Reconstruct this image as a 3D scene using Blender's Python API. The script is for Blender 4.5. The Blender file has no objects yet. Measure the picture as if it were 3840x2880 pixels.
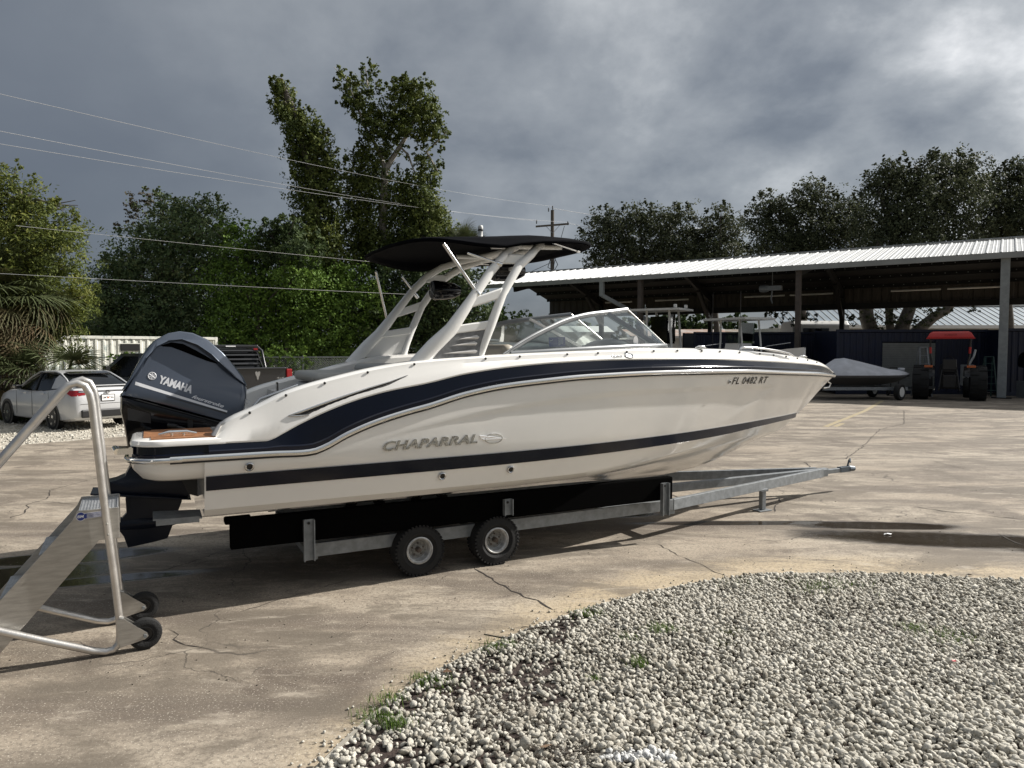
import bpy, bmesh, math, random
import numpy as np
from mathutils import Vector, Matrix
random.seed(7); RNG = np.random.default_rng(11)
PI = math.pi; R = math.radians
SC = bpy.context.scene
COL = SC.collection
# ------------------------------------------------------------------ camera, sky, sun
F, CX, CY, CAMH = 2708., 1920., 1440., 2.0
PITCH = math.atan((1440 - 1311) / F)
cd = bpy.data.cameras.new('camera'); cam = bpy.data.objects.new('camera', cd); COL.objects.link(cam)
cd.sensor_fit = 'HORIZONTAL'; cd.sensor_width = 36; cd.lens = F / 3840 * 36
cam.location = (0, 0, CAMH); cam.rotation_euler = (PI / 2 - PITCH, 0, 0)
cd.clip_start = .05; cd.clip_end = 3000
SC.camera = cam
SUN_AZ = R(90 - 20.5)      # clockwise from +Y
SUN_EL = R(36)
sun_dir = Vector((math.sin(SUN_AZ) * math.cos(SUN_EL), math.cos(SUN_AZ) * math.cos(SUN_EL), math.sin(SUN_EL)))
sl = bpy.data.lights.new('sun', 'SUN'); sl.energy = 5.0; sl.angle = R(.53); sl.color = (1, .955, .89)
so = bpy.data.objects.new('sun', sl); COL.objects.link(so)
so.rotation_euler = (-sun_dir).to_track_quat('-Z', 'Y').to_euler()
so.location = (10, 5, 20)
vs = SC.view_settings; vs.view_transform = 'Standard'; vs.look = 'None'; vs.gamma = 1; vs.exposure = .6; vs.use_curve_mapping = False

W = bpy.data.worlds.new('World'); SC.world = W; W.use_nodes = True
def world():
    nt = W.node_tree; nt.nodes.clear(); N = nt.nodes.new; Lk = nt.links.new
    out = N('ShaderNodeOutputWorld'); bg = N('ShaderNodeBackground'); bg.inputs[1].default_value = .1
    Lk(bg.outputs[0], out.inputs[0])
    sky = N('ShaderNodeTexSky'); sky.sky_type = 'NISHITA'; sky.sun_disc = False
    sky.sun_elevation = SUN_EL; sky.sun_rotation = SUN_AZ
    tc = N('ShaderNodeTexCoord'); sep = N('ShaderNodeSeparateXYZ'); Lk(tc.outputs['Generated'], sep.inputs[0])
    def M(op, a, b=None, c=None, clamp=False):
        m = N('ShaderNodeMath'); m.operation = op; m.use_clamp = clamp
        for i, v in enumerate((a, b, c)):
            if v is None: continue
            if isinstance(v, (int, float)): m.inputs[i].default_value = v
            else: Lk(v, m.inputs[i])
        return m.outputs[0]
    zz = M('ADD', M('MAXIMUM', sep.outputs[2], 0.), .5)
    px = M('DIVIDE', sep.outputs[0], zz); py = M('DIVIDE', sep.outputs[1], zz)
    cb = N('ShaderNodeCombineXYZ'); Lk(px, cb.inputs[0]); Lk(py, cb.inputs[1])
    def noise(scale, det, rough, dist, seed):
        n = N('ShaderNodeTexNoise'); n.inputs['Scale'].default_value = scale; n.inputs['Detail'].default_value = det
        n.inputs['Roughness'].default_value = rough; n.inputs['Distortion'].default_value = dist
        v = N('ShaderNodeVectorMath'); v.operation = 'ADD'; v.inputs[1].default_value = (seed, seed * 1.7, seed * .3)
        Lk(cb.outputs[0], v.inputs[0]); Lk(v.outputs[0], n.inputs['Vector']); return n.outputs['Fac']
    n1 = noise(1.25, 5, .48, .15, 4.3); n2 = noise(3.4, 9, .56, .12, 9.4)
    dt = N('ShaderNodeVectorMath'); dt.operation = 'DOT_PRODUCT'; dt.inputs[1].default_value = sun_dir
    nm = N('ShaderNodeVectorMath'); nm.operation = 'NORMALIZE'; Lk(tc.outputs['Generated'], nm.inputs[0]); Lk(nm.outputs[0], dt.inputs[0])
    prox = dt.outputs['Value']
    # cloud deck: dark storm grey away from the sun, bright thin cloud near it
    f = M('ADD', prox, M('MULTIPLY', M('MINIMUM', M('MAXIMUM', sep.outputs[2], 0.), .5), .6)); f = M('ADD', f, M('MULTIPLY', M('SUBTRACT', n1, .5), M('MULTIPLY_ADD', prox, 1.9, .9)))
    f = M('ADD', f, M('MULTIPLY', M('SUBTRACT', n2, .5), M('MULTIPLY_ADD', prox, 2.9, .25)))
    rp = N('ShaderNodeValToRGB'); Lk(M('MULTIPLY_ADD', f, .62, .225, True), rp.inputs[0])
    el = rp.color_ramp.elements
    el[0].position = 0; el[0].color = (.070, .082, .104, 1); el[1].position = 1; el[1].color = (.86, .85, .83, 1)
    for p, c in ((.2, (.088, .101, .125)), (.4, (.142, .158, .181)), (.6, (.238, .255, .274)), (.75, (.37, .386, .40)), (.88, (.57, .58, .59))):
        e = el.new(p); e.color = (*c, 1)
    sc = N('ShaderNodeVectorMath'); sc.operation = 'SCALE'; sc.inputs['Scale'].default_value = 9.0; Lk(rp.outputs[0], sc.inputs[0])
    mx = N('ShaderNodeMix'); mx.data_type = 'RGBA'; mx.inputs[0].default_value = .93
    Lk(sky.outputs[0], mx.inputs[6]); Lk(sc.outputs[0], mx.inputs[7]); Lk(mx.outputs[2], bg.inputs[0])
world()

# ------------------------------------------------------------------ helpers
def ray(x, y):
    a = (x - CX) / F; b = -(y - CY) / F; p = PITCH
    return Vector((a, math.cos(p) + b * math.sin(p), -math.sin(p) + b * math.cos(p)))
def W3(x, y, Z):
    r = ray(x, y); k = Z / r.y; return Vector((r.x * k, Z, CAMH + r.z * k))
def G(x, y, z=0.):
    r = ray(x, y); k = (z - CAMH) / r.z; return Vector((r.x * k, r.y * k, z))
def cr(tab, x):
    """smooth interpolation through (x, y) pairs"""
    if x <= tab[0][0]: return tab[0][1]
    if x >= tab[-1][0]: return tab[-1][1]
    for i in range(len(tab) - 1):
        if tab[i][0] <= x <= tab[i + 1][0]: break
    x0, y0 = tab[i]; x1, y1 = tab[i + 1]; h = x1 - x0; s = (x - x0) / h
    d = (y1 - y0) / h
    dl = (y0 - tab[i - 1][1]) / (x0 - tab[i - 1][0]) if i > 0 else d
    dr = (tab[i + 2][1] - y1) / (tab[i + 2][0] - x1) if i + 2 < len(tab) else d
    def mono(a, b): return 0 if a * b <= 0 else 2 * a * b / (a + b)
    m0 = mono(dl, d) if i > 0 else d; m1 = mono(d, dr) if i + 2 < len(tab) else d
    return (2*s**3 - 3*s*s + 1) * y0 + (s**3 - 2*s*s + s) * h * m0 + (-2*s**3 + 3*s*s) * y1 + (s**3 - s*s) * h * m1

class MB:
    def __init__(s): s.v = []; s.f = []
    def add(s, vs, fs, M=None):
        n = len(s.v)
        s.v += [tuple(M @ Vector(v)) if M else tuple(v) for v in vs]
        s.f += [tuple(i + n for i in f) for f in fs]; return s
    def box(s, c, d, rot=0, M=None):
        cx, cy, cz = c; a, b, e = d[0] / 2, d[1] / 2, d[2] / 2
        vs = [Vector((x, y, z)) for x in (-a, a) for y in (-b, b) for z in (-e, e)]
        if isinstance(rot, (int, float)): m = Matrix.Rotation(rot, 3, 'Z')
        else: m = rot
        vs = [m @ v + Vector(c) for v in vs]
        return s.add(vs, [(0, 1, 3, 2), (4, 6, 7, 5), (0, 4, 5, 1), (2, 3, 7, 6), (0, 2, 6, 4), (1, 5, 7, 3)], M)
    def bar(s, p, q, w, h, up=(0, 0, 1)):
        p = Vector(p); q = Vector(q); d = (q - p); l = d.length; d.normalize()
        x = Vector(up).cross(d)
        if x.length < 1e-4: x = Vector((1, 0, 0)).cross(d)
        x.normalize(); y = d.cross(x)
        m = Matrix((x, y, d)).transposed()
        return s.box((p + q) / 2, (w, h, l), m)
    def tube(s, pts, r, n=8, caps=True, closed=False, sx=1., side=None):
        pts = [Vector(p) for p in pts]; k = len(pts)
        rs = r if isinstance(r, (list, tuple)) else [r] * k
        rings = []; prev = None
        for i, p in enumerate(pts):
            if closed: d = pts[(i + 1) % k] - pts[i - 1]
            else: d = pts[min(i + 1, k - 1)] - pts[max(i - 1, 0)]
            d.normalize()
            if side is not None: a = Vector(side); a = a - d * a.dot(d)
            elif prev is None:
                a = Vector((0, 0, 1)).cross(d)
                if a.length < .05: a = Vector((1, 0, 0)).cross(d)
            else: a = prev - d * prev.dot(d)
            a.normalize(); prev = a; b = d.cross(a)
            rings.append([p + (a * math.cos(t) * sx + b * math.sin(t)) * rs[i] for t in [2 * PI * j / n for j in range(n)]])
        vs = [v for rg in rings for v in rg]; fs = []
        for i in range(k if closed else k - 1):
            for j in range(n):
                i2 = (i + 1) % k
                fs.append((i * n + j, i2 * n + j, i2 * n + (j + 1) % n, i * n + (j + 1) % n)[::-1])
        if caps and not closed:
            fs.append(tuple(range(n))); fs.append(tuple((k - 1) * n + j for j in range(n))[::-1])
        return s.add(vs, fs)
    def lathe(s, prof, c, axis='Y', n=24, M=None, cap=True):
        """prof: (r, h) pairs along axis"""
        vs = []; fs = []
        for r, h in prof:
            for j in range(n):
                t = 2 * PI * j / n; a, b = r * math.cos(t), r * math.sin(t)
                v = {'Y': (a, h, b), 'Z': (a, b, h), 'X': (h, a, b)}[axis]
                vs.append((v[0] + c[0], v[1] + c[1], v[2] + c[2]))
        k = len(prof); ringed = k == 9 and abs(prof[0][0] - prof[-1][0]) < 1e-6
        for i in range(k - 1):
            for j in range(n): fs.append((i * n + j, i * n + (j + 1) % n, (i + 1) * n + (j + 1) % n, (i + 1) * n + j))
        if not cap: return s.add(vs, fs, M)
        if ringed:
            for j in range(n): fs.append(((k - 1) * n + j, (k - 1) * n + (j + 1) % n, (j + 1) % n, j))
        if not ringed and prof[0][0] > 1e-5: fs.append(tuple(range(n))[::-1])
        if not ringed and prof[-1][0] > 1e-5: fs.append(tuple((k - 1) * n + j for j in range(n)))
        return s.add(vs, fs, M)
    def loft(s, rings, closed=True, caps=False):
        n = len(rings[0]); vs = [v for r in rings for v in r]; fs = []
        for i in range(len(rings) - 1):
            for j in range(n if closed else n - 1):
                fs.append((i * n + j, i * n + (j + 1) % n, (i + 1) * n + (j + 1) % n, (i + 1) * n + j))
        if caps: fs.append(tuple(range(n))[::-1]); fs.append(tuple((len(rings) - 1) * n + j for j in range(n)))
        return s.add(vs, fs)
    def prism(s, poly, y0, y1, plane='XZ'):
        n = len(poly)
        def P(a, b, h): return {'XZ': (a, h, b), 'XY': (a, b, h), 'YZ': (h, a, b)}[plane]
        vs = [P(a, b, y0) for a, b in poly] + [P(a, b, y1) for a, b in poly]
        fs = [tuple(range(n))[::-1], tuple(range(n, 2 * n))] + [(i, (i + 1) % n, n + (i + 1) % n, n + i) for i in range(n)]
        return s.add(vs, fs)
    def build(s, name, m, parent=None, smooth=None, bevel=0, loc=None):
        me = bpy.data.meshes.new(name)
        v = s.v
        me.from_pydata([tuple(x) for x in v], [], s.f); me.update()
        bm = bmesh.new(); bm.from_mesh(me); bmesh.ops.recalc_face_normals(bm, faces=bm.faces); bm.to_mesh(me); bm.free()
        if smooth:
            for p in me.polygons: p.use_smooth = True
            me.set_sharp_from_angle(angle=R(smooth))
        me.materials.append(m)
        o = bpy.data.objects.new(name, me); COL.objects.link(o)
        if parent: o.parent = parent
        if loc is not None: o.location = loc
        if bevel:
            b = o.modifiers.new('bevel', 'BEVEL'); b.width = bevel; b.segments = 2; b.limit_method = 'ANGLE'; b.angle_limit = R(40)
        return o
def thing(name, label, cat, loc=(0, 0, 0), rz=0, group=None):
    o = bpy.data.objects.new(name, None); COL.objects.link(o); o.location = loc; o.rotation_euler = (0, 0, rz)
    o.empty_display_size = .2
    return tag(o, label, cat, group)
def tag(o, label, cat, group=None):
    o['label'] = label; o['category'] = cat
    if group: o['group'] = group
    return o
def kids(o): return [c for c in list(bpy.data.objects) if c.parent == o]
def dup(o, parent=None, loc=None, rot=None, label=None):
    c = o.copy(); COL.objects.link(c); c.parent = parent
    if loc is not None: c.location = loc
    if rot is not None: c.rotation_euler = rot
    if label: c['label'] = label
    for k in kids(o): dup(k, c)
    return c
def kind(o, k): o['kind'] = k; return o

# ------------------------------------------------------------------ materials
def mat(name, col, rough=.5, metal=0., var=0., vscale=4., bump=0., bscale=60., coat=0., col2=None, spec=None, det=5, stretch=None):
    m = bpy.data.materials.new(name); m.use_nodes = True; nt = m.node_tree; N = nt.nodes.new; L = nt.links.new
    b = nt.nodes['Principled BSDF']; b.inputs['Base Color'].default_value = (*col, 1)
    b.inputs['Roughness'].default_value = rough; b.inputs['Metallic'].default_value = metal
    if coat: b.inputs['Coat Weight'].default_value = coat; b.inputs['Coat Roughness'].default_value = .05
    if spec is not None: b.inputs['Specular IOR Level'].default_value = spec
    tc = N('ShaderNodeTexCoord'); src = tc.outputs['Object']
    if stretch:
        mp = N('ShaderNodeMapping'); mp.inputs['Scale'].default_value = stretch; L(src, mp.inputs[0]); src = mp.outputs[0]
    if var or col2:
        n = N('ShaderNodeTexNoise'); n.inputs['Scale'].default_value = vscale; n.inputs['Detail'].default_value = det; n.inputs['Roughness'].default_value = .6
        L(src, n.inputs['Vector'])
        mr = N('ShaderNodeMapRange'); mr.inputs[1].default_value = .35; mr.inputs[2].default_value = .65; L(n.outputs['Fac'], mr.inputs[0])
        mx = N('ShaderNodeMix'); mx.data_type = 'RGBA'; L(mr.outputs[0], mx.inputs[0])
        c2 = col2 if col2 else tuple(min(1, c * (1 + var)) for c in col); c1 = col if col2 else tuple(c * (1 - var) for c in col)
        mx.inputs[6].default_value = (*c1, 1); mx.inputs[7].default_value = (*c2, 1); L(mx.outputs[2], b.inputs['Base Color'])
        mr2 = N('ShaderNodeMapRange'); mr2.inputs[3].default_value = rough * .85; mr2.inputs[4].default_value = min(1, rough * 1.15); L(n.outputs['Fac'], mr2.inputs[0]); L(mr2.outputs[0], b.inputs['Roughness'])
    if bump:
        n = N('ShaderNodeTexNoise'); n.inputs['Scale'].default_value = bscale; n.inputs['Detail'].default_value = 4; L(src, n.inputs['Vector'])
        bp = N('ShaderNodeBump'); bp.inputs['Strength'].default_value = bump; bp.inputs['Distance'].default_value = .01; L(n.outputs['Fac'], bp.inputs['Height']); L(bp.outputs[0], b.inputs['Normal'])
    return m
def leafmat(name, c1, c2, c3, trans=.25):
    m = bpy.data.materials.new(name); m.use_nodes = True; nt = m.node_tree; N = nt.nodes.new; L = nt.links.new
    b = nt.nodes['Principled BSDF']; b.inputs['Roughness'].default_value = .65; b.inputs['Specular IOR Level'].default_value = .2
    at = N('ShaderNodeAttribute'); at.attribute_name = 'tint'
    rp = N('ShaderNodeValToRGB'); L(at.outputs['Fac'], rp.inputs[0]); e = rp.color_ramp.elements
    e[0].color = (*c1, 1); e[1].color = (*c3, 1); x = e.new(.5); x.color = (*c2, 1)
    L(rp.outputs[0], b.inputs['Base Color'])
    tr = N('ShaderNodeBsdfTranslucent'); L(rp.outputs[0], tr.inputs[0])
    mx = N('ShaderNodeMixShader'); mx.inputs[0].default_value = trans; L(b.outputs[0], mx.inputs[1]); L(tr.outputs[0], mx.inputs[2])
    L(mx.outputs[0], nt.nodes['Material Output'].inputs[0]); return m
def glass(name, tint=(.8, .86, .84), rough=.02, mixf=.12):
    m = bpy.data.materials.new(name); m.use_nodes = True; nt = m.node_tree; N = nt.nodes.new; L = nt.links.new
    nt.nodes.remove(nt.nodes['Principled BSDF'])
    t = N('ShaderNodeBsdfTransparent'); t.inputs[0].default_value = (*tint, 1)
    g = N('ShaderNodeBsdfGlossy'); g.inputs['Roughness'].default_value = rough; g.inputs[0].default_value = (.9, .95, .95, 1)
    fr = N('ShaderNodeFresnel'); fr.inputs[0].default_value = 1.5
    ad = N('ShaderNodeMath'); ad.operation = 'ADD'; ad.inputs[1].default_value = mixf; L(fr.outputs[0], ad.inputs[0])
    mx = N('ShaderNodeMixShader'); L(ad.outputs[0], mx.inputs[0]); L(t.outputs[0], mx.inputs[1]); L(g.outputs[0], mx.inputs[2])
    L(mx.outputs[0], nt.nodes['Material Output'].inputs[0]); return m

mt = {}
mt['gel'] = mat('white_gelcoat', (.82, .805, .77), .13, coat=.4, var=.02, vscale=2, spec=.5)
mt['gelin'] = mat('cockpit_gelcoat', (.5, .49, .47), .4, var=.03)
mt['navy'] = mat('navy_gelcoat', (.003, .005, .013), .12, spec=.35)
mt['chrome'] = mat('polished_steel', (.75, .75, .74), .12, 1., bump=.02, bscale=30)
mt['chromer'] = mat('stainless_tube', (.62, .62, .62), .22, 1.)
mt['lettering'] = mat('chrome_lettering', (.42, .42, .41), .28, 1., var=.3, vscale=60, bump=.4, bscale=90)
mt['black'] = mat('black_plastic', (.012, .012, .013), .4)
mt['blackgloss'] = mat('black_gloss', (.004, .004, .006), .1, spec=.4)
mt['rubber'] = mat('tyre_rubber', (.008, .008, .008), .85, bump=.5, bscale=120)
mt['carpet'] = mat('black_carpet', (.0025, .0025, .0025), 1., bump=.8, bscale=200, spec=.02)
mt['galv'] = mat('galvanised_steel', (.22, .235, .245), .5, .35, var=.18, vscale=14, bump=.06, bscale=80)
mt['alu'] = mat('brushed_aluminium', (.42, .405, .375), .42, .8, var=.12, vscale=9, bump=.12, bscale=60, stretch=(1, 1, 6))
mt['alutube'] = mat('aluminium_tube', (.6, .58, .55), .33, .8, var=.1, vscale=12, bump=.08, bscale=90)
mt['galv2'] = mat('satin_frame_metal', (.27, .28, .285), .35, .7, var=.05)
mt['alud'] = mat('step_tread_aluminium', (.35, .36, .37), .5, .7, var=.15, vscale=20)
mt['towerw'] = mat('tower_white_paint', (.80, .80, .78), .28, coat=.3)
mt['canvas'] = mat('black_canvas', (.0012, .0016, .003), .9, bump=.25, bscale=300, spec=.06)
mt['vinyl'] = mat('grey_vinyl', (.36, .355, .33), .5, bump=.08, bscale=90)
mt['screen'] = mat('grey_mesh_panel', (.16, .165, .17), .6, var=.25, vscale=18)
mt['teak'] = mat('teak_foam', (.24, .105, .042), .7, var=.25, vscale=14, bump=.1)
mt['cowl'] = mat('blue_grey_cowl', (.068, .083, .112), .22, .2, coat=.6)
mt['cowltop'] = mat('sky_sheen_cowl', (.085, .103, .135), .2, .45, coat=.5)  # cowl blue-grey, lightened for the sky it reflects
mt['mid'] = mat('motor_leg_paint', (.007, .011, .022), .32, spec=.3)
mt['decal'] = mat('silver_decal', (.62, .63, .65), .4, .1)
mt['rim'] = mat('galvanised_rim', (.45, .45, .44), .42, .3, var=.25, vscale=25)
mt['rust'] = mat('rusty_hub', (.09, .07, .055), .7, .3, var=.4, vscale=50)
mt['bluest'] = mat('blue_sticker', (.02, .04, .22), .35)
mt['whitest'] = mat('white_print', (.8, .8, .8), .4)
mt['redst'] = mat('red_print', (.4, .02, .02), .4)
mt['yellowst'] = mat('yellow_print', (.75, .5, .03), .4)
mt['ink'] = mat('black_ink', (.01, .01, .01), .4)
mt['glass'] = glass('windscreen_glass', (.78, .84, .82), .02, .05)
mt['white'] = mat('white_paint', (.6, .6, .58), .45, var=.05)
mt['concrete_post'] = mat('grey_post_paint', (.26, .28, .28), .6, var=.12, vscale=6)
mt['darksteel'] = mat('dark_steel', (.011, .010, .0095), .6, var=.2)
mt['carsilver'] = mat('silver_car_paint', (.50, .505, .51), .28, .15, coat=.5)
mt['cargrey'] = mat('grey_car_paint', (.035, .038, .04), .3, .3, coat=.8)
mt['carblack'] = mat('black_car_paint', (.012, .012, .013), .25, coat=.8)
mt['carglass'] = mat('tinted_glass', (.003, .0035, .004), .05, spec=.35)
mt['redlens'] = mat('red_lens', (.28, .008, .012), .15, coat=.6)
mt['tractorred'] = mat('red_plastic', (.42, .010, .007), .4, var=.08)
mt['shaded_post'] = mat('shaded_brown_post', (.075, .06, .05), .65, var=.2)  # brownish post tone, darkened for the shade these posts stand in
mt['orange'] = mat('orange_lens', (.45, .11, .03), .3)
mt['wood'] = mat('weathered_pole_wood', (.09, .075, .06), .9, var=.3, vscale=8, bump=.4, bscale=20, stretch=(1, 1, .1))
mt['bark'] = mat('grey_bark', (.085, .075, .063), .9, var=.35, vscale=6, bump=.6, bscale=18)
mt['barkpale'] = mat('pale_bark', (.27, .25, .22), .9, var=.35, vscale=5, bump=.4, bscale=15)
mt['cover'] = mat('grey_boat_cover', (.42, .43, .46), .85, var=.12, vscale=3, bump=.5, bscale=7)
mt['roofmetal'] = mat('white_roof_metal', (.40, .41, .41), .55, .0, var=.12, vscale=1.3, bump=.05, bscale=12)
mt['fascia'] = mat('grey_fascia', (.30, .31, .30), .5, .2, var=.08, vscale=1.5)
mt['roof_shade'] = mat('shaded_roof_underside', (.012, .011, .0105), .8, var=.3, vscale=2)  # near-black colour stands in for shade under the roof
mt['purlin'] = mat('dark_purlin', (.006, .0055, .005), .7)
mt['skirt'] = mat('tan_sheet_metal', (.07, .058, .047), .6, var=.15, vscale=2)
mt['bluecont'] = mat('blue_container_paint', (.003, .007, .026), .6, var=.25, vscale=2.5)
mt['sunlit_blue'] = mat('sunlit_blue_paint', (.08, .18, .33), .5, var=.2, vscale=5)  # container blue lightened so the end doors look sunlit
mt['shutter'] = mat('beige_roller_door', (.15, .155, .145), .5, .1, var=.1)
mt['warehouse'] = mat('blue_grey_metal_roof', (.17, .21, .245), .5, .2, var=.12, vscale=.6)
mt['wall'] = mat('pale_block_wall', (.42, .41, .37), .8, var=.12, vscale=1)
mt['rustroof'] = mat('rusty_metal_roof', (.35, .33, .31), .7, col2=(.22, .11, .06), vscale=1.2)
mt['twig'] = mat('dead_twig', (.05, .035, .025), .9, var=.3)
mt['cable'] = mat('aluminium_cable', (.5, .5, .5), .4, .6)
mt['lamp'] = mat('white_tube_casing', (.7, .68, .64), .5)
mt['yellowpaint'] = mat('worn_yellow_paint', (.33, .26, .12), .8, col2=(.27, .235, .18), vscale=7)

# container: white paint, peeling and mossy
def peel():
    m = mat('peeling_white_paint', (.6, .6, .55), .6); nt = m.node_tree; N = nt.nodes.new; L = nt.links.new; b = nt.nodes['Principled BSDF']
    tc = N('ShaderNodeTexCoord'); mp = N('ShaderNodeMapping'); mp.inputs['Scale'].default_value = (1, 1, .5); L(tc.outputs['Object'], mp.inputs[0])
    n = N('ShaderNodeTexNoise'); n.inputs['Scale'].default_value = 4; n.inputs['Detail'].default_value = 8; n.inputs['Roughness'].default_value = .72; L(mp.outputs[0], n.inputs['Vector'])
    sp = N('ShaderNodeSeparateXYZ'); L(tc.outputs['Object'], sp.inputs[0])
    a = N('ShaderNodeMath'); a.operation = 'MULTIPLY_ADD'; a.inputs[1].default_value = -.05; L(sp.outputs[2], a.inputs[0]); L(n.outputs['Fac'], a.inputs[2])
    rp = N('ShaderNodeValToRGB'); L(a.outputs[0], rp.inputs[0]); e = rp.color_ramp.elements
    e[0].position = .36; e[0].color = (.64, .64, .58, 1); e[1].position = .56; e[1].color = (.05, .055, .045, 1)
    for p, c in ((.44, (.56, .56, .5)), (.47, (.3, .36, .36)), (.5, (.34, .37, .33))): x = e.new(p); x.color = (*c, 1)
    L(rp.outputs[0], b.inputs['Base Color']); return m
mt['peel'] = peel()

def concrete():
    m = bpy.data.materials.new('stained_concrete'); m.use_nodes = True; nt = m.node_tree; N = nt.nodes.new; L = nt.links.new; b = nt.nodes['Principled BSDF']
    tc = N('ShaderNodeTexCoord')
    def mapping(sc, rz=0, loc=(0, 0, 0)):
        mp = N('ShaderNodeMapping'); mp.inputs['Scale'].default_value = sc; mp.inputs['Rotation'].default_value = (0, 0, rz); mp.inputs['Location'].default_value = loc; L(tc.outputs['Object'], mp.inputs[0]); return mp.outputs[0]
    def noise(v, s, d=6, r=.6, dist=0):
        n = N('ShaderNodeTexNoise'); n.inputs['Scale'].default_value = s; n.inputs['Detail'].default_value = d; n.inputs['Roughness'].default_value = r; n.inputs['Distortion'].default_value = dist; L(v, n.inputs['Vector']); return n.outputs['Fac']
    def rng(v, a, c, x=0., y=1.):
        r = N('ShaderNodeMapRange'); r.interpolation_type = 'SMOOTHSTEP'; r.inputs[1].default_value = a; r.inputs[2].default_value = c; r.inputs[3].default_value = x; r.inputs[4].default_value = y; L(v, r.inputs[0]); return r.outputs[0]
    def mix(f, a, c, mode='MIX'):
        x = N('ShaderNodeMix'); x.data_type = 'RGBA'; x.blend_type = mode
        if isinstance(f, float): x.inputs[0].default_value = f
        else: L(f, x.inputs[0])
        for i, q in ((6, a), (7, c)):
            if isinstance(q, tuple): x.inputs[i].default_value = (*q, 1)
            else: L(q, x.inputs[i])
        return x.outputs[2]
    def M(op, a, c=None):
        x = N('ShaderNodeMath'); x.operation = op
        for i, q in ((0, a), (1, c)):
            if q is None: continue
            if isinstance(q, (int, float)): x.inputs[i].default_value = q
            else: L(q, x.inputs[i])
        return x.outputs[0]
    obj = mapping((1, 1, 1)); st = mapping((.35, 1.3, 1), R(-14)); st2 = mapping((.22, 1.6, 1), R(-24), (5, 2, 0))
    c = mix(rng(noise(obj, .35, 5), .35, .68), (.280, .233, .178), (.375, .326, .258))
    c = mix(rng(noise(st, 1.1, 8, .62, .6), .42, .62, 0, .88), c, (.125, .103, .08))
    c = mix(rng(noise(st2, .7, 7, .6, .4), .50, .68, 0, .8), c, (.095, .075, .06))
    c = mix(rng(noise(obj, 1.7, 8, .7, .8), .54, .70, 0, .6), c, (.385, .335, .262))
    c = mix(rng(noise(mapping((.8, 1.2, 1), R(-30), (3, 8, 0)), 2.6, 8, .72, .7), .50, .66, 0, .6), c, (.135, .11, .085))
    c = mix(rng(noise(mapping((1, 1, 1), 0, (9, 3, 0)), .9, 6, .65, .5), .56, .68, 0, .8), c, (.085, .065, .05))
    dc = N('ShaderNodeVectorMath'); dc.operation = 'DISTANCE'; dc.inputs[1].default_value = (3.15, 2.7, 0); L(obj, dc.inputs[0])
    mg = M('ADD', dc.outputs['Value'], M('MULTIPLY', noise(obj, 1.3, 6, .65), 1.1))
    c = mix(rng(mg, 4.45, 4.95, .75, 0.), c, (.43, .345, .225))
    # aggregate speckle
    c = mix(rng(noise(obj, 34, 4, .75), .48, .62, 0, .62), c, (.11, .09, .07))
    c = mix(rng(noise(obj, 80, 2, .6), .60, .68, 0, .7), c, (.55, .50, .41))
    c = mix(rng(noise(mapping((.6, 1.5, 1), R(-18)), 7, 6, .7), .5, .7, 0, .45), c, (.15, .12, .09))
    c = mix(rng(noise(mapping((.7, 1.4, 1), R(-20), (11, 4, 0)), 1.2, 9, .68, .6), .46, .60, 0, .72), c, (.115, .095, .072))
    c = mix(rng(noise(mapping((.5, 1.6, 1), R(-16), (1, 14, 0)), 3.5, 8, .7, .4), .55, .68, 0, .5), c, (.42, .37, .30))
    # rust-yellow margin beside the gravel, plus broad wet patches (puddles)
    sep = N('ShaderNodeSeparateXYZ'); L(obj, sep.inputs[0]); X, Y = sep.outputs[0], sep.outputs[1]
    wob = noise(mapping((.6, 1, 1)), 1.4, 7, .65)
    wet = None
    for cx, cy, ax, ay, rot in ((4.75, 7.5, 1.5, .30, -.16), (4.1, 8.12, .8, .17, -.05), (6.4, 7.15, 1.5, .36, -.12), (2.6, 8.25, 1.2, .10, .02), (-4.4, 6.25, .75, .32, .3), (-3.55, 6.2, .8, .12, .3), (-4.2, 6.9, .8, .2, .3), (1.2, 8.7, .5, .16, 0)):
        dx = M('SUBTRACT', X, cx); dy = M('SUBTRACT', Y, cy); cs, sn = math.cos(rot), math.sin(rot)
        uu = M('DIVIDE', M('ADD', M('MULTIPLY', dx, cs), M('MULTIPLY', dy, sn)), ax)
        vv = M('DIVIDE', M('SUBTRACT', M('MULTIPLY', dy, cs), M('MULTIPLY', dx, sn)), ay)
        d = M('ADD', M('ADD', M('MULTIPLY', uu, uu), M('MULTIPLY', vv, vv)), M('MULTIPLY', M('SUBTRACT', wob, .5), 2.6))
        w = rng(d, .6, 1.9, 1., 0.); wet = w if wet is None else M('MAXIMUM', wet, w)
    damp = rng(noise(mapping((.25, 1, 1), R(-5), (2, 7, 0)), .8, 5), .6, .7, 0, .5)
    c = mix(M('MULTIPLY', wet, .93), c, (.022, .017, .013))
    # hairline cracks
    dn = N('ShaderNodeTexNoise'); dn.inputs['Scale'].default_value = 1.6; dn.inputs['Detail'].default_value = 6; L(obj, dn.inputs['Vector'])
    dv = N('ShaderNodeVectorMath'); dv.operation = 'MULTIPLY_ADD'; dv.inputs[1].default_value = (.9, .9, 0); L(dn.outputs['Color'], dv.inputs[0]); L(obj, dv.inputs[2])
    vo = N('ShaderNodeTexVoronoi'); vo.feature = 'DISTANCE_TO_EDGE'; vo.inputs['Scale'].default_value = .3; L(dv.outputs[0], vo.inputs['Vector'])
    cn = noise(obj, .55, 3)
    cw = M('MULTIPLY', rng(vo.outputs['Distance'], .0006, .0028, 1., 0.), rng(cn, .5, .6))
    c = mix(M('MULTIPLY', cw, .7), c, (.035, .028, .022))
    L(c, b.inputs['Base Color'])
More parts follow.
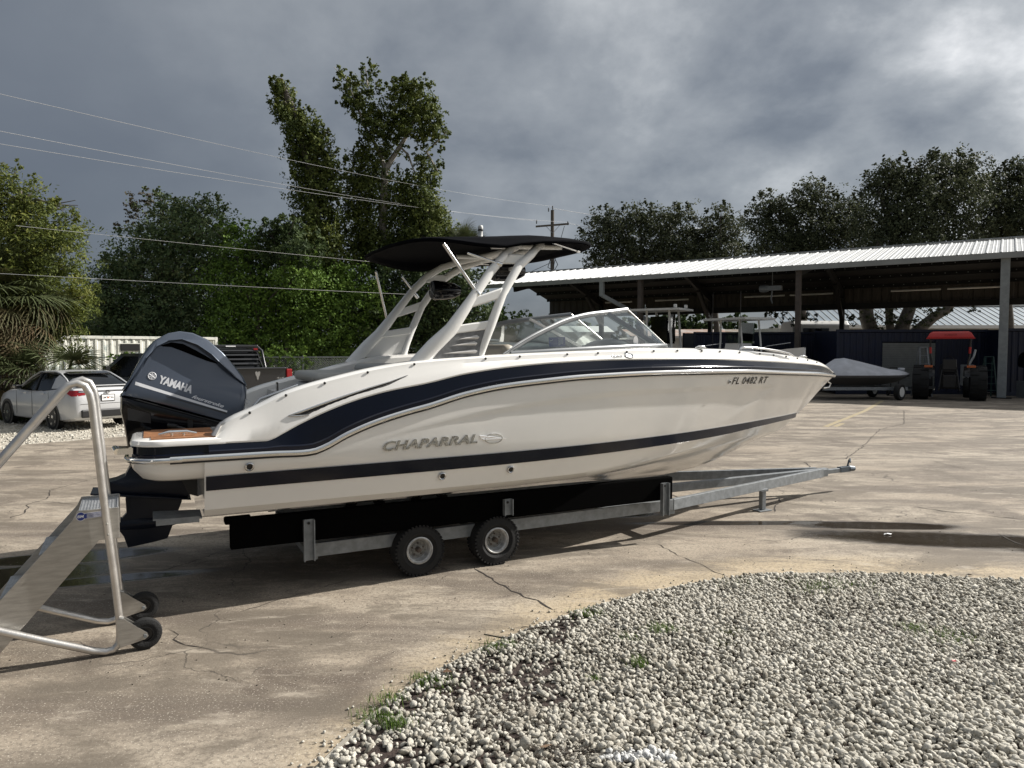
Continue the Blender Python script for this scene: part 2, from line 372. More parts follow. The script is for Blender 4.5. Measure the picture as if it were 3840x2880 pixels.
    rr = M('SUBTRACT', .86, M('MULTIPLY', wet, .80)); rr = M('SUBTRACT', rr, M('MULTIPLY', damp, .1)); L(rr, b.inputs['Roughness'])
    bp = N('ShaderNodeBump'); bp.inputs['Strength'].default_value = .55; bp.inputs['Distance'].default_value = .006
    hh = M('MULTIPLY', M('ADD', noise(obj, 55, 5, .7), M('MULTIPLY', noise(obj, 3, 4), 2.)), M('SUBTRACT', 1., M('MULTIPLY', wet, .99)))
    L(hh, bp.inputs['Height']); L(bp.outputs[0], b.inputs['Normal'])
    return m
mt['concrete'] = concrete()
def gravelmat(name, c1, c2, cd, scale=26, bumpd=.02):
    m = bpy.data.materials.new(name); m.use_nodes = True; nt = m.node_tree; N = nt.nodes.new; L = nt.links.new; b = nt.nodes['Principled BSDF']
    tc = N('ShaderNodeTexCoord'); v = N('ShaderNodeTexVoronoi'); v.inputs['Scale'].default_value = scale; L(tc.outputs['Object'], v.inputs['Vector'])
    v2 = N('ShaderNodeTexVoronoi'); v2.feature = 'DISTANCE_TO_EDGE'; v2.inputs['Scale'].default_value = scale; L(tc.outputs['Object'], v2.inputs['Vector'])
    sp = N('ShaderNodeSeparateColor'); L(v.outputs['Color'], sp.inputs[0])
    rp = N('ShaderNodeValToRGB'); L(sp.outputs[0], rp.inputs[0]); e = rp.color_ramp.elements; e[0].color = (*cd, 1); e[1].color = (*c2, 1); x = e.new(.3); x.color = (*c1, 1)
    n = N('ShaderNodeTexNoise'); n.inputs['Scale'].default_value = .8; n.inputs['Detail'].default_value = 6; L(tc.outputs['Object'], n.inputs['Vector'])
    mr = N('ShaderNodeMapRange'); mr.inputs[1].default_value = .45; mr.inputs[2].default_value = .7; mr.inputs[4].default_value = .6; L(n.outputs['Fac'], mr.inputs[0])
    mx = N('ShaderNodeMix'); mx.data_type = 'RGBA'; L(mr.outputs[0], mx.inputs[0]); L(rp.outputs[0], mx.inputs[6]); mx.inputs[7].default_value = (*cd, 1)
    L(mx.outputs[2], b.inputs['Base Color']); b.inputs['Roughness'].default_value = .9
    bp = N('ShaderNodeBump'); bp.inputs['Strength'].default_value = 1; bp.inputs['Distance'].default_value = bumpd; L(v2.outputs['Distance'], bp.inputs['Height']); L(bp.outputs[0], b.inputs['Normal']); return m
mt['lot'] = gravelmat('shell_gravel', (.42, .38, .31), (.62, .58, .5), (.16, .14, .10), 16, .05)
mt['grassland'] = mat('rough_grassland', (.05, .06, .025), .95, col2=(.09, .08, .045), vscale=.4, bump=.5, bscale=8)
mt['soil'] = mat('dark_mulch', (.03, .019, .015), .95, var=.5, vscale=30, bump=1., bscale=90)
def stonemat():
    m = bpy.data.materials.new('limestone_gravel'); m.use_nodes = True; nt = m.node_tree; N = nt.nodes.new; L = nt.links.new; b = nt.nodes['Principled BSDF']
    at = N('ShaderNodeAttribute'); at.attribute_name = 'tint'
    rp = N('ShaderNodeValToRGB'); L(at.outputs['Fac'], rp.inputs[0]); e = rp.color_ramp.elements
    e[0].color = (.13, .12, .10, 1); e[1].color = (.60, .60, .585, 1)
    for p, c in ((.12, (.28, .255, .21)), (.45, (.44, .415, .355)), (.8, (.55, .525, .46)), (.97, (.60, .575, .51))): x = e.new(p); x.color = (*c, 1)
    tc = N('ShaderNodeTexCoord'); n = N('ShaderNodeTexNoise'); n.inputs['Scale'].default_value = 90; n.inputs['Detail'].default_value = 5; n.inputs['Roughness'].default_value = .7; L(tc.outputs['Object'], n.inputs['Vector'])
    mr = N('ShaderNodeMapRange'); mr.inputs[1].default_value = .36; mr.inputs[2].default_value = .6; mr.inputs[3].default_value = .62; mr.inputs[4].default_value = 1.05; L(n.outputs['Fac'], mr.inputs[0])
    mx = N('ShaderNodeMix'); mx.data_type = 'RGBA'; mx.blend_type = 'MULTIPLY'; mx.inputs[0].default_value = 1; L(rp.outputs[0], mx.inputs[6]); L(mr.outputs[0], mx.inputs[7])
    L(mx.outputs[2], b.inputs['Base Color']); b.inputs['Roughness'].default_value = .9; b.inputs['Specular IOR Level'].default_value = .2
    bp = N('ShaderNodeBump'); bp.inputs['Strength'].default_value = .8; bp.inputs['Distance'].default_value = .006; L(n.outputs['Fac'], bp.inputs['Height']); L(bp.outputs[0], b.inputs['Normal']); return m
mt['stone'] = stonemat()

# ------------------------------------------------------------------ raw mesh from numpy
def npmesh(name, V, Fc, m, tint=None, smooth=False, parent=None, loc=(0, 0, 0)):
    """V (n,3), Fc (k,3|4)"""
    me = bpy.data.meshes.new(name); k = Fc.shape[1]
    me.vertices.add(len(V)); me.vertices.foreach_set('co', V.astype(np.float32).ravel())
    me.loops.add(Fc.size); me.loops.foreach_set('vertex_index', Fc.astype(np.int32).ravel())
    me.polygons.add(len(Fc)); me.polygons.foreach_set('loop_start', np.arange(0, Fc.size, k, dtype=np.int32)); me.polygons.foreach_set('loop_total', np.full(len(Fc), k, dtype=np.int32))
    if smooth: me.polygons.foreach_set('use_smooth', np.ones(len(Fc), dtype=bool))
    me.update(calc_edges=True)
    if tint is not None:
        a = me.attributes.new('tint', 'FLOAT', 'POINT'); a.data.foreach_set('value', tint.astype(np.float32))
    me.materials.append(m); o = bpy.data.objects.new(name, me); COL.objects.link(o); o.location = loc
    if parent: o.parent = parent
    return o
def unit(v): return v / np.maximum(np.linalg.norm(v, axis=-1, keepdims=True), 1e-9)

# ------------------------------------------------------------------ ground
def sheet(name, pts, z, m, thick=0):
    mb = MB(); mb.add([(p[0], p[1], z) for p in pts], [tuple(range(len(pts)))]); o = mb.build(name, m); return kind(o, 'structure')
sheet('ground', [(-1500, -1500), (1500, -1500), (1500, 1500), (-1500, 1500)], -.03, mt['grassland'])
edge = [G(x, y) for x, y in ((-700, 1760), (-200, 1705), (0, 1686), (100, 1666), (250, 1655), (420, 1640), (560, 1634), (800, 1600))]
yard = [(-14, -6)] + [(p.x, p.y) for p in edge] + [(-4.5, 24), (-4, 30), (0, 60), (70, 60), (60, -6)]
sheet('concrete_yard', yard, 0, mt['concrete'])
lot = [(-40, edge[0].y)] + [(p.x, p.y + .02 * math.sin(i * 3)) for i, p in enumerate(edge)] + [(-4.5, 24), (-4, 30), (-4, 40), (-40, 40)]
sheet('gravel_lot', lot, -.008, mt['lot'])
# gravel bed
bed_px = [(1120, 3000), (1200, 2880), (1290, 2790), (1400, 2690), (1560, 2570), (1780, 2450), (2000, 2360), (2200, 2290), (2400, 2235), (2600, 2195), (2800, 2167), (3000, 2157), (3200, 2156), (3500, 2166), (3840, 2186), (4300, 2230)]
bed = [G(*p) for p in bed_px]
bpoly = [(p.x, p.y) for p in bed] + [(7.5, 4.0), (7.5, 2.0), (-1.2, 2.0)]
sheet('mulch_bed', bpoly, .004, mt['soil'])
eb = MB(); ew = MB()
for i in range(len(bed) - 1): eb.bar(bed[i] + Vector((0, 0, .004)), bed[i + 1] + Vector((0, 0, .004)), .018, .03)
kind(eb.build('bed_edging', mat('edging_concrete', (.28, .26, .22), .9, var=.2)), 'structure')
bx = np.array([p.x for p in bed]); by = np.array([p.y for p in bed])
def inside(x, y):
    """inside the gravel bed polygon"""
    P = bpoly; c = np.zeros(x.shape, bool); j = len(P) - 1
    for i in range(len(P)):
        xi, yi = P[i]; xj, yj = P[j]
        c ^= ((yi > y) != (yj > y)) & (x < (xj - xi) * (y - yi) / (yj - yi + 1e-12) + xi); j = i
    return c
def vnoise(x, y, s, seed):
    r = np.random.default_rng(seed); g = r.random((64, 64)); u, v = x * s, y * s
    i, j = np.floor(u).astype(int), np.floor(v).astype(int); a, b = u - i, v - j; a = a*a*(3-2*a); b = b*b*(3-2*b)
    q = lambda p, o: g[p % 64, o % 64]
    return (q(i, j)*(1-a) + q(i+1, j)*a)*(1-b) + (q(i, j+1)*(1-a) + q(i+1, j+1)*a)*b
def ico(sub):
    bm = bmesh.new(); bmesh.ops.create_icosphere(bm, subdivisions=sub, radius=1); V = np.array([v.co[:] for v in bm.verts]); Fc = np.array([[v.index for v in f.verts] for f in bm.faces]); bm.free(); return V, Fc
def stones(name, x, y, z, rad, sub, tint, seed, flat=.72):
    V0, F0 = ico(sub); n = len(x); r = np.random.default_rng(seed); k = len(V0)
    sh = []
    for i in range(40):   # 40 rough shapes
        pn = unit(r.normal(size=(13, 3))); pc = r.uniform(.62, 1.0, 13); D_ = np.maximum(V0 @ pn.T, .08)
        V = V0 * np.clip((pc[None] / D_).min(1), .5, 1.35)[:, None]      # angular stone cut by random planes
        V *= (1 + r.normal(scale=.028, size=(k, 1))); sh.append(V)
    sh = np.array(sh)[r.integers(0, 40, n)]
    sc = rad[:, None] * np.stack([r.uniform(.8, 1.35, n), r.uniform(.75, 1.1, n), r.uniform(.48, .78, n)], 1)
    sh = sh * sc[:, None, :]
    q = unit(r.normal(size=(n, 4)) * np.array([1.2, .45, .45, 1.2])); w, a, b, c = q.T
    Rm = np.stack([1-2*(b*b+c*c), 2*(a*b-c*w), 2*(a*c+b*w), 2*(a*b+c*w), 1-2*(a*a+c*c), 2*(b*c-a*w), 2*(a*c-b*w), 2*(b*c+a*w), 1-2*(a*a+b*b)], 1).reshape(n, 3, 3)
    V = np.einsum('nij,nkj->nki', Rm, sh) + np.stack([x, y, z], 1)[:, None, :]
    Fc = (F0[None] + (np.arange(n) * k)[:, None, None]).reshape(-1, 3)
    return kind(npmesh(name, V.reshape(-1, 3), Fc, mt['stone'], np.repeat(tint, k), smooth=False), 'stuff')
def gravel():
    def grid(sp, seed, x0=-1.2, x1=7.45, y0=2.1, y1=7.0):
        r = np.random.default_rng(seed); xs, ys = np.meshgrid(np.arange(x0, x1, sp), np.arange(y0, y1, sp)); x = xs.ravel() + r.uniform(-.48, .48, xs.size) * sp; y = ys.ravel() + r.uniform(-.48, .48, xs.size) * sp
        ok = inside(x, y) & (((np.abs(x) < y * .74 + .45) & (y > 2.9)) | (r.random(x.size) < .42)); return x[ok], y[ok], r
    # bare mulch shows between stones near the front left corner
    def mulch(x, y): return vnoise(x + 3, y, 2.6, 5) * .55 + vnoise(x, y + 9, 7, 6) * .45 - np.clip((x - .15 - (y - 3.4) * .25) * .9, -.12, .5)
    for tagn, sp, seed, z0, keep in (('a', .028, 1, .008, 1.), ('b', .030, 2, .017, .85), ('c', .055, 3, .025, .4)):
        x, y, r = grid(sp, seed); b = mulch(x, y); near_edge = np.min(np.hypot(x[:, None] - bx, y[:, None] - by), 1)
        ok = (r.random(len(x)) < keep) & ~((b > .60) & (r.random(len(x)) < .6)); ok &= ~((z0 > .02) & (b > .56))
        # keep clear of the very edge
        x, y = x[ok], y[ok]; n = len(x)
        rad = .0095 + .0145 * r.random(n) ** 1.4; big = r.random(n) < .03; rad[big] *= 1.4
        z = np.full(n, z0) + .014 * (vnoise(x, y, 3, 8) - .5) * 2 + rad * .3 + r.uniform(-.004, .004, n)
        t = np.clip(.66 + .22 * r.normal(size=n) + .3 * (vnoise(x, y, 1.1, 12) - .5), 0, .9); t -= .25 * np.clip((vnoise(x, y, .9, 14) - .5) * 2, 0, .5)
        t[r.random(n) < .05] = .08
        cool = ((x - .62) ** 2 / .035 + (y - 3.42) ** 2 / .004 < 1); t[cool] = 1.
        t = np.clip(t, 0, 1); nr = (y < 3.95) & (y > 3.0) & (x < y * .74 + .3)
        if nr.any(): stones('gravel', x[nr], y[nr], z[nr], rad[nr], 2, t[nr], seed + 20)
        if (~nr).any(): stones('gravel', x[~nr], y[~nr], z[~nr], rad[~nr], 1, t[~nr], seed + 30)
    # strays on the concrete margin
    r = np.random.default_rng(77); i = r.integers(0, len(bed) - 2, 260); s = r.random(260); x = bx[i] + (bx[i+1] - bx[i]) * s; y = by[i] + (by[i+1] - by[i]) * s
    x += -r.exponential(.05, 260); y += r.exponential(.05, 260)
    stones('scattered_pebbles', x, y, np.full(260, .006), .005 + .008 * r.random(260), 1, r.uniform(.4, .9, 260), 40)
gravel()
# strays of shell gravel on the far lot
r_ = np.random.default_rng(5); n_ = 5000; sx = r_.uniform(-19, -4.5, n_); sy = r_.uniform(14.5, 24, n_)
ex = np.array([p.x for p in edge]); ey = np.array([p.y for p in edge]); ok_ = sy > np.interp(sx, ex, ey) + .02; sx, sy = sx[ok_], sy[ok_]
stones('lot_gravel', sx, sy, np.full(len(sx), .0), r_.uniform(.015, .04, len(sx)), 1, r_.uniform(.35, .9, len(sx)), 50)

# long cracks that can be followed in the photo
def crack(pts, w=.011, seed=1):
    r = random.Random(seed); P = [G(*p) for p in pts]; Q = []
    for i in range(len(P) - 1):
        L_ = (P[i + 1] - P[i]).length; k = max(2, int(L_ / .07))
        for j in range(k): Q.append(P[i].lerp(P[i + 1], j / k) + Vector((r.uniform(-.02, .02), r.uniform(-.022, .022), 0)))
    Q.append(P[-1]); vs = []; fs = []
    for i, q in enumerate(Q):
        d = (Q[min(i + 1, len(Q) - 1)] - Q[max(i - 1, 0)]).normalized(); nn = Vector((-d.y, d.x, 0)); ww = w * r.uniform(.25, 1.) * (1 if 0 < i < len(Q) - 1 else .1)
        vs += [q + nn * ww * .5 + Vector((0, 0, .003)), q - nn * ww * .5 + Vector((0, 0, .003))]
        if i: fs.append((2*i - 2, 2*i - 1, 2*i + 1, 2*i))
    MBc.add(vs, fs)
MBc = MB()
for i, (p, w) in enumerate([([(1770, 2125), (1840, 2170), (1900, 2210), (2010, 2255), (2080, 2290)], .022), ([(0, 2020), (130, 2005)], .008), ([(30, 1945), (90, 1925), (110, 1890), (175, 1872), (185, 1840), (330, 1800), (380, 1790)], .02), ([(180, 1880), (280, 1893)], .01),
        ([(185, 1670), (240, 1680), (345, 1700), (455, 1720)], .012), ([(620, 2360), (660, 2385), (662, 2412), (720, 2420), (800, 2440)], .012), ([(3390, 1540), (3390, 1590), (3300, 1610), (3230, 1680), (3170, 1720), (3020, 1735), (3060, 1770), (3075, 1795)], .024), ([(3020, 1735), (2900, 1722), (2700, 1708)], .009),
        ([(2930, 1870), (2910, 1900), (2905, 1920)], .022), ([(2930, 1885), (3040, 1900)], .012), ([(3180, 1790), (3400, 1812), (3560, 1828), (3620, 1832)], .014), ([(3420, 1900), (3560, 1920), (3700, 1932), (3840, 1950)], .02), ([(3500, 1730), (3620, 1760), (3740, 1780), (3840, 1795)], .012),
        ([(600, 2145), (800, 2080), (1000, 2010)], .01), ([(2465, 2040), (2560, 2090), (2650, 2125), (2740, 2175)], .012), ([(900, 2290), (1150, 2220), (1320, 2170)], .008), ([(3740, 2000), (3790, 2025), (3840, 2045)], .025), ([(2490, 1850), (2560, 1868), (2640, 1850)], .03), ([(3150, 1600), (3840, 1640)], .01)]): crack(p, w, i)
kind(MBc.build('ground_cracks', mat('crack_dark', (.03, .024, .02), 1.)), 'structure')
# yellow bay line
yl = MB()
for a, b in (((3095, 1600), (3245, 1540)), ((3245, 1540), (3310, 1502)), ((3130, 1600), (3160, 1587))):
    p, q = G(*a, .003), G(*b, .003); d = (q - p).normalized(); nn = Vector((-d.y, d.x, 0)) * .07; yl.add([p - nn, p + nn, q + nn, q - nn], [(0, 1, 2, 3)])
kind(yl.build('yellow_line', mt['yellowpaint']), 'structure')
# ------------------------------------------------------------------ motorboat (local x = towards the bow, y = towards port, z = up)
BO = (-1.256, 7.185); BTH = R(26.5)
bu = Vector((math.cos(BTH), math.sin(BTH), 0)); bn = Vector((-math.sin(BTH), math.cos(BTH), 0)); bo = Vector((BO[0], BO[1], 0))
def L(px, py, yl):
    """photo pixel -> boat coordinates on the fore-and-aft plane y = yl"""
    r = ray(px, py); rh = Vector((r.x, r.y, 0)); k = (bo.dot(bn) + yl) / rh.dot(bn); t = k * rh.dot(bu) - bo.dot(bu)
    return Vector((t, yl, CAMH + k * r.z))
RAILZ = [(-2.3, 1.205), (-1.28, 1.205), (-1.06, 1.2), (-.97, 1.205), (-.88, 1.232), (-.69, 1.326), (-.45, 1.416), (-.2, 1.485), (0, 1.53), (.34, 1.621), (.69, 1.68), (1.05, 1.714), (1.57, 1.75), (2.57, 1.772), (3.73, 1.762), (4.7, 1.727), (5.72, 1.685), (6.42, 1.642)]
NAVZ = [(-2.3, 1.3), (-1.3, 1.3), (-1.2, 1.344), (-1.06, 1.416), (-.83, 1.516), (-.6, 1.594), (-.36, 1.654), (0, 1.715), (.35, 1.788), (.82, 1.845), (1.32, 1.879), (2., 1.899), (3., 1.897), (3.96, 1.87), (4.7, 1.843), (5.73, 1.79), (6.1, 1.745), (6.4, 1.665)]
GUNZ = [(-1.7, 1.335), (-1.62, 1.442), (-1.37, 1.562), (-1.12, 1.677), (-.78, 1.772), (-.42, 1.851), (-.09, 1.9), (.56, 1.943), (1.6, 1.985), (2.76, 2.012), (3.43, 2.004), (4.03, 1.983), (5.22, 1.905), (5.77, 1.845), (6.05, 1.79), (6.38, 1.69)]
def tap(B, t0, t1, e, t): return B * (1 - max(0, min(1, (t - t0) / (t1 - t0))) ** e)
def rb(t): return tap(1.25, 1., 6.42, 2.3, t)
def gb(t): return tap(1.16, 1., 6.40, 2.2, t)
STT = [(-1.75, 1.055), (1.25, 1.085), (3, 1.112), (4.5, 1.14), (5.72, 1.15)]
STB = [(-1.75, .945), (.5, .965), (2.2, .992), (3.8, 1.033), (4.5, 1.065), (5.62, 1.09)]
def stb(t): return tap(1.205, .3, 5.72, 2.1, t)
CHZ = [(-1.75, .79), (1.6, .80), (2.3, .83), (2.9, .875), (3.8, .92), (4.6, .93), (5.4, .945)]
def chb(t): return tap(1.13, 0., 5.42, 2.2, t)
KEEL = [(-1.75, .52), (2.2, .49), (3.2, .47), (3.9, .525), (4.4, .64), (4.9, .80), (5.3, .90), (5.47, .965), (5.675, 1.11), (5.88, 1.245), (6.14, 1.45), (6.34, 1.59), (6.42, 1.642)]
def hull_sec(t):
    """control points (half beam, z) from the rail down to the keel"""
    zk = cr(KEEL, t); zr = cr(RAILZ, t)
    P = [(rb(t), zr)]
    st_ = cr(STT, t); sb_ = cr(STB, t)
    if zk < st_: P.append((stb(t), st_))
    if zk < sb_: P.append((max(stb(t) * .985 - .004, 0), sb_))
    zc = cr(CHZ, t)
    if zk < zc and t < 5.42:
        P.append((chb(t), zc)); P.append((max(chb(t) - .075 * min(1, chb(t) * 3), 0), max(zc - .06 * min(1, chb(t) * 3), zk + .002)))
    P.append((0, zk)); return P
def hb(t, z):
    P = hull_sec(t)
    for (b0, z0), (b1, z1) in zip(P, P[1:]):
        if z1 <= z <= z0:
            s = (z0 - z) / max(z0 - z1, 1e-6); b = b0 + (b1 - b0) * s
            if (b0, z0) == P[0] and len(P) > 3: b += .05 * s * (1 - s) * min(1, b) * 1.2     # slight convexity of the topside
            return b
    return 0 if z < P[-1][1] else P[0][0]
CREASE = [(-.6, 1.235), (0., 1.36), (.5, 1.445), (1., 1.51), (1.6, 1.558), (2.29, 1.592), (3.67, 1.588), (4.4, 1.566), (4.8, 1.55)]
def recess(t, z):
    """topside panel pressed 12 mm inwards below the crease line"""
    if t < -.7 or t > 5.0: return 0
    zc = cr(CREASE, t)
    a = max(0, min(1, (zc - z) / .022))
    dl = 4.62 + (z - 1.555) * 2.35          # slanting forward end
    a *= max(0, min(1, (dl - t) / .16)) * max(0, min(1, (z - 1.15) / .3)) * max(0, min(1, (t + .7) / 1.2))
    return .013 * a
boat = thing('motorboat', 'white and navy bowrider motorboat with black canopy sitting on the yard trailer', 'boat', (BO[0], BO[1], 0), BTH)
TS = [-1.75 + i * (8.165 / 150) for i in range(151)]
# hull shell
mb = MB(); rings = []
for t in TS:
    P = hull_sec(t); zr = P[0][1]; zk = P[-1][1]; row = []
    segs = [(zr, cr(STT, t), 26), (cr(STT, t), cr(STB, t), 4), (cr(STB, t), cr(CHZ, t), 8)]
    for a, b, n in segs:
        for i in range(n):
            z = max(a + (b - a) * i / n, zk) if a > zk else zk
            y = hb(t, z) if z > zk + 1e-4 else 0
            row.append((t, -(max(y - recess(t, z) - .004, 0)), z))
    zc = max(cr(CHZ, t), zk); row.append((t, -max(chb(t) - .004, 0) if zc > zk and t < 5.42 else 0., zc))
    zc2 = max(zc - .06 * min(1, chb(t) * 3), zk); row.append((t, -max(chb(t) - .075 * min(1, chb(t) * 3), 0) if zc2 > zk and t < 5.42 else 0., zc2))
    bq = -row[-1][1]
    for i in range(1, 7):
        s = i / 6; y = bq * (1 - s); z = zc2 + (zk - zc2) * s
        if i in (2, 4) and bq > .3: z -= .014      # running strakes
        row.append((t, -y, z))
    rings.append(row)
mb.loft(rings, closed=False); mb.loft([[(x, -y, z) for x, y, z in r] for r in rings], closed=False)
r0 = rings[0]; mb.add(r0 + [(x, -y, z) for x, y, z in r0[::-1][1:]], [tuple(range(len(r0) * 2 - 1))])
hull = mb.build('hull', mt['gel'], boat, smooth=28)
def strip(f0, f1, off, t0, t1, n, name, m, parent=boat, rows=3, both=True, smooth=40):
    mb = MB(); rg = []
    for i in range(n + 1):
        t = t0 + (t1 - t0) * i / n; row = []
        for j in range(rows + 1):
            z = f0(t) + (f1(t) - f0(t)) * j / rows; row.append((t, -(hb(t, z) + off), z))
        rg.append(row)
    mb.loft(rg, closed=False)
    if both: mb.loft([[(x, -y, z) for x, y, z in r] for r in rg], closed=False)
    return mb.build(name, m, parent, smooth=smooth)
strip(lambda t: cr(STT, t), lambda t: max(cr(STB, t), cr(KEEL, t)), .005, -1.74, 5.69, 160, 'hull_stripe', mt['navy'])
# shear band (navy), moulded step, white deck side, gunwale cap, inner coaming
TD = [-1.7 + i * (8.09 / 140) for i in range(141)]
def band_b(t): return rb(t) - .012 - .012 * min(1, rb(t))
mb = MB(); rg = []
for t in [-2.3 + i * (8.715 / 150) for i in range(151)]:
    if t < -1.74: continue
    a, b = cr(RAILZ, t) + .02, cr(NAVZ, t); r_0 = max(rb(t) - .004, 0); r_1 = max(band_b(t), 0)
    rg.append([(t, -r_0, a), (t, -r_0, a + .03 * min(1, (b - a) / .1)), (t, -max(r_0 - .009, 0), a + .04 * min(1, (b - a) / .1)), (t, -(r_0 + r_1) / 2 + .004, (a + b) / 2 + .01), (t, -r_1, b)])
mb.loft(rg, closed=False); mb.loft([[(x, -y, z) for x, y, z in r] for r in rg], closed=False)
mb.build('shear_band', mt['navy'], boat, smooth=30)
mb = MB(); rg = []
for t in TD:
    zn, zg = cr(NAVZ, t), max(cr(GUNZ, t), cr(NAVZ, t) + .006); b0 = band_b(t); b1 = gb(t)
    h = zg - zn; s = min(1, b1 / .5); w = .17 * s * min(1, max(.15, (6.3 - t) / 1.))
    zk_ = zn + h * .42; fl = 1.10 if t < 2.9 else max(zg - .25, 1.3)
    if t > 5.35: fl = zg - .01
    k = min(1, h / .08)
    rg.append([(t, -b0, zn), (t, -(b0 + .004), zn + .012 * k), (t, -(b0 * .72 + b1 * .28), zk_), (t, -(b1 + .012), zg - .05 * k), (t, -(b1 + .003), zg - .015 * k), (t, -max(b1 - .02 * s, 0), zg), (t, -max(b1 - w * .6, 0), zg + .006 * k), (t, -max(b1 - w, 0), zg - .004), (t, -max(b1 - w - .02, 0), zg - .03 * k), (t, -max(b1 - w - .05, 0), max(fl, zn - .3) if t > -1.62 else zg - .02)])
def pz_(x, z, zn): return z - .075 * max(0, min(1, (.2 - x) / .7)) * max(0, min(1, (z - zn) / .12)) if x > -1.62 else z
mb.loft(rg, closed=False); mb.loft([[(x, -y, pz_(x, z, r[0][2])) for x, y, z in r] for r in rg], closed=False)
mb.build('deck_side', mt['gel'], boat, smooth=32)
# forward blunt end of the deck aft of the platform
mb = MB(); q = rg[0]; q2 = rg[2]
# cockpit sole, foredeck, bow cap
mb.add([(-1.7, -1.0, 1.3), (-1.7, 1.0, 1.3), (-.9, .98, 1.3), (-.9, -.98, 1.3)], [(0, 1, 2, 3)])
mb.box((.75, 0, 1.09), (3.4, 1.7, .04)); mb.box((3.8, 0, 1.45), (1.9, .6, .04))
rg2 = []
for i in range(13):
    t = 5.3 + i * .09; z = cr(GUNZ, t); b = max(gb(t) - .03, 0); rg2.append([(t, -b, z - .004), (t, 0, z + .02 * min(1, b * 3)), (t, b, z - .004)])
mb.loft(rg2, closed=False)
mb.box((-.95, 0, 1.36), (.1, 1.9, .45))
mb.build('cockpit_sole', mt['gelin'], boat, smooth=30)
# rub rail (stainless) with black insert line below
for yy in (-1, 1):
    pts = []
    for i in range(171):
        t = -1.98 + i * (8.40 / 170); pts.append((t, yy * (max(rb(t), .0) + .004), cr(RAILZ, t)))
    MB().tube(pts, .024, 8, sx=.75).build('rub_rail', mt['chrome'], boat, smooth=60)
    MB().tube([(x, y - yy * .004, z - .027) for x, y, z in pts], .009, 6).build('rub_rail_bead', mt['black'], boat, smooth=60)
# swim platform wings: rounded outline, white moulding, navy band, rail, teak
def wing_outline(inset, yy):
    o = []; x0, x1, ya, yb, r = -2.26 + inset, -1.60, 1.25 - inset, .44 + inset, .24 - inset * .5
    for i in range(9): a = PI / 2 + PI / 2 * i / 8; o.append((x0 + r + r * math.cos(a), ya - r + r * math.sin(a)))
    r2 = .12
    for i in range(7): a = PI + PI / 2 * i / 6; o.append((x0 + r2 + r2 * math.cos(a), yb + r2 + r2 * math.sin(a)))
    o += [(x1, yb), (x1, ya)]
    return [(x, y * yy) for x, y in o]
for yy in (-1, 1):
    def ringz(ins, z): return [(x, y, z) for x, y in wing_outline(ins, yy)]
    mb = MB(); mb.loft([ringz(.17, 1.035), ringz(.13, 1.03), ringz(.09, 1.05), ringz(.035, 1.12), ringz(.02, 1.18), ringz(.012, 1.185), ringz(.012, 1.215)], caps=True)
    mb.loft([ringz(.022, 1.298), ringz(.02, 1.31), ringz(.03, 1.335), ringz(.05, 1.345)], caps=True)
    plat = mb.build('swim_platform', mt['gel'], boat, smooth=35)
    MB().loft([ringz(.014, 1.212), ringz(.014, 1.235), ringz(.024, 1.24), ringz(.026, 1.3)], caps=True).build('platform_band', mt['navy'], plat, smooth=30)
    pts = [(x, y, 1.197) for x, y in wing_outline(0, yy)[:-1]]; pts = pts[::-1][1:][::-1]
    pts = [(-1.9, yy * 1.253, 1.2)] + [(x, y + yy * .0, 1.2) for x, y in wing_outline(0, yy)[:16]]
    MB().tube(pts, .022, 8).build('platform_rail', mt['chrome'], plat, smooth=60)
    tk = MB(); xs = [(-2.17, -1.97), (-1.965, -1.78), (-1.775, -1.66)]
    for i in range(13):
        y0 = .50 + i * .052; x0 = -2.15 if .52 < y0 < 1.0 else -2.1
        if y0 < 1.13: tk.box((( x0 - 1.66) / 2, yy * (y0 + .025), 1.349), (-1.66 - x0, .047, .008))
    tk.build('teak_mat', mt['teak'], plat)
    c = MB(); c.tube([(-2.05, yy * 1.06, 1.37), (-1.98, yy * 1.06, 1.385), (-1.86, yy * 1.06, 1.385), (-1.79, yy * 1.06, 1.37)], [.008, .014, .014, .008], 8); c.tube([(-1.96, yy * 1.06, 1.35), (-1.96, yy * 1.06, 1.38)], .012, 8); c.tube([(-1.88, yy * 1.06, 1.35), (-1.88, yy * 1.06, 1.38)], .012, 8)
    c.build('cleat', mt['chrome'], plat, smooth=60)
# boarding ladder bracket at the stern corner
mb = MB(); mb.bar((-2.20, -1.06, 1.262), (-2.32, -1.06, 1.262), .04, .045); mb.bar((-2.20, -.95, 1.262), (-2.34, -.95, 1.268), .035, .04); mb.tube([(-2.32, -1.08, 1.262), (-2.34, -.92, 1.270)], .022, 10); mb.box((-2.235, -1.08, 1.26), (.02, .06, .07)); mb.build('boarding_ladder', mt['chrome'], boat, smooth=50)
# centre well moulding between the wings, where the motor clamps on
mb = MB(); mb.box((-1.68, 0, 1.18), (.16, .9, .24)); mb.box((-1.45, 0, 1.28), (.4, 1.9, .1)); mb.build('motor_well', mt['gelin'], boat, bevel=.02)
# blunt white face closing the deck side aft
for yy in (-1, 1):
    mb = MB(); y0, y1 = 1.225, .93
    mb.add([(-1.7, yy * y0, 1.3), (-1.7, yy * y1, 1.3), (-1.62, yy * y1, 1.43), (-1.62, yy * 1.155, 1.44), (-1.36, yy * y1, 1.55), (-1.36, yy * 1.15, 1.56), (-1.36, yy * y1, 1.3)], [(0, 1, 2, 3), (3, 2, 4, 5), (1, 6, 4, 2)]); mb.build('quarter_moulding', mt['gel'], boat)
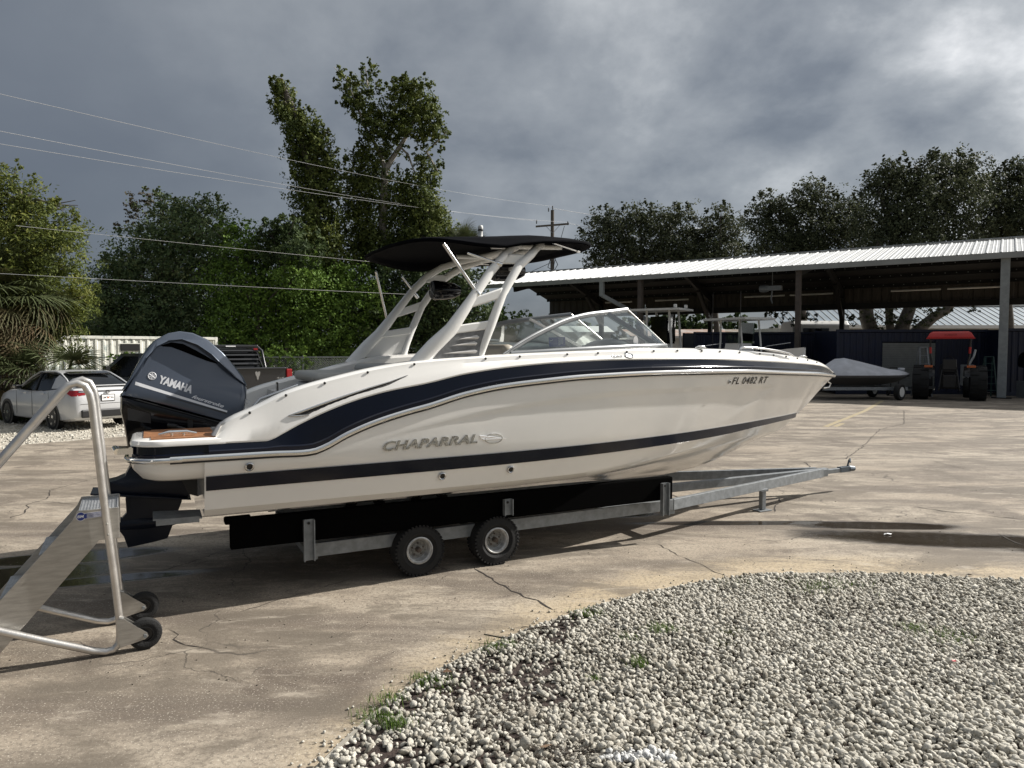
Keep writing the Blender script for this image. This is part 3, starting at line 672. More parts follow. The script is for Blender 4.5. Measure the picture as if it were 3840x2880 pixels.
# grey stern seat base, cushions, stereo panel
def pillow(name, m, c, d, r, parent=boat, rot=0):
    mb = MB(); mb.box(c, d, rot); return mb.build(name, m, parent, bevel=r, smooth=40)
sb = pillow('stern_seat_base', mt['gelin'], (-.30, .1, 1.5), (.9, 1.5, .34), .05)
pillow('sun_pad', mt['vinyl'], (-.42, .30, 1.735), (.66, 1.1, .10), .045, sb); pillow('sun_pad', mt['vinyl'], (.18, .25, 1.79), (.56, 1.3, .12), .05, sb)
pillow('transom_step', mt['gelin'], (-1.15, .45, 1.34), (.5, .75, .14), .05)
mb = MB(); mb.box((-.95, .62, 1.60), (.012, .1, .14)); mb.build('stereo_remote', mt['blackgloss'], boat, bevel=.01)
mb = MB(); mb.tube([(-1.42, -.85, 1.47), (-1.3, -.84, 1.60), (-1.0, -.84, 1.705)], .012, 8); mb.build('grab_rail', mt['chromer'], boat, smooth=60)
# seats, console and dash cover seen through the windscreen
pillow('helm_seat', mat('cream_vinyl', (.42, .38, .31), .5), (1.0, -.45, 1.84), (.14, .6, .42), .05); pillow('passenger_seat', bpy.data.materials['cream_vinyl'], (1.05, .55, 1.80), (.14, .6, .38), .05)
mb = MB(); rgs = []
for i in range(9):
    s = i / 8; x = 1.98 + .78 * s; h = 1.78 + .34 * math.sin(PI * min(1, .12 + s * .84)) ** .55
    rgs.append([(x, -.46 + .38 * math.cos(a), 1.7 + (h - 1.7) * max(0, math.sin(a)) ** .7) for a in [PI * j / 12 for j in range(13)]])
mb.loft(rgs, closed=False); mb.build('dash_cover', mat('charcoal_cover', (.016, .018, .024), .6), boat, smooth=60)
mb = MB(); mb.box((2.35, .6, 1.75), (.7, .6, .5)); mb.box((2.35, -.5, 1.55), (.75, .7, .4)); mb.build('helm_console', mt['gelin'], boat, bevel=.05)

# windscreen: side rail + corner pillar + front pane on each side
for yy in (-1, 1):
    top = [(.78, 1.08, 1.95), (.98, 1.02, 2.05), (1.17, .97, 2.135), (1.38, .91, 2.215), (1.56, .86, 2.278), (1.85, .79, 2.345), (2.2, .70, 2.388), (2.5, .58, 2.425)]
    top = [(cr([(i, p[0]) for i, p in enumerate(top)], u), cr([(i, p[1]) for i, p in enumerate(top)], u), cr([(i, p[2]) for i, p in enumerate(top)], u)) for u in [k * 7 / 28 for k in range(29)]]
    base = [(.86, 1.06, 1.962), (1.3, 1.075, 1.985), (1.8, 1.06, 2.01), (2.3, .99, 2.03), (2.62, .90, 2.036), (2.85, .75, 2.04), (3.05, .55, 2.04)]
    top = [(a, b * yy, c) for a, b, c in top]; base = [(a, b * yy, c) for a, b, c in base]
    ws = MB(); ws.tube(top, [.018] * 3 + [.028] * 26, 8, sx=.45, side=(0, 1, 0)); ws.tube(base, .026, 8, sx=.6, side=(0, 1, 0)); fr = ws.build('windscreen_frame', mt['galv2'], boat, smooth=50)
    MB().tube([(a, b + yy * .012, c + .008) for a, b, c in top], .0035, 6).build('frame_seal', mt['black'], fr)
    MB().tube([(a, b, c - .028) for a, b, c in base], .013, 6).build('base_seal', mt['blackgloss'], fr)
    pt, pb = Vector((2.15, .715 * yy, 2.372)), Vector((2.66, .87 * yy, 2.045)); ct, cb_ = Vector(top[-1]), Vector(base[-1])
    ws = MB(); ws.bar(pt, pb, .05, .022, (0, yy, 0)); ws.build('corner_pillar', mt['galv2'], fr)
    MB().tube([ct, cb_], .012, 8).build('door_pillar', mt['alutube'], fr, smooth=50)
    # glass
    g = MB(); n = 22; vs = []
    def along(P, u):
        Ls = [0]
        for a, b in zip(P, P[1:]): Ls.append(Ls[-1] + (Vector(b) - Vector(a)).length)
        u *= Ls[-1]
        for i in range(len(P) - 1):
            if Ls[i] <= u <= Ls[i + 1] + 1e-9: return Vector(P[i]).lerp(Vector(P[i + 1]), (u - Ls[i]) / (Ls[i + 1] - Ls[i]))
        return Vector(P[-1])
    ti = [p for p in top if p[0] < 2.15] + [tuple(pt)]; bi = [p for p in base if p[0] < 2.6] + [tuple(pb)]
    g.loft([[along(ti, i / n), along(bi, i / n)] for i in range(n + 1)], closed=False); g.build('side_pane', mt['glass'], fr, smooth=60)
    t2 = [tuple(pt)] + [p for p in top if p[0] > 2.2]; b2 = [tuple(pb)] + [p for p in base if p[0] > 2.7]
    g = MB(); g.loft([[along(t2, i / n), (along(t2, i / n) + along(b2, i / n)) / 2 + Vector((.02, 0, .01)), along(b2, i / n)] for i in range(n + 1)], closed=False); g.build('front_pane', mt['glass'], fr, smooth=60)
# inner brace of the side screen
MB().bar((1.3, .98, 2.17), (1.75, .95, 2.0), .03, .02, (0, 1, 0)).build('screen_brace', mt['alutube'], boat)
mb = MB(); mb.bar((1.88, .5, 2.36), (2.62, .5, 2.02), .03, .02, (0, 1, 0)); mb.build('walkthrough_frame', mt['alutube'], boat)
# stickers in the side pane
def onpane(px, py, yl=-.965): return L(px, py, yl)
def card(name, pts, m, parent=boat): 
    mb = MB(); mb.add(pts, [tuple(range(len(pts)))]); return mb.build(name, m, parent)
st = card('window_sticker', [onpane(2057, 1265, -.975), onpane(2119, 1264, -.955), onpane(2121, 1299, -1.0), onpane(2060, 1301, -1.0)], mt['bluest'])
lines = MB()
for i in range(7): lines.add([onpane(2094, 1268 + i * 4, -.985 - .002 * i), onpane(2112, 1268 + i * 4, -.98 - .002 * i), onpane(2112, 1269.5 + i * 4, -.98 - .002 * i), onpane(2094, 1269.5 + i * 4, -.985 - .002 * i)], [(0, 1, 2, 3)])
lines.add([onpane(2062, 1277, -.985), onpane(2073, 1274, -.982), onpane(2085, 1280, -.982), onpane(2074, 1283, -.985)], [(0, 1, 2, 3)])
lines.build('sticker_print', mt['whitest'], st)
mb = MB(); c0 = onpane(2382, 1281, -.93); mb.add([c0 + Vector((.03 * math.cos(a), -.01, .06 * math.sin(a))) for a in [2 * PI * i / 14 for i in range(14)]], [tuple(range(14))]); mb.build('oval_sticker', mt['whitest'], boat)

# ---- lettering helper
def text_mesh(s, size, shear=0., extrude=.0, offset=0., space=1., sx=1.):
    cu = bpy.data.curves.new('txt', 'FONT'); cu.body = s; cu.size = size; cu.shear = shear; cu.extrude = extrude; cu.offset = offset; cu.space_character = space; cu.resolution_u = 3
    o = bpy.data.objects.new('txt', cu); COL.objects.link(o); bpy.context.view_layer.update()
    me = o.to_mesh(); V = [(v.co.x * sx, v.co.y, v.co.z) for v in me.vertices]; Fc = [tuple(p.vertices) for p in me.polygons]
    o.to_mesh_clear(); bpy.data.objects.remove(o); bpy.data.curves.remove(cu); return V, Fc
def put_text(name, s, m, parent, origin, dx, dy, height, length=None, surf=None, **kw):
    """origin = lower-left corner; dx, dy unit vectors of the writing; scaled to cap height and length"""
    V, Fc = text_mesh(s, 1., **kw)
    xs = [v[0] for v in V]; ys = [v[1] for v in V]; x0 = min(xs); y0 = min(ys); sy = height / (max(ys) - y0); sx = (length / (max(xs) - x0)) if length else sy
    dx, dy = Vector(dx), Vector(dy); nz = dx.cross(dy); out = []
    for a, b, c in V:
        p = Vector(origin) + dx * ((a - x0) * sx) + dy * ((b - y0) * sy)
        if surf: p = surf(p, c)
        else: p = p + nz * c
        out.append(p)
    mb = MB(); mb.add(out, Fc); return mb.build(name, m, parent)
def onhull(off):
    def f(p, c): return Vector((p.x, -(hb(p.x, p.z) - recess(p.x, p.z) + off + c), p.z))
    return f
def ang(a): return Vector((math.cos(a), 0, math.sin(a))), Vector((-math.sin(a), 0, math.cos(a)))
dx, dy = ang(.022)
put_text('maker_lettering', 'CHAPARRAL', mt['lettering'], boat, (-.395, 0, 1.163), dx, dy, .082, .85, onhull(.004), shear=.28, extrude=.006, offset=.022, space=1.05)
put_text('registration_number', 'FL 0482 RT', mt['ink'], boat, (3.62, 0, 1.617), *ang(-.012), .078, .70, onhull(.003), shear=.16, extrude=.0005, offset=.006, space=1.12)
def ring_on(name, m, t, z, r0, r1, off=.004, h=.01, parent=boat, n=20, yfn=None, ex=1.):
    mb = MB(); prof = [(r1, off), (r1, off + h), ((r0 + r1) / 2, off + h * 1.4), (r0, off + h), (r0, off)]; vs = []; fs = []
    for r, o_ in prof:
        for j in range(n):
            a = 2 * PI * j / n; x, zz = t + r * ex * math.cos(a), z + r * math.sin(a); y = yfn(x, zz) if yfn else hb(x, zz); vs.append((x, -(y + o_), zz))
    for i in range(4):
        for j in range(n): fs.append((i * n + j, i * n + (j + 1) % n, (i + 1) * n + (j + 1) % n, (i + 1) * n + j))
    if r0 < .001: pass
    mb.add(vs, fs); return mb.build(name, m, parent, smooth=50)
def disc_on(name, m, t, z, r, off, parent=boat, n=18, yfn=None, ex=1.):
    mb = MB(); vs = [];
    for j in range(n): a = 2 * PI * j / n; x, zz = t + r * ex * math.cos(a), z + r * math.sin(a); vs.append((x, -((yfn(x, zz) if yfn else hb(x, zz)) + off), zz))
    mb.add(vs, [tuple(range(n))]); return mb.build(name, m, parent)
# winged badge after the name
mb = MB(); f_ = onhull(.004)
for k, (x0, z0, x1, z1, w) in enumerate([(.47, 1.247, .73, 1.208, .007), (.475, 1.235, .62, 1.215, .006), (.485, 1.222, .60, 1.207, .005), (.50, 1.212, .72, 1.207, .006)]):
    mb.tube([f_(Vector((x0 + (x1 - x0) * s, 0, z0 + (z1 - z0) * s)), .004) for s in (0, .3, .6, 1)], [w, w, w * .8, w * .3], 6)
mb.tube([f_(Vector((.61 + .085 * math.cos(a), 0, 1.214 + .042 * math.sin(a))), .004) for a in [2 * PI * i / 20 for i in range(20)]], .0055, 6, closed=True)
mb.build('winged_badge', mt['chrome'], boat, smooth=50)
# through-hull fittings
for t, z in ((-1.437, 1.112), (.145, .905), (.811, .912)):
    o = ring_on('drain_fitting', mt['chromer'], t, z, .022, .034); disc_on('drain_hole', mt['ink'], t, z, .024, .005, o)
o = ring_on('bow_light_fitting', mt['chromer'], 3.565, 1.645, .011, .02, h=.006); disc_on('fitting_hole', mt['ink'], 3.565, 1.645, .012, .005, o)
# topside badge and navigation light on the white deck side
def decky(x, z):
    zn, zg = cr(NAVZ, x), cr(GUNZ, x); b0, b1 = band_b(x), gb(x); zk = zn + (zg - zn) * .42; bk = b0 * .72 + b1 * .28; s = (z - zn) / max(zg - zn, .01)
    return b0 + (bk - b0) * min(1, s / .42) if s < .42 else bk + (b1 + .012 - bk) * min(1, (s - .42) / .4)
ring_on('model_badge_ring', mt['chromer'], 1.905, 1.937, .014, .02, parent=boat, h=.004, yfn=decky)
put_text('model_badge', 'SUNCOAST', mt['chrome'], boat, (1.89, 0, 1.925), *ang(.0), .022, .125, lambda p, c: Vector((p.x, -(decky(p.x, p.z) + .006 + c), p.z)), shear=.3, extrude=.003, offset=.01)
o = ring_on('courtesy_badge', mt['chrome'], 2.10, 1.942, .018, .026, parent=boat, h=.008, yfn=decky, ex=2.1); disc_on('badge_face', mt['chromer'], 2.10, 1.942, .02, .008, o, yfn=decky, ex=2.1)
# side vent: chrome blade over black mesh
vu = [(-1.145, 1.487), (-1.06, 1.51), (-.9, 1.565), (-.7, 1.63), (-.5, 1.69), (-.33, 1.735), (-.17, 1.787)]
vl = [(-1.06, 1.488), (-1.0, 1.488), (-.88, 1.53), (-.7, 1.59), (-.5, 1.655), (-.33, 1.712), (-.17, 1.785)]
mb = MB(); mb.loft([[(x, -(decky(x, z) + .004), z) for x, z in (vu[i], vl[i])] for i in range(7)], closed=False); gr = mb.build('side_vent', mat('vent_mesh', (.012, .012, .013), .5, bump=1, bscale=160), boat)
MB().tube([(x, -(decky(x, z) + .006), z) for x, z in vu], [.004, .011, .011, .009, .007, .005, .003], 6).build('vent_blade', mt['chromer'], gr, smooth=60)
MB().tube([(x, -(decky(x, z) + .006), z) for x, z in [(-1.145, 1.487), (-1.08, 1.483), (-.985, 1.488)]], [.004, .008, .004], 6).build('vent_blade', mt['chromer'], gr, smooth=60)
# canvas snaps along the gunwale
mb = MB(); snap = None
for t in [-1.42, -1.15, -.85, -.5, -.1, .56, .9, 1.4, 1.75, 2.1, 2.45, 2.78, 3.15, 3.45, 3.8, 4.2, 4.5, 4.8, 5.1, 5.4, 5.7]:
    z = cr(GUNZ, t) - .022; y = gb(t) + .008
    if snap is None:
        m_ = MB(); m_.lathe([(.011, 0), (.010, -.006), (.005, -.009)], (0, 0, 0), 'Y', 10); snap = m_.build('snap_button', mt['darksteel'], boat, smooth=60); snap.location = (t, -y, z)
    else: c = snap.copy(); COL.objects.link(c); c.location = (t, -y, z)
# bow rail, bow cleats, bow eye
pts = [L(2775, 1312, -.86), L(2779, 1304, -.86), L(2795, 1302, -.86), L(2860, 1307, -.82), L(2920, 1316, -.72), L(2960, 1326, -.66), L(2975, 1335, -.62)]
MB().tube(pts, .012, 8).build('bow_rail', mt['chromer'], boat, smooth=60)
MB().tube([(a.x, -a.y, a.z) for a in pts], .012, 8).build('bow_rail', mt['chromer'], boat, smooth=60)
for (t, y) in ((3.15, -1.0), (5.35, -.4), (6.15, 0)):
    z = cr(GUNZ, t) + .012; mb = MB(); mb.tube([(t - .07, y, z), (t - .03, y, z + .014), (t + .03, y, z + .014), (t + .07, y, z)], [.005, .009, .009, .005], 8); mb.box((t, y, z - .004), (.05, .03, .02)); mb.build('deck_cleat', mt['chrome'], boat, smooth=50)
mb = MB(); mb.tube([(6.29, 0, 1.555), (6.35, 0, 1.53), (6.32, 0, 1.48), (6.22, 0, 1.47)], .009, 8); mb.build('bow_eye', mt['chrome'], boat, smooth=60)
# trim tab
mb = MB(); mb.box((-1.93, -.85, .715), (.34, .3, .012), Matrix.Rotation(.05, 3, 'Y')); mb.box((-1.93, -1.0, .70), (.30, .008, .045)); mb.build('trim_tab', mt['galv'], boat)

# ---- arch tower
def tcurve(tab, yy): return [(x, y * yy, z) for x, y, z in tab]
rear = [(-.09, 1.07, 1.82), (.10, 1.09, 2.03), (.255, 1.11, 2.175), (.45, 1.09, 2.43), (.66, 1.06, 2.70), (.81, 1.02, 2.85), (.95, .9, 2.95), (1.12, .7, 3.01), (1.28, .35, 3.04), (1.34, 0, 3.05)]
front = [(.51, 1.07, 1.86), (.58, 1.10, 2.06), (.637, 1.11, 2.21), (.765, 1.09, 2.505), (.94, 1.06, 2.76), (1.09, 1.02, 2.88), (1.22, .9, 2.97), (1.38, .7, 3.03), (1.52, .35, 3.05), (1.58, 0, 3.06)]
for yy in (-1, 1):
    t_ = MB().tube(tcurve(rear, yy), [.075, .068, .062, .046, .042, .041, .038, .035, .033, .033], 12, side=(0, 1, 0), sx=.8).build('tower_leg', mt['towerw'], boat, smooth=60)
    MB().tube(tcurve(front, yy), [.038, .038, .042, .042, .042, .041, .038, .035, .033, .033], 12, side=(0, 1, 0), sx=.8).build('tower_leg', mt['towerw'], boat, smooth=60)
    y = yy * 1.095
    for (a, b, c_, d_) in (((.27, 2.205), (.63, 2.262), (.62, 2.18), (.25, 2.13)), ((.44, 2.445), (.76, 2.56), (.72, 2.455), (.41, 2.355)), ((.86, 2.875), (1.06, 2.875), (1.03, 2.79), (.79, 2.78))):
        m_ = MB(); w = .022; yk = y if a[1] < 2.6 else yy * 1.02
        m_.prism([a, b, c_, d_], yk - w, yk + w); m_.build('tower_crosspiece', mt['towerw'], boat, bevel=.012, smooth=40)
    pm = mt['screen'] if yy < 0 else mt['towerw']
    m_ = MB(); m_.prism([(.27, 2.15), (.60, 2.205), (.53, 1.945), (.0, 1.905), (.1, 2.0)], yy * 1.10 - .01, yy * 1.10 + .01); pn = m_.build('tower_panel', pm, boat)
    if yy < 0:
        for i, (za, xa, xb) in enumerate(((2.10, .32, .52), (2.045, .26, .50), (1.975, .18, .50))):
            m_ = MB(); m_.add([(xa, -1.112, za - .01), (xb - .02, -1.112, za + .03), (xb, -1.128, za + .012), (xb - .01, -1.112, za - .008)], [(0, 1, 2), (0, 2, 3), (1, 3, 2)]); m_.build('louvre', mt['gelin'], pn)
    else:
        card('warning_label', [L(1440, 1338, 1.086), L(1480, 1337, 1.086), L(1480, 1341, 1.086), L(1440, 1342, 1.086)], mt['yellowst'], pn)
        card('warning_label_text', [L(1441, 1343, 1.086), L(1480, 1342, 1.086), L(1480, 1347, 1.086), L(1441, 1348, 1.086)], mt['ink'], pn)
        card('safety_label', [L(1391, 1340, 1.086), L(1408, 1339, 1.086), L(1408, 1344, 1.086), L(1391, 1345, 1.086)], mt['redst'], pn)
        card('tower_light_lens', [L(1344, 1331, 1.07), L(1372, 1330, 1.07), L(1373, 1340, 1.07), L(1345, 1345, 1.07)], mt['blackgloss'], pn)
# top frame under the canopy
for (xa, xb, y) in ((.95, 1.75, -.45), (.95, 1.75, .45)): MB().tube([(xa, y, 3.02), (xb, y, 3.06)], .025, 8).build('canopy_crossbar', mt['towerw'], boat, smooth=60)
# tower speakers
for (x, y, z) in ((.90, .72, 2.67), (1.03, -.62, 2.77)):
    c = MB(); rgp = [(.001, -.20), (.05, -.19), (.085, -.12), (.105, 0), (.11, .12), (.10, .14)]
    c.lathe([(r, -h) for r, h in rgp][::-1], (x, y, z), 'X', 20); sp = c.build('tower_speaker', mt['blackgloss'], boat, smooth=50)
    c = MB(); c.lathe([(.10, -.145), (.085, -.15), (.075, -.14), (.02, -.125), (.001, -.125)], (x, y, z), 'X', 20); c.build('speaker_cone', mt['black'], sp, smooth=50)
    for k in range(5):
        a = k * 2 * PI / 5; c = MB(); c.bar((x - .15, y, z), (x - .148, y + .09 * math.cos(a), z + .09 * math.sin(a)), .012, .006); c.build('speaker_spoke', mt['chromer'], sp)
    c = MB(); c.bar((x, y, z), (x, y * 1.32, z + .0), .05, .03); c.build('speaker_bracket', mt['towerw'], sp)
# canopy: rounded fabric sheet with thickness
def can_edge(a):
    """outline of the canopy in plan by angle"""
    c, s = math.cos(a), math.sin(a); e = .62
    x = math.copysign(abs(c) ** (.8 if c < 0 else .62), c); y = math.copysign(abs(s) ** .62, s)
    xr = .93 + (1.02 if c < 0 else 1.08) * x; yy = 1.12 * y
    return xr, yy
EZ = [(-.2, 2.965), (.0, 2.985), (.3, 3.01), (.8, 3.05), (1.2, 3.08), (1.6, 3.07), (2.05, 3.035)]
ED = [(-.2, .03), (.1, .06), (.3, .085), (.5, .10), (.75, .10), (1.0, .07), (1.25, .06), (1.6, .04), (2.05, .02)]
def can_z(x, y): 
    e = min(1, abs(y) / 1.12); return cr(EZ, x) + .03 * (1 - e * e) - cr(ED, x) * e ** 9 - .05 * max(0, (.15 - x) / .4) ** 2
mb = MB(); NA = 72; top_r = []; bot_r = []
for k in range(21):
    s = 1 - (1 - k / 20) ** 1.6; top_r.append([]); bot_r.append([])
    for j in range(NA):
        ex_, ey_ = can_edge(2 * PI * j / NA); x = .93 + (ex_ - .93) * s; y = ey_ * s; z = can_z(x, y) - .012 * (s > .95)
        top_r[-1].append((x, y, z)); bot_r[-1].append((x * .998, y * .995, z - (.012 if s < .95 else .03)))
mb.loft(top_r); mb.loft(bot_r[::-1]); n = len(mb.v); mb.loft([top_r[-1], bot_r[-1]])
can = mb.build('canopy', mt['canvas'], boat, smooth=50)
MB().tube([(x, y, z - .01) for x, y, z in top_r[-1]], .014, 6, closed=True).build('canopy_hem', mt['canvas'], can, smooth=60)
MB().lathe([(.026, 3.095), (.026, 3.115), (.022, 3.12), (.022, 3.20), (.026, 3.21), (.026, 3.235), (.018, 3.245), (.001, 3.247)], (.9, -.3, 0), 'Z', 16).build('anchor_light', mt['white'], boat, smooth=40)
MB().lathe([(.0265, 3.19), (.0265, 3.205)], (.9, -.3, 0), 'Z', 16).build('anchor_light_band', mt['ink'], boat)
for a, b, r in (((.21, -1.06, 2.92), (.50, -1.09, 2.52), .016), ((.45, -1.02, 2.86), (.72, -1.06, 2.78), .012), ((.21, 1.06, 2.88), (.36, 1.11, 2.30), .014), ((.5, 1.0, 2.83), (.68, 1.07, 2.64), .012), ((1.35, -.95, 3.02), (1.75, -.75, 2.99), .01), ((1.35, .95, 3.02), (1.8, .75, 3.0), .01)):
    m_ = MB(); m_.tube([a, b], r, 8); m_.tube([b, tuple(Vector(b) + (Vector(b) - Vector(a)).normalized() * .05)], r * 1.8, 8); m_.build('canopy_strut', mt['chrome'], boat, smooth=60)

# ---- outboard motor
def pillowloft(name, poly, w, m, parent, e=3.2, n=13, yc=0, taper=None, smooth=40, bev=.12):
    cx = sum(p[0] for p in poly) / len(poly); cz = sum(p[1] for p in poly) / len(poly); rg = []
    for k in range(n + 1):
        a = -PI / 2 + PI * k / n; yv = math.sin(a); s = 1 - bev + bev * (abs(math.cos(a)) ** (2 / e)) if 0 < k < n else 1 - bev * 1.25
        row = []
        for x, z in poly:
            ww = w(x, z) if callable(w) else w
            row.append((cx + (x - cx) * s, yc + math.copysign(abs(yv) ** .75, yv) * ww, cz + (z - cz) * s))
        rg.append(row)
    mb = MB(); mb.loft(rg, caps=True); return mb.build(name, m, parent, smooth=smooth)
def smooth_poly(P, k=4):
    out = []; n = len(P)
    for i in range(n):
        p0, p1, p2, p3 = [Vector(P[(i + j) % n]) for j in (-1, 0, 1, 2)]
        for j in range(k):
            t = j / k; out.append(tuple(.5 * (2 * p1 + (p2 - p0) * t + (2 * p0 - 5 * p1 + 4 * p2 - p3) * t * t + (3 * p1 - p0 - 3 * p2 + p3) * t ** 3)))
    return out
motor_low = [(-2.325, 1.625), (-2.33, 1.50), (-2.305, 1.36), (-2.29, 1.22), (-2.28, 1.12), (-2.27, 1.0), (-2.1, .93), (-1.85, .93), (-1.72, 1.0), (-1.68, 1.15), (-1.62, 1.28), (-1.45, 1.34), (-1.42, 1.40), (-1.5, 1.36)]
leg = pillowloft('outboard_motor', motor_low, lambda x, z: .15 + .12 * max(0, min(1, (z - 1.15) / .3)), mt['blackgloss'], boat, bev=.08)
cow = [(-2.325, 1.615), (-2.268, 1.722), (-2.21, 1.84), (-2.154, 1.955), (-2.10, 2.03), (-2.05, 2.079), (-1.95, 2.135), (-1.861, 2.153), (-1.758, 2.139), (-1.641, 2.081), (-1.517, 1.964), (-1.417, 1.836), (-1.349, 1.74), (-1.319, 1.66), (-1.327, 1.573), (-1.345, 1.466), (-1.40, 1.345), (-1.497, 1.352), (-1.73, 1.43), (-1.959, 1.507), (-2.15, 1.57)]
def cw(x, z):
    top = cr([(-2.35, 1.75), (-2.15, 1.95), (-1.85, 2.15), (-1.6, 2.04), (-1.4, 1.8), (-1.3, 1.66)], x); d = max(0, top - z); return .27 * (.60 + .40 * min(1, d / .20) ** .55)
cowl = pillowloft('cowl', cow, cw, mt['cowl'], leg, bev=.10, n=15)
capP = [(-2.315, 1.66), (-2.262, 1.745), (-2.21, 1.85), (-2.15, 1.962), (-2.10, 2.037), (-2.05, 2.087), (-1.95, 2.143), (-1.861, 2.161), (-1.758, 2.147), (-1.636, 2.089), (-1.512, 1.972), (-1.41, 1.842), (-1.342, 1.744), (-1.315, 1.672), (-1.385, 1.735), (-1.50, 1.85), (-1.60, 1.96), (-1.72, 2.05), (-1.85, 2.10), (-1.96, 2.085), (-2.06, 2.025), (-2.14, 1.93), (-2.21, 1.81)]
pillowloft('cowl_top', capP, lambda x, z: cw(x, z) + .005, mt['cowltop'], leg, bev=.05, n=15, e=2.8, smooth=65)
from mathutils.bvhtree import BVHTree
def shell_y(o):
    b = BVHTree.FromPolygons([v.co[:] for v in o.data.vertices], [tuple(p.vertices) for p in o.data.polygons])
    def f(x, z): h = b.ray_cast(Vector((x, -2, z)), Vector((0, 1, 0))); return -h[0].y if h[0] is not None else .15
    return f
fa, fb = shell_y(cowl), shell_y(bpy.data.objects['cowl_top'])
iu = [(-2.01, 2.035), (-1.93, 2.062), (-1.84, 2.05), (-1.74, 1.995), (-1.66, 1.945), (-1.60, 1.905), (-1.565, 1.882)]
il = [(-2.0, 2.028), (-1.93, 2.022), (-1.84, 1.985), (-1.74, 1.94), (-1.66, 1.905), (-1.60, 1.885), (-1.57, 1.877)]
for yy in (-1, 1):
    mb = MB(); rr_i = []
    for (a, b), (c_, d_) in zip(iu, il): rr_i.append([(a + (c_ - a) * k / 3, yy * (max(fa(a + (c_ - a) * k / 3, b + (d_ - b) * k / 3), fb(a + (c_ - a) * k / 3, b + (d_ - b) * k / 3)) + .004), b + (d_ - b) * k / 3) for k in range(4)])
    mb.loft(rr_i, closed=False); mb.build('air_intake', mt['carpet'], leg)
MB().tube([(-2.325, -.10, 1.608), (-2.29, -.20, 1.604), (-2.2, -.262, 1.585), (-1.96, -.272, 1.502), (-1.7, -.272, 1.415), (-1.5, -.268, 1.35)], .006, 6).build('cowl_seam', mt['ink'], leg)
skt = [(-2.26, 1.10), (-2.275, 1.0), (-2.31, .93), (-2.38, .90), (-2.46, .885), (-2.47, .80), (-2.2, .76), (-1.9, .705), (-1.82, .71), (-1.72, .86), (-1.68, 1.10)]
pillowloft('leg_skirt', skt, lambda x, z: .115, mt['mid'], leg, bev=.05, smooth=35)
lowu = [(-2.30, .80), (-2.31, .725), (-2.305, .60), (-2.35, .55), (-2.36, .45), (-2.33, .40), (-2.30, .30), (-2.1, .325), (-1.99, .345), (-1.915, .54), (-1.87, .66), (-1.86, .76)]
pillowloft('gearcase', lowu, lambda x, z: .05, mt['mid'], leg, bev=.05)
m_ = MB(); m_.lathe([(.03, -2.40), (.062, -2.36), (.07, -2.2), (.065, -2.0), (.03, -1.87), (.004, -1.82)], (0, 0, .50), 'X', 18); m_.build('propeller_hub', mt['mid'], leg, smooth=50)
m_ = MB(); m_.prism([(-2.56, .815), (-2.0, .735), (-1.80, .70), (-1.80, .69), (-2.0, .715), (-2.56, .80)], -.16, .16); m_.build('cavitation_plate', mt['mid'], leg, bevel=.006)
for yy in (-1, 1):
    m_ = MB(); m_.prism([(-1.95, 1.05), (-1.66, 1.25), (-1.60, 1.25), (-1.60, .95), (-1.74, .72), (-1.82, .75)], yy * .17 - .02, yy * .17 + .02); m_.build('clamp_bracket', mt['black'], leg)
m_ = MB(); m_.tube([(-1.83, 0, .82), (-1.62, 0, 1.08)], .05, 10); m_.build('trim_cylinder', mt['black'], leg, smooth=50)
m_ = MB(); m_.tube([(-1.95, -.26, 1.36), (-1.85, -.30, 1.33), (-1.72, -.30, 1.26), (-1.66, -.24, 1.235), (-1.6, -.2, 1.30)], .014, 8); m_.tube([(-1.97, -.25, 1.362), (-1.9, -.285, 1.35)], .02, 8); m_.build('rigging_hose', mt['black'], leg, smooth=60)
m_ = MB(); m_.prism([(-2.27, 1.52), (-2.10, 1.465), (-2.10, 1.385), (-2.27, 1.42)], -.272, -.262); m_.build('side_latch', mt['black'], leg)
m_ = MB(); m_.box((-1.80, -.262, 1.365), (.04, .02, .07)); m_.build('side_latch', mt['ink'], leg)
# decals on the cowl: follow the cowl width
def oncowl(p, c):
    return Vector((p.x, -(cowl_y(p.x, p.z) + .0015 + c), p.z))
_bv = None
def cowl_y(x, z):
    global _bv
    if _bv is None:
        from mathutils.bvhtree import BVHTree
        me = cowl.data; _bv = BVHTree.FromPolygons([v.co[:] for v in me.vertices], [tuple(p.vertices) for p in me.polygons])
    h = _bv.ray_cast(Vector((x, -2, z)), Vector((0, 1, 0)))
    return -h[0].y if h[0] is not None else .25
a_ = -math.atan2(.095, .246)
put_text('motor_lettering', 'YAMAHA', mt['decal'], leg, (-2.043, 0, 1.722), *ang(a_), .068, .275, oncowl, extrude=.0005, offset=.05, space=1.0)
a2 = -math.atan2(.098, .256)
put_text('fourstroke_lettering', 'fourstroke', mt['decal'], leg, (-1.785, 0, 1.588), *ang(a2), .030, .27, oncowl, extrude=.0005, offset=.02, shear=.5)
put_text('power_lettering', '300', mt['decal'], leg, (-1.362, 0, 1.525), *ang(-.2), .04, .05, oncowl, extrude=.0005, offset=.01)
def cowlstrip(name, P, m):
    mb = MB(); n = 20
    (a, b, c, d) = [Vector((p[0], 0, p[1])) for p in P]
    mb.loft([[oncowl(a.lerp(b, i / n), 0), oncowl(d.lerp(c, i / n), 0)] for i in range(n + 1)], closed=False); return mb.build(name, m, leg)
cowlstrip('cowl_stripe', [(-2.206, 1.735), (-1.50, 1.466), (-1.505, 1.452), (-2.212, 1.708)], mt['decal'])
cowlstrip('cowl_stripe_black', [(-1.985, 1.612), (-1.505, 1.45), (-1.508, 1.438), (-1.975, 1.60)], mt['ink'])  # black strip running just under the silver one
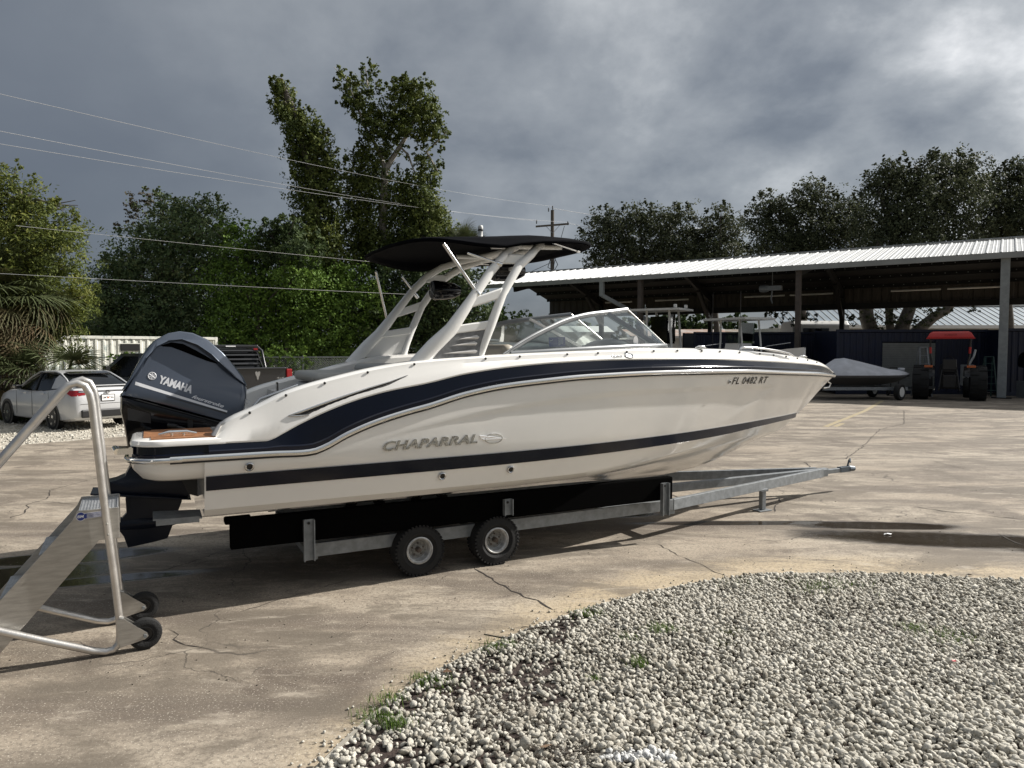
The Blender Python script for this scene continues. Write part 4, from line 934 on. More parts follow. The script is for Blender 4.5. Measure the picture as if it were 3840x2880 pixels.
mb = MB(); c0 = Vector((-2.083, 0, 1.779))
mb.tube([oncowl(c0 + Vector((.030 * math.cos(a), 0, .030 * math.sin(a))), .001) for a in [2 * PI * i / 24 for i in range(24)]], .0035, 4, closed=True)
for k in range(3):
    a = PI * k / 3 + .35; mb.tube([oncowl(c0 + Vector((s * .027 * math.cos(a), 0, s * .027 * math.sin(a))), .001) for s in (-1, 0, 1)], .003, 4)
    for s in (-1, 1): 
        e_ = Vector((math.cos(a + PI / 2), 0, math.sin(a + PI / 2))) * .006 * s; mb.tube([oncowl(c0 + e_ + Vector((q * math.cos(a), 0, q * math.sin(a))), .001) for q in (.010, .024)], .0014, 4); mb.tube([oncowl(c0 + e_ - Vector((q * math.cos(a), 0, q * math.sin(a))), .001) for q in (.010, .024)], .0014, 4)
mb.build('motor_emblem', mt['decal'], leg)

# ------------------------------------------------------------------ yard trailer
tr = thing('boat_trailer', 'galvanised yard trailer with black carpeted bunks under the white motorboat', 'trailer', (BO[0], BO[1], 0), BTH)
for yy in (-1, 1):
    m_ = MB(); m_.bar((-.95, yy * .86, .315), (2.9, yy * .86, .335), .05, .115); m_.bar((2.9, yy * .86, .335), (6.15, yy * .05, .305), .055, .118); m_.build('frame_rail', mt['galv'], tr, bevel=.004)
    m_ = MB(); m_.box((.62, yy * .95, .545), (4.36, .09, .24)); m_.box((-1.50, yy * .95, .655), (.2, .11, .05)); m_.build('bunk', mt['carpet'], tr, bevel=.012)
    for t in (-.96, .855, 2.68):
        pz, ph = (.44, .34) if t != .855 else (.535, .15); m_ = MB(); m_.box((t, yy * 1.0, pz), (.085, .012, ph)); m_.box((t - .04, yy * 1.02, pz), (.008, .05, ph)); m_.box((t + .04, yy * 1.02, pz), (.008, .05, ph)); bp_ = m_.build('bunk_post', mt['galv'], tr)
        m_ = MB(); m_.lathe([(.012, 0), (.012, -.01), (.001, -.01)], (t, yy * 1.0 - .006 * 1, .58), 'Y', 6); m_.build('bolt', mt['darksteel'], bp_)
m_ = MB(); m_.bar((1.2, 0, .31), (6.3, 0, .305), .07, .10); m_.build('tongue_beam', mt['galv'], tr, bevel=.004)
for t in (-.9, .85, 2.9): m_ = MB(); m_.bar((t, -.86, .26), (t, .86, .26), .08, .06); m_.build('crossbeam', mt['galv'], tr)
m_ = MB(); m_.box((6.1, 0, .30), (.3, .14, .10)); m_.bar((6.2, 0, .30), (6.62, 0, .305), .06, .06); m_.build('tongue', mt['galv'], tr, bevel=.005)
m_ = MB(); m_.bar((6.55, 0, .31), (6.75, 0, .31), .07, .075); m_.tube([(6.74, 0, .315), (6.86, 0, .305)], [.045, .035], 10); m_.bar((6.72, 0, .33), (6.76, 0, .44), .02, .02); m_.bar((6.76, -.02, .40), (6.80, .02, .45), .02, .02); m_.build('coupler', mat('blue_grey_coupler', (.09, .11, .13), .5, .4), tr, bevel=.004)
m_ = MB(); m_.box((4.67, -.42, .15), (.06, .06, .26)); m_.box((4.67, -.42, .008), (.2, .13, .012)); m_.box((4.67, -.42, .26), (.12, .08, .03)); m_.build('jack_stand', mt['galv'], tr, bevel=.003)
for t in (0, .752): m_ = MB(); m_.tube([(t, -.85, .215), (t, .85, .215)], .025, 8); m_.build('axle', mt['darksteel'], tr)
def tyre_prof(Rr, w, ri): return [(ri, -w * .38), (ri + (Rr - ri) * .35, -w * .5), (Rr - .02, -w * .47), (Rr - .004, -w * .36), (Rr, 0), (Rr - .004, w * .36), (Rr - .02, w * .47), (ri + (Rr - ri) * .35, w * .5), (ri, w * .38)]
wheel = None
for yy in (-1, 1):
    for t in (0, .752):
        if wheel is None:
            m_ = MB(); m_.lathe(tyre_prof(.23, .20, .118), (0, 0, 0), 'Y', 40); 
            for k in range(40):
                a = 2 * PI * k / 40
                for s in (-1, 1): m_.box((.220 * math.cos(a), s * .085, .220 * math.sin(a)), (.016, .03, .018), Matrix.Rotation(-a, 3, 'Y'))
            wheel = m_.build('wheel', mt['rubber'], tr, smooth=35)
            m_ = MB(); m_.lathe([(.12, -.072), (.122, -.085), (.112, -.09), (.106, -.078), (.098, -.07), (.092, -.045), (.088, -.02), (.080, -.012), (.055, -.012), (.05, -.022), (.001, -.022)], (0, 0, 0), 'Y', 36, cap=False); m_.build('rim', mt['rim'], wheel, smooth=30)
            m_ = MB(); m_.lathe([(.084, -.0145), (.056, -.0145), (.052, -.024), (.001, -.024)], (0, 0, 0), 'Y', 30, cap=False); m_.build('rim_face', mat('dull_wheel_face', (.22, .215, .2), .55, .3, var=.4, vscale=40), wheel, smooth=30)
            m_ = MB(); m_.lathe([(.024, -.02), (.024, -.06), (.02, -.075), (.016, -.08), (.001, -.08)], (0, 0, 0), 'Y', 18)
            for k in range(5): a = 2 * PI * k / 5 + .3; m_.lathe([(.008, -.012), (.008, -.03), (.001, -.032)], (.052 * math.cos(a), 0, .052 * math.sin(a)), 'Y', 6)
            m_.build('hub', mt['rust'], wheel, smooth=30)
            wheel.location = (t, yy * .91, .228)
        else: dup(wheel, tr, (t, yy * .91, .228), (0, 0, PI if yy > 0 else 0))

# ------------------------------------------------------------------ boarding steps on wheels
stp = thing('boarding_steps', 'aluminium boarding steps with tall bent handrails and two small wheels at the left edge', 'steps', (-2.43, 4.70, 0), R(28))
for y, ys in ((.05, .09), (.64, .60)):
    P = [(-1.50, .40), (-1.44, .47), (-.764, 1.328), (-.50, 1.66), (-.441, 1.733), (-.395, 1.775), (-.349, 1.789), (-.305, 1.768), (-.28, 1.715), (-.270, 1.66), (-.209, .901), (-.176, .557), (-.148, .23), (-.146, .12), (-.155, .065), (-.185, .032), (-.229, .026), (-.30, .045), (-.55, .155), (-.794, .267), (-1.0, .36)]
    MB().tube([(a, y, b) for a, b in P], .0235, 12).build('handrail', mt['alutube'], stp, smooth=60)
    m_ = MB(); m_.prism([(-.372, .963), (-.138, .963), (-.138, .758), (-.255, .758), (-.275, .73), (-.90, .0), (-1.18, .0), (-.399, .905)], ys - .004, ys + .004)
    s_ = -1 if y < .3 else 1
    m_.box((-.138, ys + .012 * -s_, .86), (.008, .03, .205)); m_.build('side_plate', mt['alu'], stp, bevel=.002)
    br = MB(); br.prism([(-.165, .235), (-.125, .235), (.012, .118), (.02, .095), (.0, .078), (-.15, .045)], y - .034, y - .028); br.prism([(-.165, .235), (-.125, .235), (.012, .118), (.02, .095), (.0, .078), (-.15, .045)], y + .028, y + .034); br.tube([(-.15, y - .02, .245), (-.125, y - .02, .235)], .012, 8)
    bb = br.build('wheel_bracket', mt['alu'], stp)
    m_ = MB(); m_.lathe([(.012, 0), (.012, -.012), (.001, -.012)], (0, y - .034, .1), 'Y', 6); m_.build('bolt', mt['galv'], bb)
    for z in (.87, .80): m_ = MB(); m_.lathe([(.007, 0), (.006, -.004), (.001, -.006)], (-.205 + (.87 - z) * .07, y - .022, z), 'Y', 10); m_.build('rivet', mt['alu'], stp)
for i, (x, z) in enumerate(((-.255, .945), (-.475, .70), (-.685, .455), (-.895, .21))):
    m_ = MB(); m_.box((x, .345, z), (.225, .50, .005)); m_.box((x + .11, .345, z - .02 if i else z - .01), (.006, .50, .045)); m_.box((x - .11, .345, z - .015), (.006, .50, .03))
    for k in range(12): m_.box((x - .1 + k * .018, .345, z + .004), (.006, .49, .003))
    m_.build('tread', mt['alud'], stp)
wh = None
for y in (.05, .64):
    if wh is None:
        m_ = MB(); m_.lathe(tyre_prof(.105, .066, .052), (0, 0, 0), 'Y', 30); wh = m_.build('wheel', mt['rubber'], stp, smooth=35)
        m_ = MB(); m_.lathe([(.055, -.024), (.048, -.026), (.044, -.012), (.02, -.010), (.02, -.03), (.001, -.03)], (0, 0, 0), 'Y', 24, cap=False); m_.build('rim', mt['black'], wh, smooth=35); wh.location = (0, y, .1055)
    else: dup(wh, stp, (0, y, .1055), (0, 0, 0))
mb = MB(); y_ = .0842
def rect(a, b, c, d, y=y_): return [(a, y, b), (c, y, d - 0), (c, y, d), (a, y, b)]
mb.add([(-.355, y_, .944), (-.215, y_, .95), (-.215, y_, .912), (-.355, y_, .906)], [(0, 1, 2, 3)]); mb.add([(-.352 + .027 * math.cos(a), y_ - .0005, .925 + .030 * math.sin(a)) for a in [2 * PI * i / 20 for i in range(20)]], [tuple(range(20))])
stk = mb.build('maker_sticker', mt['whitest'], stp)
mb = MB(); mb.add([(-.33, y_ - .0010, .941), (-.218, y_ - .0010, .947), (-.218, y_ - .0010, .915), (-.33, y_ - .0010, .909)], [(0, 1, 2, 3)]); mb.add([(-.352 + .024 * math.cos(a), y_ - .0015, .925 + .027 * math.sin(a)) for a in [2 * PI * i / 20 for i in range(20)]], [tuple(range(20))]); mb.build('sticker_blue_ground', mt['bluest'], stk)
put_text('sticker_lettering', 'BM', mt['whitest'], stk, (-.371, y_ - .002, .916), (1, 0, 0), (0, 0, 1), .018, .037, shear=.15, offset=.02)
mb = MB()
for i in range(4): mb.add([(-.318, y_ - .002, .938 - i * .0075), (-.225 - .01 * (i % 2), y_ - .002, .9425 - i * .0075), (-.225 - .01 * (i % 2), y_ - .002, .9395 - i * .0075), (-.318, y_ - .002, .935 - i * .0075)], [(0, 1, 2, 3)])
mb.build('sticker_small_print', mt['whitest'], stk)

# ------------------------------------------------------------------ parked vehicles on the gravel lot
def body_loft(st, n_side=4):
    """st: (x, zbottom, ztop, halfwidth, crown)"""
    rg = []
    for x, zb, zt, w, cr_ in st:
        h = zt - zb; row = [(x, -w * .86, zb), (x, -w * .97, zb + .06 * min(1, h)), (x, -w, zb + h * .30), (x, -w * .995, zb + h * .55), (x, -w * .965, zb + h * .80), (x, -w * .91, zt - .03 * min(1, h * 2)), (x, -w * .82, zt), (x, -w * .4, zt + cr_ * .8), (x, 0, zt + cr_)]
        rg.append(row + [(a, -b, c) for a, b, c in row[::-1][1:]])
    mb = MB(); mb.loft(rg, closed=True, caps=True); return mb
def alloy(parent, loc, rad, flip, rimm, w=.21, spokes=5):
    m_ = MB(); m_.lathe(tyre_prof(rad, w, rad * .68), (0, 0, 0), 'Y', 28); wl = m_.build('wheel', mt['rubber'], parent, smooth=35); wl.location = loc
    m_ = MB(); m_.lathe([(rad * .69, .10 - .0), (rad * .69, .075), (rad * .64, .06), (rad * .6, .02), (.001, .02)], (0, 0, 0), 'Y', 28, cap=False); m_.build('rim', mt['black'], wl, smooth=30)
    m_ = MB()
    for k in range(spokes):
        a = 2 * PI * k / spokes
        for s in (-.13, .13): m_.bar((.04 * math.cos(a), .075, .04 * math.sin(a)), (rad * .66 * math.cos(a + s), .09, rad * .66 * math.sin(a + s)), .018, .02, (0, 1, 0))
    m_.lathe([(.05, .09), (.04, .1), (.001, .1)], (0, 0, 0), 'Y', 12); m_.build('rim_spokes', rimm, wl)
    if flip: wl.rotation_euler = (0, 0, PI)
    return wl
fwd = math.atan2(.57, -.82)
sedan = thing('sedan', 'silver sedan with tinted glass parked on the gravel lot beside the palm', 'car', (-11.05, 18.83, -.01), fwd)
st = [(-.98, .40, .72, .66, .01), (-.96, .32, .86, .74, .01), (-.90, .27, 1.00, .81, .015), (-.78, .24, 1.085, .85, .02), (-.5, .21, 1.10, .88, .02), (0, .2, 1.03, .89, .0), (.6, .19, .98, .89, 0), (1.6, .19, .96, .885, 0), (2.3, .19, .96, .885, .02), (2.8, .2, .92, .88, .03), (3.25, .2, .82, .84, .03), (3.5, .24, .72, .76, .02), (3.6, .32, .62, .66, .0)]
b_ = body_loft(st).build('body', mt['carsilver'], sedan, smooth=35)
def green(st):
    rg = []
    for x, zb, zt, wb, wt in st:
        row = [(x, -wb, zb), (x, -(wb * .55 + wt * .45), zb + (zt - zb) * .5), (x, -wt, zt - .02), (x, -wt * .9, zt), (x, 0, zt + .01)]; rg.append(row + [(a, -b, c) for a, b, c in row[::-1][1:]])
    return rg
gst = [(-.62, 1.05, 1.11, .72, .68), (-.3, 1.02, 1.25, .78, .62), (.1, 1.0, 1.40, .81, .585), (.4, .97, 1.445, .82, .58), (1.0, .95, 1.455, .82, .585), (1.35, .95, 1.43, .82, .58), (1.75, .95, 1.28, .80, .60), (2.15, .96, 1.08, .76, .68), (2.3, .95, .98, .74, .70)]
mb = MB(); mb.loft(green(gst), caps=True); g_ = mb.build('windows', mt['carglass'], sedan, smooth=40)
mb = MB(); mb.loft([[(x, y * 1.01, z + .006) for x, y, z in (r[2], r[3], r[4], r[5], r[6])] for r in green(gst)[2:6]], closed=False); mb.build('roof', mt['carsilver'], sedan, smooth=50)
for yy in (-1, 1):
    mb = MB(); mb.tube([(-.63, yy * .72, 1.09), (-.3, yy * .655, 1.25), (.1, yy * .605, 1.395), (.4, yy * .595, 1.44), (1.3, yy * .595, 1.425), (1.75, yy * .625, 1.275), (2.2, yy * .70, 1.04)], .022, 6); mb.build('roof_pillar', mt['carsilver'], sedan, smooth=60)
    mb = MB(); mb.add([(-.62, yy * .745, 1.08), (-.30, yy * .69, 1.26), (.05, yy * .665, 1.37), (.2, yy * .70, 1.27), (.22, yy * .80, 1.02), (-.2, yy * .815, 1.03)], [(0, 1, 2, 3, 4, 5)]); mb.build('roof_pillar', mt['carsilver'], sedan)
    mb = MB(); mb.bar((1.05, yy * .84, .95), (1.12, yy * .63, 1.42), .05, .02, (0, yy, 0)); mb.build('door_pillar', mt['black'], sedan)
    mb = MB(); mb.box((1.85, yy * .95, 1.03), (.2, .16, .12)); mb.build('door_mirror', mt['carblack'], sedan, bevel=.03)
    for x in (.55, 1.55): mb = MB(); mb.box((x, yy * .885, .88), (.17, .02, .025)); mb.build('door_handle', mt['carsilver'], sedan)
    for x in (.2, 1.15, 2.08): mb = MB(); mb.box((x, yy * .888, .62), (.008, .006, .62)); mb.build('door_gap', mt['ink'], sedan)
    mb = MB(); mb.loft([[(-.975, yy * .50, .90), (-.955, yy * .50, .99)], [(-.95, yy * .68, .86), (-.93, yy * .70, 1.005)], [(-.88, yy * .825, .86), (-.86, yy * .81, 1.0)], [(-.62, yy * .885, .97), (-.62, yy * .872, 1.02)]], closed=False); mb.build('tail_light', mt['redlens'], sedan, smooth=60)
    mb = MB(); mb.add([(-.975, yy * .53, .95), (-.952, yy * .68, .955), (-.945, yy * .68, .985), (-.965, yy * .53, .98)], [(0, 1, 2, 3)]); mb.build('reversing_light', mt['chromer'], sedan)
    for x in (0, 2.68):
        mb = MB(); mb.lathe([(.365, 0), (.365, .01)], (x, yy * .885, .32), 'Y', 26); mb.build('wheel_arch', mt['ink'], sedan)
        alloy(sedan, (x, yy * .80, .32), .325, yy < 0, mt['chromer'])
mb = MB(); mb.box((-.99, 0, .42), (.06, 1.30, .20)); mb.build('bumper_insert', mt['black'], sedan, bevel=.03)
mb = MB(); mb.box((-.975, 0, .66), (.02, 1.30, .008)); mb.box((-.945, 0, .985), (.03, 1.36, .012)); mb.build('boot_gap', mt['ink'], sedan)
mb = MB(); mb.box((-.80, 0, 1.108), (.16, 1.35, .02)); mb.build('boot_spoiler', mt['carsilver'], sedan, bevel=.008)
mb = MB(); mb.box((.03, 0, 1.415), (.22, 1.0, .02), Matrix.Rotation(-.2, 3, 'Y')); mb.build('roof_spoiler', mt['carblack'], sedan)
mb = MB(); mb.box((-.988, 0, .80), (.012, .34, .175)); pf = mb.build('number_plate', mt['ink'], sedan, bevel=.005)
mb = MB(); mb.box((-.996, 0, .80), (.004, .30, .14)); pl = mb.build('plate_face', mt['whitest'], pf)
put_text('plate_lettering', 'SMT T46', mt['ink'], pf, (-.9985, .135, .775), (0, -1, 0), (0, 0, 1), .055, .27, offset=.012)
mb = MB(); mb.add([(-.9995, .02 * math.cos(a), .80 + .024 * math.sin(a)) for a in [2 * PI * i / 12 for i in range(12)]], [tuple(range(12))]); mb.build('plate_emblem', mt['orange'], pf)
mb = MB()
for ra, rb_ in ((.058, .038), (.022, .034), (.045, .014)): mb.tube([(-.975, ra * math.cos(a), .945 + rb_ * math.sin(a)) for a in [2 * PI * i / 20 for i in range(20)]], .0045, 5, closed=True)
mb.build('maker_emblem', mt['darksteel'], sedan)

def pickup(name, label, loc, rz, paint, rack=True, scale=1.):
    t = thing(name, label, 'pickup truck', loc, rz); t.scale = (scale,) * 3
    mb = MB(); mb.box((1.05, 0, .92), (2.0, 1.9, .60)); mb.build('bed', paint, t, bevel=.03)
    mb = MB(); mb.box((1.05, 0, 1.232), (1.9, 1.66, .02)); mb.build('bed_cover', mt['black'], t)
    mb = MB(); mb.box((.035, 0, 1.0), (.05, 1.58, .60)); tg = mb.build('tailgate', paint, t, bevel=.02)
    mb = MB(); mb.box((.0, 0, 1.27), (.12, 1.62, .03)); mb.build('tailgate_cap', mt['black'], tg, bevel=.01)
    mb = MB(); mb.prism([(-.07, .10), (-.04, .13), (0, .10), (.04, .13), (.07, .10), (.055, .02), (.03, -.02), (.02, -.09), (0, -.11), (-.02, -.09), (-.03, -.02), (-.055, .02)], 0, .012, 'YZ'); em = mb.build('ram_head_emblem', mt['chromer'], tg); em.location = (-.003, 0, 1.07)
    put_text('drive_badge', '4x4', mt['chromer'], tg, (.0, -.52, .98), (0, -1, 0), (0, 0, 1), .05, .2, offset=.01)
    for yy in (-1, 1):
        mb = MB(); mb.box((.05, yy * .88, 1.03), (.12, .16, .44)); mb.build('tail_light', mt['redlens'], t, bevel=.02)
        for x in (1.15, 4.75): 
            mb = MB(); mb.lathe([(.45, 0), (.45, .01)], (x, yy * .955, .45), 'Y', 20); mb.build('wheel_arch', mt['ink'], t); alloy(t, (x, yy * .85, .40), .40, yy < 0, mt['chromer'], .26, 6)
        mb = MB(); mb.box((3.95, yy * 1.08, 1.38), (.14, .22, .24)); mb.build('door_mirror', mt['black'], t, bevel=.03)
        mb = MB(); mb.box((3.0, yy * .955, 1.0), (.01, .01, .6)); mb.box((3.2, yy * .957, 1.12), (.2, .02, .03)); mb.build('door_handle', mt['ink'], t)
    mb = MB(); mb.box((-.12, 0, .60), (.2, 1.9, .2)); mb.build('bumper', mt['chromer'], t, bevel=.04)
    mb = MB(); mb.box((-.225, 0, .62), (.01, .32, .16)); mb.build('number_plate', mt['whitest'], t)
    body = [(2.1, .50, 1.20, .95, 0), (4.1, .50, 1.20, .95, 0), (4.3, .5, 1.20, .94, .03), (5.2, .5, 1.14, .92, .04), (5.5, .5, 1.05, .88, .02), (5.58, .55, .9, .8, 0)]
    body_loft(body).build('cab_body', paint, t, smooth=35)
    gs = [(2.12, 1.18, 1.2, .84, .80), (2.25, 1.15, 1.80, .88, .68), (2.5, 1.15, 1.86, .90, .68), (3.4, 1.15, 1.87, .90, .69), (3.7, 1.15, 1.80, .90, .68), (4.3, 1.15, 1.24, .86, .8)]
    mb = MB(); mb.loft(green(gs), caps=True); mb.build('windows', mt['carglass'], t, smooth=40)
    mb = MB(); mb.loft([[(x, y * 1.01, z + .01) for x, y, z in (r[2], r[3], r[4], r[5], r[6])] for r in green(gs)[1:5]], closed=False); mb.build('roof', paint, t, smooth=50)
    for yy in (-1, 1):
        for a, b in (((4.28, .87, 1.2), (3.65, .70, 1.80)), ((3.05, .92, 1.18), (3.05, .70, 1.86)), ((2.15, .9, 1.18), (2.28, .70, 1.80)), ((2.28, .70, 1.82), (3.68, .70, 1.83))):
            mb = MB(); mb.bar((a[0], a[1] * yy, a[2]), (b[0], b[1] * yy, b[2]), .09, .03, (0, yy, 0)); mb.build('cab_pillar', paint, t)
    if rack:
        for yy in (-1, 1): mb = MB(); mb.tube([(1.7, yy * .80, 1.25), (1.98, yy * .80, 1.75), (2.05, yy * .68, 1.88)], .04, 8); mb.build('rack_post', mt['carblack'], t, smooth=50)
        mb = MB(); mb.box((2.05, 0, 1.88), (.08, 1.4, .09)); hr = mb.build('headache_rack', mt['carblack'], t, bevel=.02)
        for k in range(4): mb = MB(); mb.box((2.03, 0, 1.36 + k * .13), (.05, 1.5, .05), Matrix.Rotation(.5, 3, 'Y')); mb.build('rack_slat', mt['carblack'], t)
        mb = MB(); mb.box((2.0, .1, 1.885), (.006, .28, .03)); mb.build('rack_label', mt['whitest'], hr); mb = MB(); mb.box((2.0, -.62, 1.80), (.02, .12, .05)); mb.build('rack_light', mt['redlens'], hr)
    return t
pickup('pickup_truck', 'black pickup truck with louvred cab rack, tailgate and red lights beyond the outboard motor', (-7.75, 22.0, 0), R(135), mt['carblack'], True, 1.12).rotation_euler[2] = R(128)
pickup('pickup_truck', 'dark grey pickup truck facing left behind the silver sedan, half hidden by the motor', (-8.8, 23.7, 0), R(178), mt['cargrey'], False, 1.0)
# white shipping container
def corr(x0, x1, z0, z1, y, pitch=.28, d=.036, hole=None):
    """trapezoidal corrugated sheet in the XZ plane facing -y"""
    mb = MB(); xs = []; x = x0; k = 0
    while x < x1 - 1e-3:
        for f, dy in ((0, 0), (.25, 0), (.38, d), (.87, d)): xs.append((min(x + f * pitch, x1), y + dy))
        x += pitch
    xs.append((x1, y)); vs = [(a, b, z0) for a, b in xs] + [(a, b, z1) for a, b in xs]; n = len(xs)
    mb.add(vs, [(i, i + 1, n + i + 1, n + i) for i in range(n - 1)]); return mb
def container(name, label, loc, rz, length, h, m, m2=None, depth=2.44, door=None, vent=None, group=None):
    t = thing(name, label, 'shipping container', loc, rz, group)
    segs = [(.08, length - .08, .15, h - .14)]
    if door: segs = [(.08, door[0], .15, h - .14), (door[1], length - .08, .15, h - .14), (door[0], door[1], door[2], h - .14)]
    for s in segs: corr(s[0], s[1], s[2], s[3], .02).build('corrugated_panel', m, t)
    mb = MB(); mb.box((length / 2, depth / 2 + .03, h - .10), (length - .1, depth - .14, .04)); mb.build('roof', m, t)
    mb = MB(); mb.box((length / 2, .04, h - .06), (length, .08, .12)); mb.box((length / 2, .04, .08), (length, .08, .16)); mb.box((length / 2, depth - .03, h - .07), (length - .02, .06, .13)); mb.build('frame_beam', m, t, bevel=.01)
    for x in (.05, length - .05):
        for yc in (.045, depth - .045): mb = MB(); mb.box((x, yc, h / 2), (.11, .1, h + .012)); mb.build('corner_post', m, t)
    mb = MB(); mb.box((.03, depth / 2, h / 2), (.03, depth - .2, h - .2)); mb.box((length / 2, depth - .03, h / 2), (length - .3, .03, h - .2)); mb.build('end_wall', m, t)
    mb = MB(); n = 12
    for i in range(n): mb.box((length - .02, .16 + i * (depth - .3) / n, h / 2), (.05 if i % 2 else .015, (depth - .3) / n, h - .25))
    mb.build('end_doors', m2 or m, t)
    if vent: mb = MB(); mb.box((vent[0], .03, vent[1]), (vent[2], .09, vent[3])); v_ = mb.build('window_opening', mt['ink'], t); mb = MB(); mb.box((vent[0], -.018, vent[1] + vent[3] / 2), (vent[2] + .05, .02, .03)); mb.build('frame', m, v_)
    if door:
        w = door[1] - door[0]
        for i in range(int((door[2] - .1) / .1)): mb = MB(); mb.box((door[0] + w / 2, .03 + .008 * (i % 2), .15 + i * .1), (w - .04, .03, .095)); mb.build('door_slat', mt['shutter'], t)
    return t
container('shipping_container', 'white shipping container with peeling mouldy paint and a black opening', (-17.85, 27.6, -.02), R(46), 6.7, 2.57, mt['peel'], vent=(3.06, 2.12, .72, .30))
# chain link fence in front of it, running on behind the black pickup
fc = thing('chain_link_fence', 'grey chain link fence with top rail running in front of the white container', 'fence', (-16.5, 26.6, 0))
FL_ = 14.5
MB().tube([(0, 0, 1.72), (FL_, .6, 1.72)], .022, 6).build('top_rail', mt['galv'], fc)
for i in range(6): MB().tube([(i * FL_ / 5, .6 * i / 5, 0), (i * FL_ / 5, .6 * i / 5, 1.78)], .03, 8).build('fence_post', mt['galv'], fc)
mb = MB(); k = 0; x = -1.7
while x < FL_:
    for s in (1, -1):
        a, b = (x, x + 1.7) if s > 0 else (x + 1.7, x); za, zb = .03, 1.7
        # clip to fence length
        pa, pb = Vector((a, 0, za)), Vector((b, 0, zb))
        lo, hi = 0, 1; dxx = pb.x - pa.x
        for lim in (0, FL_):
            tt = (lim - pa.x) / dxx
            if (dxx > 0) == (lim == 0): lo = max(lo, tt)
            else: hi = min(hi, tt)
        if hi > lo + .02:
            q0, q1 = pa.lerp(pb, lo), pa.lerp(pb, hi); q0.y = .6 * q0.x / FL_; q1.y = .6 * q1.x / FL_; mb.tube([q0, q1], .0028, 3, caps=False)
    x += .09
kind(mb.build('wire_mesh', mt['galv'], fc), 'stuff')

# ------------------------------------------------------------------ open boat shed (local x = along the eave to the left/away, y = towards its back)
SD = Vector((-.826, .563, 0)).normalized(); SE = Vector((SD.y, -SD.x, 0)); SO = Vector((20.2, 29.7, 0)); SA = math.atan2(SD.y, SD.x)
# with x = SD the left-hand normal points to the camera side, so depth is negative local y
shed = thing('boat_shed', 'long open boat shed with white ribbed metal roof over dark steel frames', 'shed', SO, SA)
def sh(px, py, s=None): return None
S0, S1 = -8.0, 28.5; DEP = 11.; HE = 5.92; HR = 7.2; YR = -5.5; HB = 5.55
n = int((S1 - S0) / 1.0); pw = (S1 - S0) / n
def roofpanel(y0, z0, y1, z1, name, m):
    mb = MB(); prof = []; x = 0
    for k in range(2):
        b = k * pw / 2
        prof += [(b, 0), (b + .03, 0), (b + .055, .045), (b + .10, .045), (b + .125, 0), (b + .25, 0), (b + .265, .012), (b + .285, .012), (b + .30, 0), (b + .37, 0), (b + .385, .012), (b + .405, .012), (b + .42, 0)]
    prof.append((pw, 0)); sl = math.hypot(y1 - y0, z1 - z0); ny, nz = -(z1 - z0) / sl * (1 if y1 < y0 else -1), abs(y1 - y0) / sl
    ny = (z1 - z0) / sl if y1 < y0 else -(z1 - z0) / sl
    vs = [(a, y0 + h * ny, z0 + h * nz) for a, h in prof] + [(a, y1 + h * ny, z1 + h * nz) for a, h in prof]; k = len(prof)
    mb.add(vs, [(i, i + 1, k + i + 1, k + i) for i in range(k - 1)]); return mb.build(name, m, shed)
p1 = roofpanel(.35, HE, YR, HR, 'roof_panel', mt['roofmetal']); p2 = roofpanel(YR, HR, -DEP - .4, HB + .1, 'roof_panel', mt['roofmetal'])
for i in range(n):
    for p in (p1, p2):
        if i == 0: p.location = (S0, 0, 0)
        else: c = p.copy(); COL.objects.link(c); c.location = (S0 + i * pw, 0, 0)
mb = MB(); mb.box(((S0 + S1) / 2, .37, HE - .10), (S1 - S0, .06, .24)); mb.build('fascia_gutter', mt['fascia'], shed)
mb = MB(); mb.box(((S0 + S1) / 2, YR, HR + .05), (S1 - S0, .4, .03)); mb.build('ridge_cap', mt['roofmetal'], shed)
mb = MB(); mb.add([(S0, .30, HE - .06), (S1, .30, HE - .06), (S1, YR, HR - .08), (S0, YR, HR - .08), (S1, -DEP - .3, HB), (S0, -DEP - .3, HB)], [(0, 1, 2, 3), (3, 2, 4, 5)]); mb.build('roof_shade_sheet', mt['roof_shade'], shed)  # added sheet, dark in place of shade below the white panels
for k in range(8):
    y = -.4 - k * 1.45; z = (HE + (HR - HE) * (y - .35) / (YR - .35) if y > YR else HR + (HB + .1 - HR) * (y - YR) / (-DEP - .4 - YR)) - .20
    mb = MB(); mb.box(((S0 + S1) / 2, y, z), (S1 - S0 - .1, .07, .20)); pu = mb.build('purlin', mt['purlin'], shed)
    mb = MB()
    for i in range(70): mb.box((S0 + .3 + i * .52, y + .04, z + .02), (.05, .012, .05))
    kind(mb.build('purlin_bolts', mt['galv'], pu), 'stuff')
